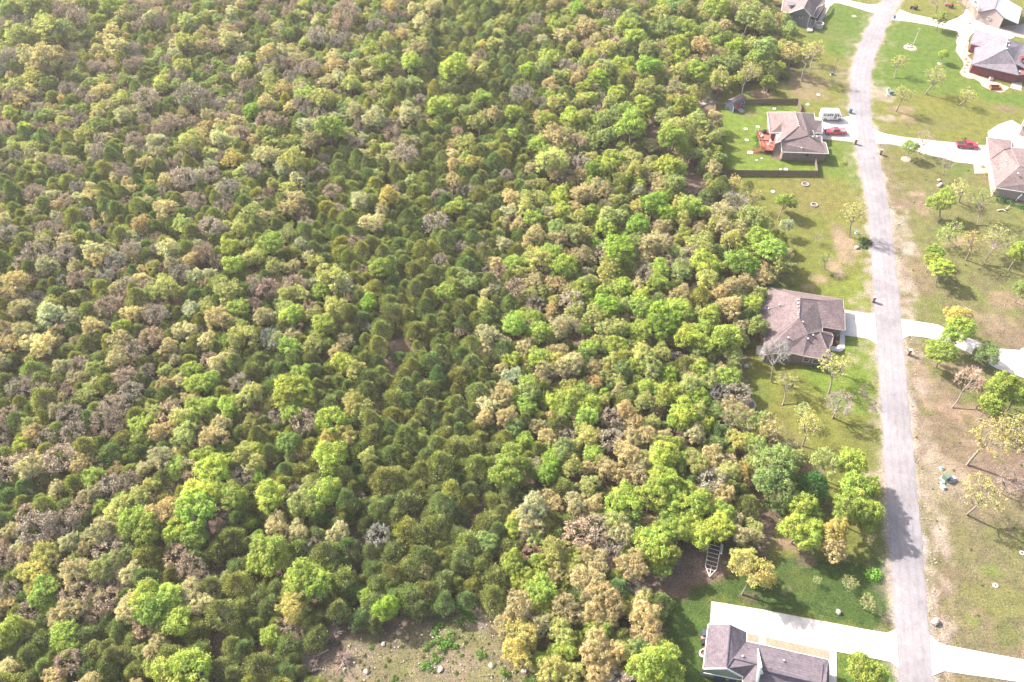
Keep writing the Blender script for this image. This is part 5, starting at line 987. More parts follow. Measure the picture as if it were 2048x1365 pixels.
def bare(seed, buds=0, fine=900, zc=1.5, va=.9):
    global rng; rng = np.random.default_rng(seed); segs = []
    fork = zc-va*.6; segs += bend((0, 0, 0), (rng.normal()*.05, rng.normal()*.05, fork), 0, .055, .042, 3); pts_ = []
    for k in range(7):
        a = 6.28*k/7+rng.normal()*.3; rr_ = .8*(.6+.4*rng.random()); q = np.array([math.cos(a)*rr_, math.sin(a)*rr_, fork+va*(.6+.75*rng.random())]); sg = bend(segs[2][1], q, .1, .034, .010, 4); segs += sg; pts_ += [s[1] for s in sg]
    pts_ = np.array(pts_); sub = []
    for t in dome_dirs(60, -.2)*(.75+.3*rng.random((60, 1)))*np.array([1, 1, va])+np.array([0, 0, zc]):
        j = np.argmin(np.linalg.norm(pts_-t, axis=1)); sg = bend(pts_[j], t, .05, .014, .005, 3); segs += sg; sub += [s[1] for s in sg]+[(s[0]+s[1])/2 for s in sg]
    sub = np.array(sub); V, F = tubes(segs, 4); trunk = np_mesh('trunk_and_limbs', V, F, M_BARK)
    tw = []
    j = rng.integers(0, len(sub), fine); out = sub[j]-np.array([0, 0, zc-.3]); out /= np.linalg.norm(out, axis=1)[:, None]; d = out+rng.normal(size=(fine, 3))*.75; d /= np.linalg.norm(d, axis=1)[:, None]; L_ = .10+.16*rng.random(fine)
    e = sub[j]+d*L_[:, None]; V, F = tubes([(sub[j[i]], e[i], .0075, .004) for i in range(fine)], 3)
    if buds:
        k = rng.integers(0, fine, buds); nb = leaf_pts(e[k]+rng.normal(size=(buds, 3))*.03, .045); F2 = nb[1]+len(V); V = np.concatenate([V, nb[0]]); F3 = [tuple(f) for f in F]+[tuple(f) for f in F2]
        m = np_mesh('crown_twigs', V, np.concatenate([F, F2]), M_TWIG); nf = len(F)+len(F2)
    else: m = np_mesh('crown_twigs', V, F, M_TWIG); nf = len(F)
    m.attributes.new('leaf_shade', 'FLOAT', 'FACE').data.foreach_set('value', rng.random(nf).astype(np.float32)); m.attributes.new('leaf_hue', 'FLOAT', 'FACE').data.foreach_set('value', rng.random(nf).astype(np.float32)); return m, trunk
def leaf_pts(c, s):
    n = len(c); t = rng.normal(size=(n, 3)); t /= np.linalg.norm(t, axis=1)[:, None]; b = np.cross(t, rng.normal(size=(n, 3))); b /= np.linalg.norm(b, axis=1)[:, None]; t = t*s*.6; b = b*s*.6
    return np.stack([c-t-b, c+t-b, c+t+b, c-t+b], 1).reshape(-1, 3), np.arange(4*n).reshape(n, 4)
def cedar(seed, n=5600, size=.105, tall=1.0, cone=0.0):
    global rng; rng = np.random.default_rng(seed)
    H = 2.3*tall; ph = rng.random(8)*6.28
    def surf(u, a):
        prof = (1-u**2.4)**.5*(1-cone*u)*(.80+.20*np.sin(np.clip(u*3+.3, 0, math.pi)))
        return prof*(1+.10*np.sin(a*2+ph[2])+.08*np.sin(a*3+ph[3]+u*3))
    def P3(u, a, r): return np.stack([r*np.cos(a), r*np.sin(a), .22+(H-.22)*u], -1)
    NB = 44; cu = rng.random(NB)**.75; ca = rng.random(NB)*6.2832; C = P3(cu, ca, surf(cu, ca)); ctint = rng.normal(size=NB)*.16
    u = rng.random(n)**.8; a = rng.random(n)*6.2832; r0 = surf(u, a); q = P3(u, a, r0)
    D = np.linalg.norm(q[:, None]-C[None], axis=2); k = D.argmin(1); dm = D.min(1)
    bump = .20-.85*np.clip(dm, 0, .45)+.09*rng.normal(size=n); inn = rng.random(n) < .25
    rad = np.clip(r0*(1+bump)*np.where(inn, .6+.3*rng.random(n), 1), .02, None); pos = P3(u, a, rad); pos[:, 2] += (.10-.3*dm)*(u > .3)+.05*rng.normal(size=n)
    nr = np.stack([np.cos(a), np.sin(a), .4+u], 1)+(q-C[k])*2.5
    crown = leaf_mesh('crown_sprays', pos, nr*.9, size, np.clip(.5+.3*rng.normal(size=n)+ctint[k], 0, 1), M_NEEDLE, .42, True, np.clip((.6+.2*rng.normal(size=NB))[k]+.15*rng.normal(size=n), 0, 1))
    segs = bend((0, 0, 0), (0, 0, H*.9), 0, .055, .012, 4)
    for k in range(16):
        z_ = H*(.15+.6*rng.random()); aa = rng.random()*6.28; q = .75*(1-z_/H*.6); segs.append((np.array([0, 0, z_]), np.array([math.cos(aa)*q, math.sin(aa)*q, z_+.3]), .018, .006))
    V, F = tubes(segs, 4); return crown, np_mesh('trunk_and_limbs', V, F, M_BARK)
PROTO = {
 'dense': [broadleaf(96, 105, .165, .066, 1.75, .95, 100+k, .25, lob=.45) for k in range(7)],
 'oak': [broadleaf(130, 62, .13, .058, 1.7, .9, 200+k, .3, lob=.6) for k in range(7)],
 'sparse': [broadleaf(90, 18, .13, .054, 1.75, .95, 300+k, .35, lob=.5) for k in range(4)],
 'bare': [bare(400+k, 0, 620) for k in range(3)],
 'bud': [bare(500+k, 1500, 1000) for k in range(5)],
 'cedar': [cedar(600+k, tall=t_, cone=c_) for k, (t_, c_) in enumerate(((1.0, 0), (1.15, .2), (.85, 0), (1.0, .1), (.75, 0), (1.2, .25), (.95, .05)))],
}
rng = np.random.default_rng(99)
ZC = {'dense': 1.75, 'oak': 1.7, 'sparse': 1.75, 'bare': 1.5, 'bud': 1.5, 'cedar': 1.35}
KIND = {  # code: (form, name, adjective, category, tints)
 'L': ('dense', 'leafy_tree', 'lime green leafy tree', 'leafy tree', (.305, .38, .062)), 'B': ('dense', 'leafy_tree', 'bright green leafy tree', 'leafy tree', (.235, .355, .036)), 'G': ('dense', 'leafy_tree', 'mid green leafy tree', 'leafy tree', (.235, .30, .085)),
 'P': ('oak', 'pale_oak_tree', 'pale yellow-green oak', 'oak tree', (.37, .395, .125)), 'K': ('oak', 'pale_oak_tree', 'cream coloured oak in new leaf', 'oak tree', (.47, .445, .25)),
 'Z': ('oak', 'bronze_oak_tree', 'bronze tan oak', 'oak tree', (.42, .36, .185)), 'Y': ('oak', 'bronze_oak_tree', 'golden yellow oak', 'oak tree', (.43, .39, .12)),
 'N': ('bud', 'bare_tree', 'pinkish brown budding bare tree', 'bare tree', (.37, .295, .205)), 'W': ('bare', 'bare_tree', 'grey leafless tree', 'bare tree', (.40, .35, .29)), 'R': ('bud', 'bare_tree', 'rusty red budding tree', 'bare tree', (.36, .24, .18)),
 'n': ('bare', 'bare_tree', 'pinkish grey nearly bare tree', 'bare tree', (.36, .28, .24)),
 'C': ('cedar', 'cedar_tree', 'dark olive cedar', 'cedar tree', (.220, .245, .085)), 'S': ('cedar', 'cedar_tree', 'deep green spreading evergreen', 'evergreen tree', (.055, .14, .035)),
 'g': ('sparse', 'thin_crowned_tree', 'thin crowned green tree', 'tree', (.28, .36, .08)), 'y': ('sparse', 'thin_crowned_tree', 'thin crowned yellow tree', 'tree', (.43, .385, .14)), 'p': ('sparse', 'thin_crowned_tree', 'thin crowned pale green tree', 'tree', (.42, .43, .15)),
}
LIST = []   # code, crown centre px, crown radius px, lawn, trunk px
def T(x0, y0, s, txt, lawn=False):
    for e in txt.split(';'):
        e = e.split()
        if not e: continue
        v = [float(q) for q in e[1:]]
        LIST.append((e[0], x0+v[0]/s, y0+v[1]/s, v[2]/s, lawn, (x0+v[3]/s, y0+v[4]/s) if len(v) > 4 else None))
T(0,0,4.55,"G 70 90 90;P 230 60 90;G 330 70 90;P 480 40 80;K 210 120 60;P 380 150 70;N 600 100 90;K 650 50 80;G 800 50 70;L 1030 60 80;N 950 90 60;K 1140 160 70;N 100 220 70;N 230 200 60;P 430 250 120;P 560 270 100;P 160 340 100;P 340 340 90;N 720 200 90;L 810 180 45;L 900 190 55;L 850 330 40;K 1020 300 70;Z 300 540 100;Z 420 560 120;Z 380 640 90;Z 490 520 80;N 640 550 60;N 60 540 90;P 40 430 70;K 1060 420 90;P 1700 190 80;L 1570 165 40;K 1380 150 70;N 1430 50 60;N 1290 60 60;P 1690 400 80;P 1650 610 80;K 1580 500 60;L 610 800 45;K 940 850 80;N 1150 530 60;N 880 620 60;N 1000 610 60;K 850 740 50;P 150 790 90;N 140 890 80;P 320 720 80;N 1080 730 70;G 440 760 70;N 1340 920 100;P 1460 800 70;G 1610 770 60;N 1740 900 110;L 100 1050 60;N 390 940 40;Z 470 1000 60;N 640 1050 60;N 620 1170 70;L 230 1170 60;K 1130 1070 75;N 1540 1130 90;N 1320 1100 60;K 1430 1290 80;P 1720 1300 100;N 30 1100 60;G 880 1120 60;N 490 1200 60;P 120 1340 60;P 270 1340 60;N 920 1290 60;G 740 420 40")
T(400,0,4.55,"K 295 105 55;N 180 40 60;N 570 170 60;Z 260 300 80;K 280 380 90;K 400 450 65;N 360 240 50;N 760 60 40;N 1090 90 60;P 925 135 55;N 810 130 60;P 670 200 40;N 650 260 35;B 1620 70 50;N 1330 130 100;Z 1410 170 60;N 1290 240 80;N 1600 250 70;Z 1740 80 60;K 1060 200 50;P 960 380 55;N 1070 350 80;N 1270 380 70;N 1340 360 60;N 1470 350 40;L 1450 430 45;L 1560 480 75;G 1265 480 45;P 1700 400 80;Z 620 500 80;K 755 470 75;K 930 560 60;L 1080 500 35;P 1150 500 40;G 1120 560 45;N 1010 640 80;Z 1250 610 70;K 1400 590 60;L 1680 590 90;Y 1110 660 60;N 810 700 45;P 660 630 60;P 640 740 65;N 440 810 70;N 160 440 70;L 140 730 50;P 920 780 70;Z 760 820 75;P 660 840 70;P 1390 670 60;P 1370 760 80;K 1270 720 60;K 1160 760 60;K 1550 680 60;P 1510 800 60;P 1640 800 50;L 950 890 70;P 1110 890 100;P 1240 930 60;B 480 1020 70;Z 610 950 80;N 330 920 70;K 290 960 60;K 40 970 60;Z 90 1060 70;P 1670 940 50;Z 1410 1020 90;K 1250 1080 70;K 1590 1080 100;N 950 1040 60;K 820 990 60;N 870 940 50;N 230 1090 70;K 330 1120 70;N 620 1130 90;N 760 1120 50;L 1170 1180 110;P 1310 1200 60;K 980 1150 80;K 180 1280 80;N 380 1240 80;P 650 1310 70;P 800 1280 50;Z 1020 1300 90;K 1480 1250 50;N 1430 1330 60;K 60 1320 60;Z 1760 700 50;N 1600 630 50")
T(800,0,4.55,"Z 300 60 70;K 130 100 60;K 200 190 80;P 420 240 60;P 250 310 60;K 30 320 50;K 100 350 40;Z 180 440 80;L 100 570 90;L 500 620 110;P 590 640 70;K 670 570 60;P 760 650 60;P 940 200 80;P 830 240 60;K 880 300 50;Y 870 410 70;Y 740 430 50;P 880 30 50;N 1230 210 60;Z 1410 40 60;L 1440 90 40;B 1610 100 70;P 1700 30 50;K 1480 320 70;K 1300 380 50;Y 1570 440 60;Z 1700 240 90;N 1660 320 50;Z 1780 370 70;P 1740 480 60;B 1160 640 70;P 1290 620 80;N 1070 670 40;P 1700 580 70;L 1790 600 50;B 1790 720 70;N 1510 610 60;P 1490 710 50;Z 1370 760 60;Z 1600 740 60;Z 1400 830 60;L 750 890 80;L 360 980 90;L 420 920 50;P 700 960 60;P 590 1030 60;N 1110 870 90;N 1140 760 40;P 1430 940 90;P 1600 960 60;N 1340 1000 50;L 1740 900 60;N 1790 950 50;K 90 1040 90;K 30 1070 50;N 210 1110 60;L 1040 1040 70;Z 860 1060 70;Z 780 1040 50;P 720 1110 80;L 1330 1110 80;L 1560 1060 90;P 1680 1060 60;L 1780 1110 60;Z 1430 1220 110;Z 1250 1180 40;L 1020 1240 60;Z 80 1290 80;N 520 1220 50;P 600 1310 80;Z 490 1320 60;L 860 1330 50;N 1600 1300 80;P 880 950 40")
T(1200,0,4.55,"P 130 40 80;P 280 90 70;N 110 160 70;G 300 200 100;L 240 260 90;G 430 270 70;P 560 130 80;L 600 40 80;G 700 60 90;P 760 110 80;G 640 250 100;L 790 270 100;Z 950 90 60;P 960 170 60;L 1060 60 100;Z 1230 100 80;Z 1130 230 70;P 1030 280 70;P 1350 170 100;L 1440 200 90;P 1480 240 90;Z 930 420 90;L 1130 350 60;B 1240 420 80;P 1370 430 80;G 1500 420 100;P 1420 60 60;P 60 450 80;Z 30 330 50;L 330 350 90;P 440 470 90;P 250 420 70;L 690 420 80;G 750 430 70;W 565 440 70;B 440 600 100;P 590 580 60;N 580 670 70;P 720 640 90;L 880 660 80;P 60 620 80;L 210 580 70;P 320 670 50;Z 840 540 60;P 1090 730 90;G 1200 590 70;G 1050 580 60;P 430 810 80;P 550 830 60;Z 700 820 80;P 840 850 80;P 650 900 60;L 165 860 75;Z 290 910 50;P 100 950 70;B 50 800 50;L 270 1040 110;L 400 960 80;P 600 1050 80;L 770 990 90;L 850 1030 80;L 280 1170 110;P 690 1180 110;P 880 1120 100;L 640 1270 110;P 900 1250 90;P 1040 1270 70;Z 480 1320 70;G 100 1100 90;G 60 1250 80;G 1560 290 60")
T(1200,0,4.55,"y 1360 650 100 1290 890;L 1570 660 80 1505 890;L 1640 620 55;G 1730 290 80;P 1690 180 50;y 1720 490 75",True)
T(0,300,4.55,"K 60 20 50;K 380 90 60;K 220 90 40;P 460 120 40;N 700 200 70;K 850 100 40;K 1180 30 60;N 1080 170 60;W 1180 170 50;K 820 330 50;N 290 410 60;P 40 550 50;Z 300 560 60;K 510 610 45;N 100 780 80;P 440 780 60;Z 600 830 85;N 330 950 100;L 120 1030 40;Z 150 1240 110;N 60 1330 60;K 970 610 50;W 970 720 60;Z 870 700 50;N 850 780 60;Z 1280 690 80;L 1140 720 50;K 1220 790 60;N 1330 850 50;N 1430 810 50;K 1530 560 90;K 1480 620 50;N 1780 630 50;N 1740 450 60;N 1690 270 100;K 1790 220 60;N 1590 250 60;Z 1500 290 70;N 1500 380 60;N 1580 150 60;N 1720 60 80;L 1640 60 50;N 1110 520 45;K 850 930 90;K 1000 890 60;Z 890 1010 80;N 1200 920 80;K 1200 990 60;K 1550 920 90;Z 1570 1020 80;N 1380 1030 50;K 690 1070 70;N 710 1180 80;N 960 1150 70;K 1130 1110 50;K 1770 1160 70;K 1790 860 60;N 1650 1130 80;N 1500 1080 50;P 1500 1260 110;P 1400 1300 80;K 1280 1180 60;N 1170 1240 70;Z 1380 1210 50;K 680 1310 50;N 1050 1330 60;Z 1790 960 50;P 1640 1290 60;Z 1290 1100 50;K 1440 40 40;N 1340 20 50")
T(400,300,4.55,"Z 60 20 60;K 100 150 60;N 90 230 80;Y 300 80 80;P 390 210 70;P 400 280 60;K 600 60 90;N 480 200 80;P 850 110 110;K 760 180 80;Z 900 60 50;K 900 280 70;N 1130 80 50;N 1110 190 50;N 1020 240 40;N 260 350 80;K 180 360 60;P 410 380 60;N 620 420 60;P 820 370 70;Z 870 440 90;Z 820 540 80;N 560 470 60;P 500 550 80;Z 590 610 70;N 200 520 60;N 290 520 50;P 400 640 70;P 250 690 60;P 350 720 80;N 180 740 70;N 80 700 90;L 640 880 100;L 290 900 80;P 430 840 60;K 920 880 70;K 980 980 60;K 760 930 50;P 500 990 90;P 680 1060 90;K 850 1080 70;L 320 1040 90;N 160 1030 60;N 40 960 80;L 825 680 35;K 1460 470 90;Y 1720 440 90;Z 1570 660 100;Z 1660 570 70;P 1620 250 60;N 960 680 60;L 1690 840 55;L 1640 1090 90;N 1480 1110 50;P 1200 1170 110;K 1310 1240 90;K 1010 1210 60;L 1110 1290 70;P 910 1310 80;P 1420 1300 60;N 540 1250 80;R 620 1270 90;P 250 1270 110;K 80 1130 60;Z 50 1230 60;L 340 1280 50;K 730 1180 50;N 490 1210 60;L 1540 1340 50;K 1510 1260 40")
T(800,300,4.55,"N 60 60 90;K 480 50 60;Z 500 150 70;Z 490 290 70;N 500 360 60;L 590 80 60;P 620 20 60;K 20 430 40;L 510 520 75;N 330 670 100;N 360 430 60;W 620 390 60;P 1390 110 120;Z 1480 60 60;Z 1430 220 80;Z 1190 180 60;P 1290 310 60;W 1570 130 60;B 1770 180 80;P 1740 70 60;Z 1170 320 50;Z 1680 400 100;Z 1790 340 70;Z 1010 430 80;P 1130 440 80;P 1150 540 80;K 1000 560 70;P 1310 460 60;L 1460 430 80;L 1480 560 80;P 1400 500 50;L 1210 650 75;B 1420 690 50;Z 1600 550 80;P 1630 640 80;K 1770 660 50;B 1800 720 40;K 1080 690 60;K 950 660 50;K 900 740 40;Z 1240 800 90;Z 1160 870 60;Z 950 870 70;Z 1440 820 90;P 1600 780 100;Z 1690 760 70;B 1800 870 60;Z 1500 930 60;Z 1650 950 80;Z 1720 1000 60;L 1030 1040 75;P 1270 1000 120;P 1150 950 50;L 1480 1060 110;L 1540 1010 50;P 1560 1150 70;Z 860 1030 70;N 920 1120 70;N 800 1110 50;Z 1690 1120 60;Z 1240 1180 80;Z 1420 1220 80;G 640 1210 70;L 430 1310 80;Z 880 1260 60;N 1060 1260 90;K 770 1320 50;P 1180 1320 70;L 1640 1290 90;Y 1600 1330 50;L 1770 1300 50;Z 1750 1180 60;G 1290 860 50")
T(1200,300,4.55,"L 120 70 80;L 80 150 80;P 300 80 70;Z 210 220 60;P 330 200 90;Z 430 120 50;L 620 150 100;L 700 200 80;G 660 290 90;Z 500 260 80;Z 560 340 80;Z 350 370 70;Z 60 370 80;C 190 400 70;C 270 520 60;L 60 280 50;Z 730 100 60;B 480 490 110;B 590 600 80;P 750 480 90;L 820 520 100;P 750 640 80;P 100 600 110;L 60 720 80;B 340 710 100;B 180 760 60;B 160 920 120;Z 500 850 120;Z 430 950 90;Z 390 1040 70;P 690 830 60;W 670 760 60;P 700 950 80;P 930 850 110;Z 900 740 60;Z 1130 700 90;K 1120 580 90;P 1040 690 70;P 970 570 60;P 1400 640 110;Z 1300 700 80;L 1450 830 100;L 1560 930 110;L 1490 780 70;P 1200 830 90;P 1080 920 60;C 1100 280 50;C 1350 340 50;K 1690 690 60;L 960 1030 120;L 1250 1030 110;B 1350 1070 90;L 540 1090 90;L 520 1210 90;P 740 1110 90;P 980 1190 100;P 100 1050 90;L 150 1110 70;P 60 1130 80;L 210 1240 80;L 40 1300 70;P 180 1320 60;L 370 1320 80;Z 1210 1260 100;Z 1080 1300 80;Z 740 1330 80;N 880 1270 50")
T(1200,300,4.55,"P 850 40 70 850 180;G 1080 60 80 1105 215;W 1240 480 110 1230 620;y 1400 430 70;y 1230 290 70;G 1050 370 55 1060 520;G 990 260 50;L 1700 450 100 1620 640",True)
T(0,600,4.55,"K 450 130 110;P 280 240 40;N 120 340 80;K 300 380 90;Z 500 300 70;K 520 370 60;Z 700 370 60;Z 840 240 90;N 980 80 90;K 1200 140 80;N 1070 50 60;L 1110 270 75;N 980 250 50;N 1380 360 90;N 1230 480 90;Z 1060 540 100;Z 560 620 80;N 720 610 80;Z 700 720 80;N 650 780 60;K 870 750 60;P 800 840 80;W 190 810 100;N 250 550 50;Z 540 920 80;Z 520 1020 80;N 1030 960 90;N 1150 720 90;N 1200 850 90;K 1680 280 90;K 1740 80 80;N 1800 280 50;Z 1550 430 80;P 1680 450 60;Z 1590 540 60;L 1740 640 80;L 1780 760 90;P 1510 640 60;N 1350 660 60;Z 1500 770 80;Z 1640 740 70;Z 1570 940 60;K 1690 900 50;P 1400 1020 80;L 1290 1140 90;L 1280 1240 80;P 1640 1060 100;L 1770 960 80;L 1740 1110 80;Z 1450 1200 100;P 1680 1240 100;N 960 1100 100;N 1040 1200 80;Z 300 1240 80;L 220 1330 70;N 680 1230 100;N 430 1270 80;N 50 1180 60;K 520 1150 50;W 620 1320 50")
T(400,600,4.55,"P 60 40 70;L 340 80 90;Z 180 170 110;P 90 100 60;P 330 220 80;K 590 160 90;P 390 340 110;K 60 380 80;L 830 140 100;P 800 90 80;R 470 50 70;P 1040 150 80;L 1120 250 90;P 1240 90 110;P 1210 200 60;K 830 330 80;L 820 440 90;P 1050 410 90;B 1160 410 60;Z 1330 380 70;K 1230 480 70;L 1300 580 90;P 1290 660 60;B 1540 40 70;W 640 370 90 655 520;K 160 580 80;K 290 500 70;P 20 690 50;L 80 750 90;N 370 760 80;P 460 870 110;L 800 850 120;L 940 830 100;L 960 930 90;L 850 1030 90;L 60 960 90;L 270 970 90;Z 200 1140 90;Z 110 1240 110;Y 1400 930 90;Y 1360 1020 60;L 1200 1110 110;L 1110 1180 60;Y 1200 1230 100;Y 1330 1230 90;L 800 1300 90;P 420 1340 60;L 260 1340 60;W 1510 250 50;L 1100 1340 60;G 640 600 50;G 720 50 50;P 1200 570 40")
T(800,600,4.55,"W 370 50 50;P 770 50 70;W 1220 40 80;P 1110 30 40;P 1400 10 60;L 1040 240 100;L 1110 130 50;L 1220 160 70;L 1270 300 90;L 1390 290 50;B 1180 370 60;K 800 340 100;K 780 450 80;N 950 400 60;Z 1480 240 110;Z 1350 160 50;L 1680 260 60;P 1770 150 90;L 1720 50 60;L 1720 450 80;Z 1450 480 90;Z 1560 600 110;Z 1320 650 90;Z 1250 720 60;L 1010 560 70;P 1140 560 60;P 1150 630 50;K 930 620 60;K 1030 700 80;Z 950 800 70;Z 940 900 90;K 800 970 90;K 780 1090 80;B 640 740 40;L 1150 990 80;L 1430 940 90;L 1550 900 110;L 1500 1010 80;L 1640 790 60;L 1720 960 100;L 1700 1070 90;Z 1750 640 80;Z 1770 750 80;Z 1790 560 50;W 1580 730 50;Z 1370 1060 60;Z 1250 1150 70;Z 1340 1240 80;N 1520 1250 70;P 1490 1320 40;Y 1710 1260 100;L 1140 1280 70;L 1080 1330 70;L 1370 1340 60;W 1590 1120 40;L 190 1200 50;B 440 930 40;L 540 900 30;N 540 300 40;L 210 470 30;P 940 1230 40;G 440 180 30")
T(1200,600,4.55,"B 60 50 100;P 60 130 60;P 60 250 100;P 160 280 90;Z 230 180 50;L 380 70 90;B 560 130 100;B 560 260 100;B 640 190 100;L 720 90 110;L 400 280 90;L 1000 150 90;L 980 220 80;L 800 330 110;L 900 290 90;L 950 400 90;L 1150 350 110;L 1190 300 60;L 150 430 90;P 400 500 110;P 470 620 100;L 330 620 80;P 560 480 80;P 320 460 60;W 700 530 60;Z 880 570 70;L 1080 450 60;P 1220 480 80;Z 1210 560 50;Z 1090 600 50;L 1180 710 95;P 1000 730 90;Z 820 700 70;P 90 580 90;P 180 740 80;P 50 700 80;L 430 790 80;B 620 690 70;L 580 760 60;L 640 870 110;B 900 890 90;L 760 1030 110;L 700 1110 80;P 410 930 90;Z 230 1000 90;Z 300 1100 80;N 90 1080 80;N 160 1170 60;P 480 1110 70;W 1090 860 90;C 1050 960 60;p 1200 1080 110;p 1330 1140 90;P 930 1010 50;L 940 1120 80;Z 860 1230 90;Z 300 1270 100;P 540 1310 80;C 1020 1130 50;P 1250 1290 90;Z 740 1290 50;Z 1180 60 110;W 1180 170 60;L 40 870 60;L 20 1220 50")
T(1200,600,4.55,"G 1440 240 90;W 1590 500 130 1560 750;p 1720 690 100 1660 960;y 1530 1180 100 1530 1340;p 1640 1180 60",True)
T(0,900,2.935,"N 60 110 70;K 170 120 75;N 360 60 80;Z 470 100 60;L 540 160 60;K 340 230 50;N 650 210 60;Z 690 110 40;K 840 110 45;Z 950 50 70;L 1050 100 60;N 1120 130 60;L 1250 120 80;L 1200 50 60;P 810 280 65;P 880 210 50;L 590 340 45;P 690 360 80;L 800 430 80;L 870 480 80;Z 970 380 80;Z 610 480 80;K 560 540 40;L 1170 260 90;P 1290 240 60;L 1150 370 90;L 1050 470 70;L 1150 500 70;L 1140 560 45;P 760 610 60;N 470 350 60;N 380 430 70;N 220 460 90;Z 60 480 60;N 180 390 60;P 270 620 75;P 210 720 75;K 110 570 50;N 30 650 60;P 130 720 50;Z 440 720 85;Z 490 680 50;P 620 690 80;K 760 730 65;N 600 790 50;N 450 860 80;K 420 930 70;L 260 830 75;L 290 920 50;N 170 960 60;Z 40 900 50;L 50 1060 80;L 370 1090 65;L 400 1160 60;L 860 870 80;L 900 950 80;L 980 880 80;L 1050 1000 75;N 860 1050 60;L 1030 1300 100;L 1130 1290 100;L 890 1280 50;P 830 1190 45;N 1200 760 45;W 1280 430 60;N 680 820 40;Z 320 1340 60;L 520 1010 30;N 560 970 50;C 90 1150 80;C 230 1120 80;C 180 1210 70;C 470 1100 75;C 520 1180 75;C 680 1220 75;C 640 1280 70;N 60 830 50;C 560 1060 60")
T(450,900,2.935,"L 50 280 75;P 110 30 60;L 20 60 40;N 100 170 55;B 200 160 40;L 265 270 80;L 600 240 75;P 500 220 55;P 460 310 80;L 520 330 70;L 430 360 50;L 620 40 85;P 380 40 40;K 300 440 65;K 430 480 55;L 250 580 85;L 300 650 70;L 200 660 60;L 450 760 85;L 540 800 80;L 500 740 70;Y 400 920 80;Y 430 960 60;K 670 490 60;L 880 380 36;L 890 300 30;L 270 1090 50;L 130 1110 30;L 150 420 40;B 190 510 36;W 790 290 40;W 690 240 35;B 950 930 65;L 820 870 40;K 1180 720 45;N 900 510 60;C 430 130 65;C 350 200 55;C 690 160 70;C 930 180 80;C 860 130 55;C 1000 140 60;C 1260 100 80;C 1130 210 55;C 1230 260 50;C 720 320 75;C 700 370 60;C 900 360 70;C 960 320 60;C 830 430 50;C 1060 470 80;C 1150 500 70;C 1240 450 70;C 980 600 70;C 920 590 50;C 1170 650 80;C 1070 700 70;C 1000 740 60;C 1240 640 60;C 600 620 80;C 650 680 75;C 690 780 80;C 730 840 60;C 440 580 65;C 850 600 50;C 870 700 60;C 900 780 60;C 310 810 60;C 130 680 60;C 70 700 60;C 80 800 75;C 180 870 70;C 120 920 60;C 270 920 65;C 870 900 65;C 800 990 60;C 1080 860 75;C 1140 920 55;C 1190 830 65;C 1280 760 65;C 360 1150 75;C 400 1220 50;C 100 1180 65;C 200 1270 80;C 40 1330 60;C 150 560 50;C 230 400 50;C 80 420 60;C 560 420 60;C 540 500 55;C 620 400 45;C 1290 900 60;C 1230 920 50;C 300 1010 50;C 240 980 45;C 500 960 45;C 50 1160 60;C 130 1010 40")
T(900,900,2.935,"L 360 60 80;L 340 140 80;P 320 190 50;B 600 60 60;B 580 140 60;P 720 100 60;L 490 140 40;Y 430 180 40;L 850 30 55;Z 920 110 65;Z 1040 40 75;Z 1110 110 75;L 1250 30 80;L 1240 180 80;L 1020 300 90;L 1180 280 85;L 1290 340 65;L 1280 430 60;P 810 210 60;Z 740 330 65;Z 840 330 60;K 490 350 80;K 470 440 65;L 375 465 50;P 970 430 75;N 750 490 75;N 860 470 75;Z 1010 500 75;R 480 600 50;P 620 590 80;P 640 660 60;L 370 670 65;L 420 750 60;Z 800 610 60;Z 870 650 65;N 950 570 65;Z 1080 670 80;P 740 700 65;Z 810 760 85;L 1180 540 90;L 1250 600 80;L 1240 680 60;L 540 820 75;L 580 900 65;Z 400 940 90;Z 430 880 60;P 550 970 50;Z 680 920 80;Z 890 870 90;Z 850 960 80;Z 950 940 80;Z 1140 960 90;P 1130 880 60;Z 1170 1060 80;Y 430 1090 90;Y 400 1190 85;P 660 1060 75;L 690 1160 60;L 620 1200 55;L 750 1100 40;Z 850 1180 90;Z 940 1200 80;Y 600 1310 85;Y 700 1330 70;L 1170 1280 100;L 1260 1200 75;L 1290 1310 80;W 1060 790 55;W 960 640 50;C 150 100 70;C 110 240 55;C 240 290 45;C 350 270 60;C 400 300 50;C 230 430 75;C 270 490 60;C 300 370 50;C 330 570 70;C 210 640 50;C 80 640 75;C 40 500 60;C 50 380 50;C 270 760 75;C 320 820 60;C 250 880 75;C 130 810 50;C 30 780 50;C 610 400 60;C 630 500 55;C 660 220 65;C 510 290 50;C 400 570 50;C 40 700 50;C 640 180 60;C 880 290 40;C 60 80 60;C 20 180 50")
T(1300,900,3.9,"L 120 250 100;P 60 60 90;P 370 110 90;Z 480 150 70;Y 620 170 90;Y 720 170 75;Z 570 350 80;L 180 420 110;L 270 330 80;L 370 420 100;L 210 620 90;L 290 560 80;L 530 600 95;L 560 480 80;L 545 640 60;G 380 590 70;L 60 680 90;L 110 820 90;L 60 900 60;C 760 450 90;C 720 330 60;Z 720 670 80;Z 830 690 60;P 810 600 60;G 960 110 120;G 950 230 120;G 1010 330 100;G 1040 60 80;G 1010 450 60;S 1270 300 110;L 1180 440 90;L 1160 620 110;L 1260 480 80;L 1250 640 100;P 1230 700 80;C 380 220 60")
T(1300,900,3.9,"Y 820 950 150 715 1130;L 760 800 50;Y 1440 630 100;Z 1430 780 85;L 1580 110 110;L 1610 300 120;L 1560 450 120;L 1690 480 110;L 1700 300 90;L 1690 600 70;P 1370 90 100;y 1710 680 60;p 1560 1035 60;p 1305 1015 34;p 1705 1190 65",True)
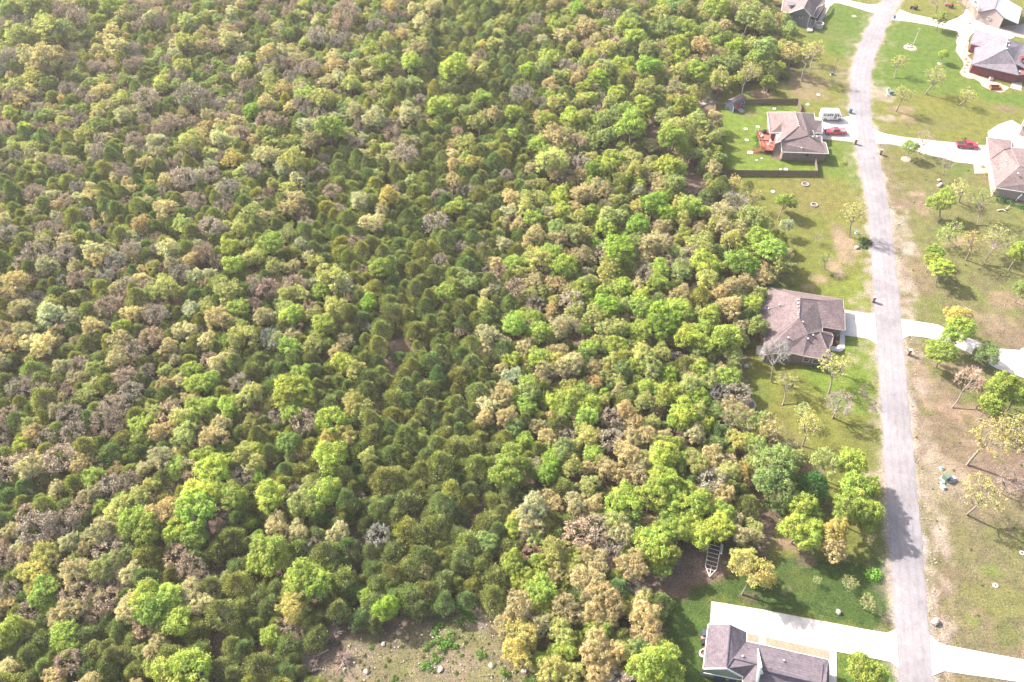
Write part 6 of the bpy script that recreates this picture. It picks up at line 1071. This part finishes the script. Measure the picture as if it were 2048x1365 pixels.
T(1400,0,3.1605,"y 580 330 70;y 700 330 75 640 515;y 745 290 50 697 440;y 1265 380 45 1228 497;L 1540 345 35 1518 405;p 1500 490 75 1425 597;G 1520 120 52 1490 190;n 1505 15 50 1490 80;n 1690 30 60 1650 100;p 1290 600 60 1240 705;p 1700 600 58 1640 665;G 1330 930 50 1305 1000;n 1420 890 55 1385 975;n 1560 1040 42 1535 1110;L 1530 1270 80 1515 1375;p 1650 1190 65 1640 1280;g 1790 1240 75 1752 1430",True)
T(1400,400,3.1605,"y 975 90 75 945 235;g 790 370 45 790 440;n 745 240 28;L 1510 300 60 1440 425;L 1520 430 75 1490 550;L 1470 380 50;g 1580 200 80 1575 260;y 1720 260 75 1680 380;p 1910 210 80 1790 410;W 1870 270 60;L 2020 340 70;G 2050 560 60;Y 1620 740 70;L 1640 820 80;L 1520 960 90 1495 1060;L 1570 880 60;G 1810 960 75 1820 1040;L 1900 1190 100;L 1840 1290 80;L 2010 1230 90;n 1720 1130 85 1590 1315;p 850 1040 85 810 1225;p 920 1030 60;n 880 1290 85;p 650 1340 55",True)
T(1400,800,2.4167,"p 530 120 65 495 225;W 670 30 60;y 350 140 62 325 245;y 1420 190 100 1290 315;y 1370 460 95;p 1530 130 75;n 1500 400 60;L 1410 30 45 1370 65;L 800 1310 80;L 850 1350 60",True)

# --- place the listed trees, then fill the woods between them
rng = np.random.default_rng(5)
placed = []        # code, X, Y, r, lawn, px, py, tilt
for code, x, y, rp, lawn, tr in LIST:
    form = KIND[code][0]; r_ = rp/ppm(y, 4.0)*(1.17 if not lawn else 1.0 if code in 'LBG' else 1.1)
    hc = ZC[form]*r_*(1.0 if form != 'cedar' else .85)
    hc = min(hc, 8.5); tilt = None
    if lawn and not tr and code in 'LBGYPZ': hc *= 1.2
    X, Y, _ = G(x, y, hc)
    if tr:
        bx, by, _ = G(*tr); d_ = (X-bx, Y-by); off = math.hypot(*d_)
        # find the height at which the crown stands straight over the trunk
        best = min(((abs(G(x, y, h)[1]-by), h) for h in np.arange(2.0, 11.0, .25)), key=lambda q: q[0]); hc = min(max(best[1], r_*1.25), r_*2.0 if code in 'pygnNW' else r_*1.65)
        cx_, cy_, _ = G(x, y, hc); tilt = (bx, by, cx_-bx, cy_-by, hc); X, Y = bx, by
    placed.append([code, X, Y, r_, lawn, tilt, hc])
cell = {}
def put(i, X, Y): cell.setdefault((int(X//4), int(Y//4)), []).append(i)
for i, p in enumerate(placed): put(i, p[1], p[2])
opn = np.array(OPEN); clr = np.array(CLEAR)
def inside(poly, X, Y):
    c = False; n = len(poly); j = n-1
    for i in range(n):
        if (poly[i][1] > Y) != (poly[j][1] > Y) and X < (poly[j][0]-poly[i][0])*(Y-poly[i][1])/(poly[j][1]-poly[i][1])+poly[i][0]: c = not c
        j = i
    return c
gapw = [(G(x, y)[0], G(x, y)[1], rx*1.0/ppm(y), ry*1.0/ppm(y)/.7) for x, y, rx, ry in GAPS]
def free(X, Y, r_, k=.66):
    cx_, cy_ = int(X//4), int(Y//4)
    for a in range(cx_-2, cx_+3):
        for b in range(cy_-2, cy_+3):
            for i in cell.get((a, b), ()):
                q = placed[i]
                if (q[1]-X)**2+(q[2]-Y)**2 < (k*(q[3]+r_))**2: return False
    return True
nfix = len(placed)
for trial in range(60000):
    Y = rng.uniform(33, 300); X = rng.uniform(-1, 1)
    hw = 1060/ (FPX/(Y*cp+CAM_H*sp)); X = X*hw
    if X > 110: continue
    if inside(OPEN, X, Y) or inside(CLEAR, X, Y): continue
    px, py = proj(X, Y, 3.0)
    if 1330 < px < 1470 and 1085 < py < 1200: continue
    if py > 1420 or py < -45: continue
    if any(((px-g_[0])/(g_[2]+6))**2+((py-g_[1])/(g_[3]+6))**2 < 1 for g_ in GAPS): continue
    u = rng.random(); big_right = px > 1020+.12*(700-py)
    if big_right: code = 'C' if u < .42 else 'Z' if u < .58 else 'P' if u < .74 else 'L' if u < .86 else 'G' if u < .92 else 'N'
    elif py < 330 and px < 820: code = 'C' if u < .55 else 'N' if u < .74 else 'P' if u < .82 else 'K' if u < .89 else 'G' if u < .95 else 'Z'
    elif px < 420: code = 'C' if u < .66 else 'N' if u < .82 else 'Z' if u < .90 else 'P' if u < .95 else 'K'
    elif py > 600 and px < 620: code = 'C' if u < .82 else 'N' if u < .87 else 'L' if u < .94 else 'P'
    else: code = 'C' if u < .94 else 'N' if u < .965 else 'P'
    r_ = rng.uniform(1.6, 2.8)*(1.0 if code == 'C' else .95)
    if code == 'C' and trial > 30000: r_ = rng.uniform(1.1, 1.8)
    if not free(X, Y, r_, .57): continue
    placed.append([code, X, Y, r_, False, None, ZC[KIND[code][0]]*r_]); put(len(placed)-1, X, Y)
# keep trees off the buildings, vehicles and slabs: nothing is placed there by the fill, only listed trees stand near them
byname = {}
for i, p in enumerate(placed):
    px, py = proj(p[1], p[2], p[6]); app = p[3]*ppm(py, p[6]); vis = -20 < px < 2068 and -12 < py < 1385
    p += [px, py, app, vis]; byname.setdefault(KIND[p[0]][1], []).append(i)
single = set()
for nm, ids in byname.items():
    ids.sort(key=lambda i: (not (placed[i][4] and placed[i][10]), not placed[i][10], -placed[i][9])); single |= set(ids[:298])
single = {i for i in single if placed[i][10]}
used = {}
def tint_of(code, X, Y):
    c = np.array(KIND[code][4]); k = 1+rng.normal()*.11; w = rng.normal()*.06; c = c*np.array([1+w, 1, 1-w*.8])*k
    if code == 'C':                                   # cedars: olive where they are in pollen, greener elsewhere
        if rng.random() < .3: c = c*np.array([1.2, 1.16, .95])
        elif rng.random() < .4: c = c*np.array([.78, .92, .85])
    if code in 'NW' and rng.random() < .3: c = c*np.array([.9, .95, 1.0])
    return [float(v) for v in np.clip(c, .01, .7)]
SIZE = lambda r_: 'small' if r_ < 1.7 else 'large' if r_ > 3.0 else 'mid-sized'
MARKS = [(1535, 640, 'the big brown roof'), (1430, 1110, 'the empty trailer'), (1465, 210, 'the dark blue shed'), (860, 1320, 'the rocky clearing'), (1590, 40, 'the slate blue house'), (1445, 350, 'the fence corner'), (1497, 812, 'the round fire pit'), (650, 1290, 'the fallen dead tree'), (770, 740, 'the bare trail'),
         (532, 578, 'the rusty red tree'), (818, 230, 'the whitest oak'), (541, 681, 'the forked dead tree'), (872, 447, 'the domed bare tree'), (590, 800, 'the biggest lime tree'), (770, 410, 'the twin golden oaks'), (90, 125, 'the big reddish oak'), (760, 540, 'the lone yellow-lime tree'), (42, 778, 'the white-limbed bare tree'), (244, 659, 'the lone lime tree'),
         (712, 1098, 'the lower trail'), (1230, 1355, 'the blue camp chairs'), (1410, 215, 'the rubble pile'), (1550, 1235, 'the wide driveway'), (1885, 960, 'the utility boxes'), (1930, 290, 'the deep red truck'), (1310, 610, 'the pair of golden oaks'), (300, 1200, 'the lower left lime trees'), (40, 1350, 'the lower corner'), (40, 10, 'the upper corner'),
         (600, 10, 'the upper edge'), (1000, 10, 'the upper edge middle'), (1825, 80, 'the flagpole'), (1660, 640, 'the courtyard house'), (1990, 120, 'the red brick house'), (1590, 280, 'the red timber deck'), (480, 1130, 'the bare brown gap')]
MARKS = [m_ for m_ in MARKS if 'left' not in m_[2]]
ORD = 'first second third fourth fifth sixth seventh eighth ninth tenth eleventh twelfth thirteenth fourteenth fifteenth sixteenth seventeenth eighteenth nineteenth twentieth twenty-first twenty-second twenty-third twenty-fourth twenty-fifth twenty-sixth twenty-seventh twenty-eighth'.split()
SHORT = {'L': 'lime tree', 'B': 'green tree', 'G': 'green tree', 'P': 'pale oak', 'K': 'cream oak', 'Z': 'bronze oak', 'Y': 'golden oak', 'N': 'brown bare tree', 'n': 'pinkish bare tree', 'W': 'grey bare tree', 'R': 'red budding tree', 'C': 'cedar', 'S': 'evergreen', 'g': 'thin green tree', 'y': 'thin yellow tree', 'p': 'thin pale tree'}
lab = {}; rows_ = []
for i in sorted(single):
    code, X, Y, r_, lawn, tilt, hc, px, py, app, vis = placed[i]
    nb_ = min((j for a in range(int(X//4)-3, int(X//4)+4) for b in range(int(Y//4)-3, int(Y//4)+4) for j in cell.get((a, b), ()) if j != i and placed[j][0] != code), key=lambda j: (placed[j][1]-X)**2+(placed[j][2]-Y)**2, default=None)
    mk = min(MARKS, key=lambda q: (q[0]-px)**2+(q[1]-py)**2); dm_ = math.hypot(mk[0]-px, mk[1]-py)
    if nb_ is None: rel = 'on open grass'
    else: rel = ('above a ' if placed[nb_][8] > py+6 else 'below a ' if placed[nb_][8] < py-6 else 'level with a ')+SHORT[placed[nb_][0]]
    rows_.append((dm_, i, f'{SIZE(r_)} {KIND[code][2]} {rel}', mk[2], lawn))
cnt = {}
for dm_, i, base, mk, lawn in sorted(rows_):
    k = cnt[(base, mk)] = cnt.get((base, mk), -1)+1
    o_ = 'by' if k == 0 else (ORD[k]+' such from' if k < len(ORD) else 'another far from')
    lb = f'{base}, {o_} {mk}'
    if len(lb.split()) > 16: lb = lb.replace(' in new leaf', '').replace(' budding bare', ' bare').replace(' coloured', '')
    if len(lb.split()) > 16: lb = lb.replace('pinkish brown ', 'pinkish ')
    if len(lb.replace('-', ' ').split()) > 16: lb = lb.replace(' in new leaf', '').replace(' such from', ' from').replace('mid-sized ', 'medium ')
    if len(lb.split()) > 16: lb = lb.replace(' leafy tree', ' tree').replace('thin crowned', 'thin')
    if len(lb.split()) > 16: lb = lb.replace('nearly bare', 'bare').replace(' level with ', ' beside ')
    lab[i] = lb
stuff_pts = {}
for i, p in enumerate(placed):
    code, X, Y, r_, lawn, tilt, hc, px, py, app, vis = p
    form, nm, adj, cat, _t = KIND[code]; var = int(rng.integers(0, len(PROTO[form]))); rz = float(rng.uniform(0, 6.28)); tn = tint_of(code, X, Y)
    zs = r_*float(rng.uniform(.9, 1.1))*(.92 if form == 'cedar' else 1.0)
    if not tilt: zs = hc/ZC[form] if lawn else min(zs, hc/ZC[form]*1.1)
    if i not in single:
        stuff_pts.setdefault(nm, []).append((X, Y, r_, zs, rz, form, var, tn)); continue
    lb = lab[i]
    e = empty(nm, (X, Y, 0), rz, lb, cat, {'leafy_tree': 'green leafy trees', 'pale_oak_tree': 'oaks in pale new leaf', 'bronze_oak_tree': 'bronze and golden oaks', 'bare_tree': 'bare and budding trees', 'cedar_tree': 'cedars in the woods', 'thin_crowned_tree': 'thin crowned trees on the grass'}[nm])
    if tilt:
        bx, by, dx_, dy_, hh = tilt; zs = hh/ZC[form]; ax = Vector((dx_, dy_, hh)).normalized(); e.rotation_mode = 'QUATERNION'
        e.rotation_quaternion = Vector((0, 0, 1)).rotation_difference(ax) @ Matrix.Rotation(rz, 3, 'Z').to_quaternion()
    e.scale = (r_, r_, zs)
    cr, tr_ = PROTO[form][var]
    o = bpy.data.objects.new('crown', cr); col.objects.link(o); o.parent = e; o['tint'] = tn
    o = bpy.data.objects.new('trunk', tr_); col.objects.link(o); o.parent = e
# the rest of each kind as one object: points that carry whole trees
SRC = bpy.data.collections.new('tree_sources'); order = {}
def joined(cr, tr_, name):
    vc = np.zeros(len(cr.vertices)*3, np.float32); cr.vertices.foreach_get('co', vc); vt = np.zeros(len(tr_.vertices)*3, np.float32); tr_.vertices.foreach_get('co', vt)
    def faces(m):
        li = np.zeros(len(m.loops), np.int32); m.loops.foreach_get('vertex_index', li); lt = np.zeros(len(m.polygons), np.int32); m.polygons.foreach_get('loop_total', lt); return li, lt
    l1, t1 = faces(cr); l2, t2 = faces(tr_); m = bpy.data.meshes.new(name); m.vertices.add((len(vc)+len(vt))//3); m.vertices.foreach_set('co', np.concatenate([vc, vt]))
    li = np.concatenate([l1, l2+len(vc)//3]); lt = np.concatenate([t1, t2]); m.loops.add(len(li)); m.loops.foreach_set('vertex_index', li); m.polygons.add(len(lt))
    m.polygons.foreach_set('loop_start', np.concatenate([[0], np.cumsum(lt)[:-1]]).astype(np.int32)); m.polygons.foreach_set('loop_total', lt)
    m.materials.append(cr.materials[0]); m.materials.append(M_BARK); m.polygons.foreach_set('material_index', np.concatenate([np.zeros(len(t1)), np.ones(len(t2))]).astype(np.int32)); m.update()
    s = np.zeros(len(t1), np.float32); cr.attributes['leaf_shade'].data.foreach_get('value', s); m.attributes.new('leaf_shade', 'FLOAT', 'FACE').data.foreach_set('value', np.concatenate([s, np.full(len(t2), .5, np.float32)])); cr.attributes['leaf_hue'].data.foreach_get('value', s); m.attributes.new('leaf_hue', 'FLOAT', 'FACE').data.foreach_set('value', np.concatenate([s, np.full(len(t2), .5, np.float32)])); return m
k_ = 0
for form in PROTO:
    for v, (cr, tr_) in enumerate(PROTO[form]):
        o = bpy.data.objects.new(f'source_{k_:03d}', joined(cr, tr_, 'whole_'+form)); SRC.objects.link(o); order[(form, v)] = k_; k_ += 1
def scatter(name, rows, coll, kind='stuff'):
    """rows: x, y, z, sx, sz, rz, index, tint"""
    n = len(rows); m = bpy.data.meshes.new(name); m.vertices.add(n); m.vertices.foreach_set('co', np.array([r[:3] for r in rows], np.float32).ravel())
    for an, dt, key, dat in (('size', 'FLOAT_VECTOR', 'vector', [(r[3], r[3], r[4]) for r in rows]), ('turn', 'FLOAT_VECTOR', 'vector', [(0, 0, r[5]) for r in rows]), ('tint', 'FLOAT_VECTOR', 'vector', [r[7] for r in rows])):
        m.attributes.new(an, dt, 'POINT').data.foreach_set(key, np.array(dat, np.float32).ravel())
    m.attributes.new('which', 'INT', 'POINT').data.foreach_set('value', np.array([r[6] for r in rows], np.int32)); m.update()
    o = bpy.data.objects.new(name, m); col.objects.link(o)
    g = bpy.data.node_groups.new('scatter_'+name, 'GeometryNodeTree'); g.interface.new_socket('Geometry', in_out='INPUT', socket_type='NodeSocketGeometry'); g.interface.new_socket('Geometry', in_out='OUTPUT', socket_type='NodeSocketGeometry')
    gi = g.nodes.new('NodeGroupInput'); go = g.nodes.new('NodeGroupOutput'); ip = g.nodes.new('GeometryNodeInstanceOnPoints'); ci = g.nodes.new('GeometryNodeCollectionInfo')
    ci.inputs['Collection'].default_value = coll; ci.inputs['Separate Children'].default_value = True; ci.inputs['Reset Children'].default_value = True
    def att(nm_, dt):
        a = g.nodes.new('GeometryNodeInputNamedAttribute'); a.data_type = dt; a.inputs['Name'].default_value = nm_; return next(s for s in a.outputs if s.enabled and s.name == 'Attribute')
    g.links.new(gi.outputs[0], ip.inputs['Points']); g.links.new(ci.outputs[0], ip.inputs['Instance']); ip.inputs['Pick Instance'].default_value = True
    g.links.new(att('which', 'INT'), ip.inputs['Instance Index']); g.links.new(att('size', 'FLOAT_VECTOR'), ip.inputs['Scale'])
    e2r = g.nodes.new('FunctionNodeEulerToRotation'); g.links.new(att('turn', 'FLOAT_VECTOR'), e2r.inputs[0]); g.links.new(e2r.outputs[0], ip.inputs['Rotation'])
    g.links.new(ip.outputs[0], go.inputs[0]); md = o.modifiers.new('scatter', 'NODES'); md.node_group = g; return tag(o, kind=kind)
for nm, pts_ in stuff_pts.items():
    scatter({'cedar_tree': 'distant_cedars', 'leafy_tree': 'distant_leafy_trees', 'pale_oak_tree': 'distant_pale_oaks', 'bronze_oak_tree': 'distant_bronze_oaks', 'bare_tree': 'distant_bare_trees', 'thin_crowned_tree': 'distant_thin_trees'}[nm],
            [(X, Y, 0, r_, zs, rz, order[(form, v)], tn) for X, Y, r_, zs, rz, form, v, tn in pts_], SRC)
print('TREES', len(placed), 'listed', nfix, {k: len(v) for k, v in byname.items()}, 'single', len(single))
# --- low growth: bushes on the forest floor, tufts in the clearing and the fields
CL = bpy.data.collections.new('clump_sources')
for k in range(4):
    n = 170; d = rng.normal(size=(n, 3)); d /= np.linalg.norm(d, axis=1)[:, None]; d[:, 2] = abs(d[:, 2]); pos = d*(.35+.65*rng.random((n, 1)))*np.array([1, 1, .8])
    CL.objects.link(bpy.data.objects.new(f'clump_{k:03d}', leaf_mesh('clump_leaves', pos, d, .26, rng.random(n), M_LEAF)))
rows = []
for _ in range(5200):
    Y = rng.uniform(36, 290); hw = 1050/(FPX/(Y*cp+CAM_H*sp)); X = rng.uniform(-1, 1)*hw
    if inside(OPEN, X, Y) or inside(CLEAR, X, Y): continue
    if any(((X-g_[0])/g_[2])**2+((Y-g_[1])/g_[3])**2 < .8 for g_ in gapw): continue
    r_ = rng.uniform(.25, .9); c = [(.09, .19, .03), (.13, .14, .05), (.16, .13, .08), (.07, .10, .03)][int(rng.choice(4, p=[.25, .3, .25, .2]))]
    rows.append((X, Y, 0, r_, r_*.8, rng.uniform(0, 6), int(rng.integers(0, 4)), c))
scatter('undergrowth', rows, CL)
rows = []
cl0 = np.array(CLEAR); 
while len(rows) < 1100:
    X = rng.uniform(cl0[:, 0].min(), cl0[:, 0].max()); Y = rng.uniform(38, cl0[:, 1].max())
    if not inside(CLEAR, X, Y): continue
    r_ = rng.uniform(.05, .16)*(3.0 if rng.random() < .12 else 1); rows.append((X, Y, 0, r_, r_*1.1, rng.uniform(0, 6), int(rng.integers(0, 4)), [(.16, .18, .06), (.22, .20, .10), (.13, .18, .04), (.20, .21, .07)][int(rng.integers(0, 4))]))
while len(rows) < 4200:
    X = rng.uniform(40, 150); Y = rng.uniform(42, 260); px, py = proj(X, Y)
    if not (inside(FIELD, X, Y) and px < 2070): continue
    r_ = rng.uniform(.04, .14)*(2.5 if rng.random() < .06 else 1); rows.append((X, Y, 0, r_, r_*.9, rng.uniform(0, 6), int(rng.integers(0, 4)), [(.14, .17, .05), (.24, .20, .11), (.10, .14, .035)][int(rng.integers(0, 3))]))
scatter('grass_tufts', rows, CL)
# bushes in the clearing one can tell apart
BUSHL = [s_+' in the rocky clearing' for s_ in ('big green bush heading the central cluster', 'round bush beside the big central bush', 'bush under the big central one', 'uppermost bush of the central cluster', 'tiny round bush on open stony ground', 'small bush at the bottom edge', 'low bush above the pale ledge', 'tall bright bush at the top beside the cedars', 'small bush under the top one', 'bush cut by the bottom middle of the slope',
         'bush between two pale flat rocks', 'lowest bush before the yellow oaks', 'little bush under the top pair')]+['bright green bush just above the fallen dead cedar', 'small green bush in shade by the fallen dead cedar', 'green bush beside the long fallen tree']
for k, (f, x, y, r_) in enumerate([(Z(450, 900, 2.935), 1290, 1135, 50), (Z(450, 900, 2.935), 1200, 1150, 36), (Z(450, 900, 2.935), 1235, 1235, 34), (Z(450, 900, 2.935), 1245, 1048, 40), (Z(450, 900, 2.935), 860, 1160, 18), (Z(450, 900, 2.935), 1000, 1342, 28), (Z(450, 900, 2.935), 1190, 1275, 36), (Z(900, 900, 2.935), 90, 940, 48), (Z(900, 900, 2.935), 60, 1005, 32), (Z(900, 900, 2.935), 15, 1150, 40), (Z(900, 900, 2.935), 190, 1205, 40), (Z(900, 900, 2.935), 325, 1310, 40), (Z(900, 900, 2.935), 130, 985, 30), (Z(450, 900, 2.935), 670, 965, 34), (Z(450, 900, 2.935), 470, 1075, 30), (Z(450, 900, 2.935), 560, 1155, 30)]):
    q = f(x, y); rm_ = r_/2.935/ppm(1300); px, py = proj(q[0], q[1]); shrub(q, rm_, (.10+.03*rng.random(), .20+.05*rng.random(), .03), BUSHL[k], 'bush', 520, 'bush', 'green bushes in the clearing')
# limestone rubble of the clearing and the verge
m = MB(); rr3 = random.Random(4)
for k in range(420):
    if k < 260:
        while True:
            X = rr3.uniform(cl0[:, 0].min(), cl0[:, 0].max()); Y = rr3.uniform(40, cl0[:, 1].max())
            if inside(CLEAR, X, Y): break
    else:
        a_ = rr3.random(); y_ = 1365-a_*1000; l_ = np.interp(-y_, [-e[0] for e in EDGE], [e[2] for e in EDGE]); X, Y, _ = G(l_+rr3.uniform(4, 26), y_)
    s_ = rr3.uniform(.06, .28); m.box((X, Y, s_*.2), (s_, s_*rr3.uniform(.6, 1), s_*.6), rr3.uniform(0, 3), rr3.uniform(-.3, .3))
m.build('rubble', M_STONE, kind='stuff')
# fallen dead tree with its fan of branches
def fallen(loc, ang, L_, label, n=70, spread=1.0, nm='fallen_tree', seed=1):
    r_ = random.Random(seed); p = empty(nm, loc, ang, label, 'dead tree'); dm = flat('pale_dead_wood', (.42, .34, .26), .9); tm = flat('pinkish_dead_twigs', (.36, .27, .23), .9)
    MB().tube((0, 0, .2), (L_, 0, .7), .16, .05, 7).build('trunk', dm, p, True); segs = []
    for k in range(n):
        t = r_.uniform(.15, 1); a = r_.uniform(-1.5, 1.5)*spread; ln = L_*(.55-.25*t)*r_.uniform(.7, 1.2); q0 = np.array([L_*t, 0, .2+.5*t]); q1 = q0+np.array([math.cos(a)*ln, math.sin(a)*ln, r_.uniform(-.3, 1.0)]); segs.append((q0, q1, .045, .015))
        for j in range(7):
            s = q0+(q1-q0)*r_.uniform(.25, 1); e = s+np.array([math.cos(a+r_.uniform(-.8, .8)), math.sin(a+r_.uniform(-.8, .8)), r_.uniform(-.2, .5)])*r_.uniform(.3, .9); segs.append((s, e, .02, .012))
    V, F = tubes(segs, 3); V[:, 2] = np.maximum(V[:, 2], .02); o = bpy.data.objects.new('branches', np_mesh('branches', V, F, tm)); col.objects.link(o); o.parent = p
Zn = Z(450, 900, 2.935)
fallen(Zn(585, 1030), -.75, 2.6, 'fallen dead cedar with a round fan of pinkish twigs, upper one in the gap', 80, 1.3, seed=2)
fallen(Zn(610, 1175), 3.7, 5.0, 'long fallen dead tree reaching down to the brush pile', 34, .7, seed=3)
fallen(Zn(550, 1290), 3.45, 3.6, 'fallen grey branch lowest beside the brush pile', 16, .6, seed=4)
fallen(Zn(400, 1320), .6, 3.0, 'tangled brown brush pile at the foot of the fallen trees', 60, 2.0, 'brush_pile', 5)
fallen(Zn(680, 1290), 1.4, 2.2, 'low pinkish brush pile between the fallen tree and the clearing', 60, 2.0, 'brush_pile', 6)
fallen(Z(900, 900, 2.935)(1100, 800), 2.6, 3.2, 'fallen pale branches on reddish soil at the edge of the woods', 30, 1.2, seed=7)
fallen(Z(1200, 300, 4.55)(490, 1340), .9, 3.2, 'single white dead branch arching out of the bright green trees', 4, .8, seed=8)

# --- thin spring haze over the whole place
hz = MB().box((0, 1350, 64.5), (5600, 8200, 131)); mh = bpy.data.materials.new('thin_haze'); mh.use_nodes = True; t = mh.node_tree; t.nodes.clear()
pv = N(t, 'ShaderNodeVolumePrincipled'); pv.inputs['Density'].default_value = HAZE; pv.inputs['Color'].default_value = (.97, .95, .92, 1); pv.inputs['Anisotropy'].default_value = .2
ou = N(t, 'ShaderNodeOutputMaterial'); t.links.new(pv.outputs[0], ou.inputs['Volume']); hz.build('haze', mh, kind='stuff')
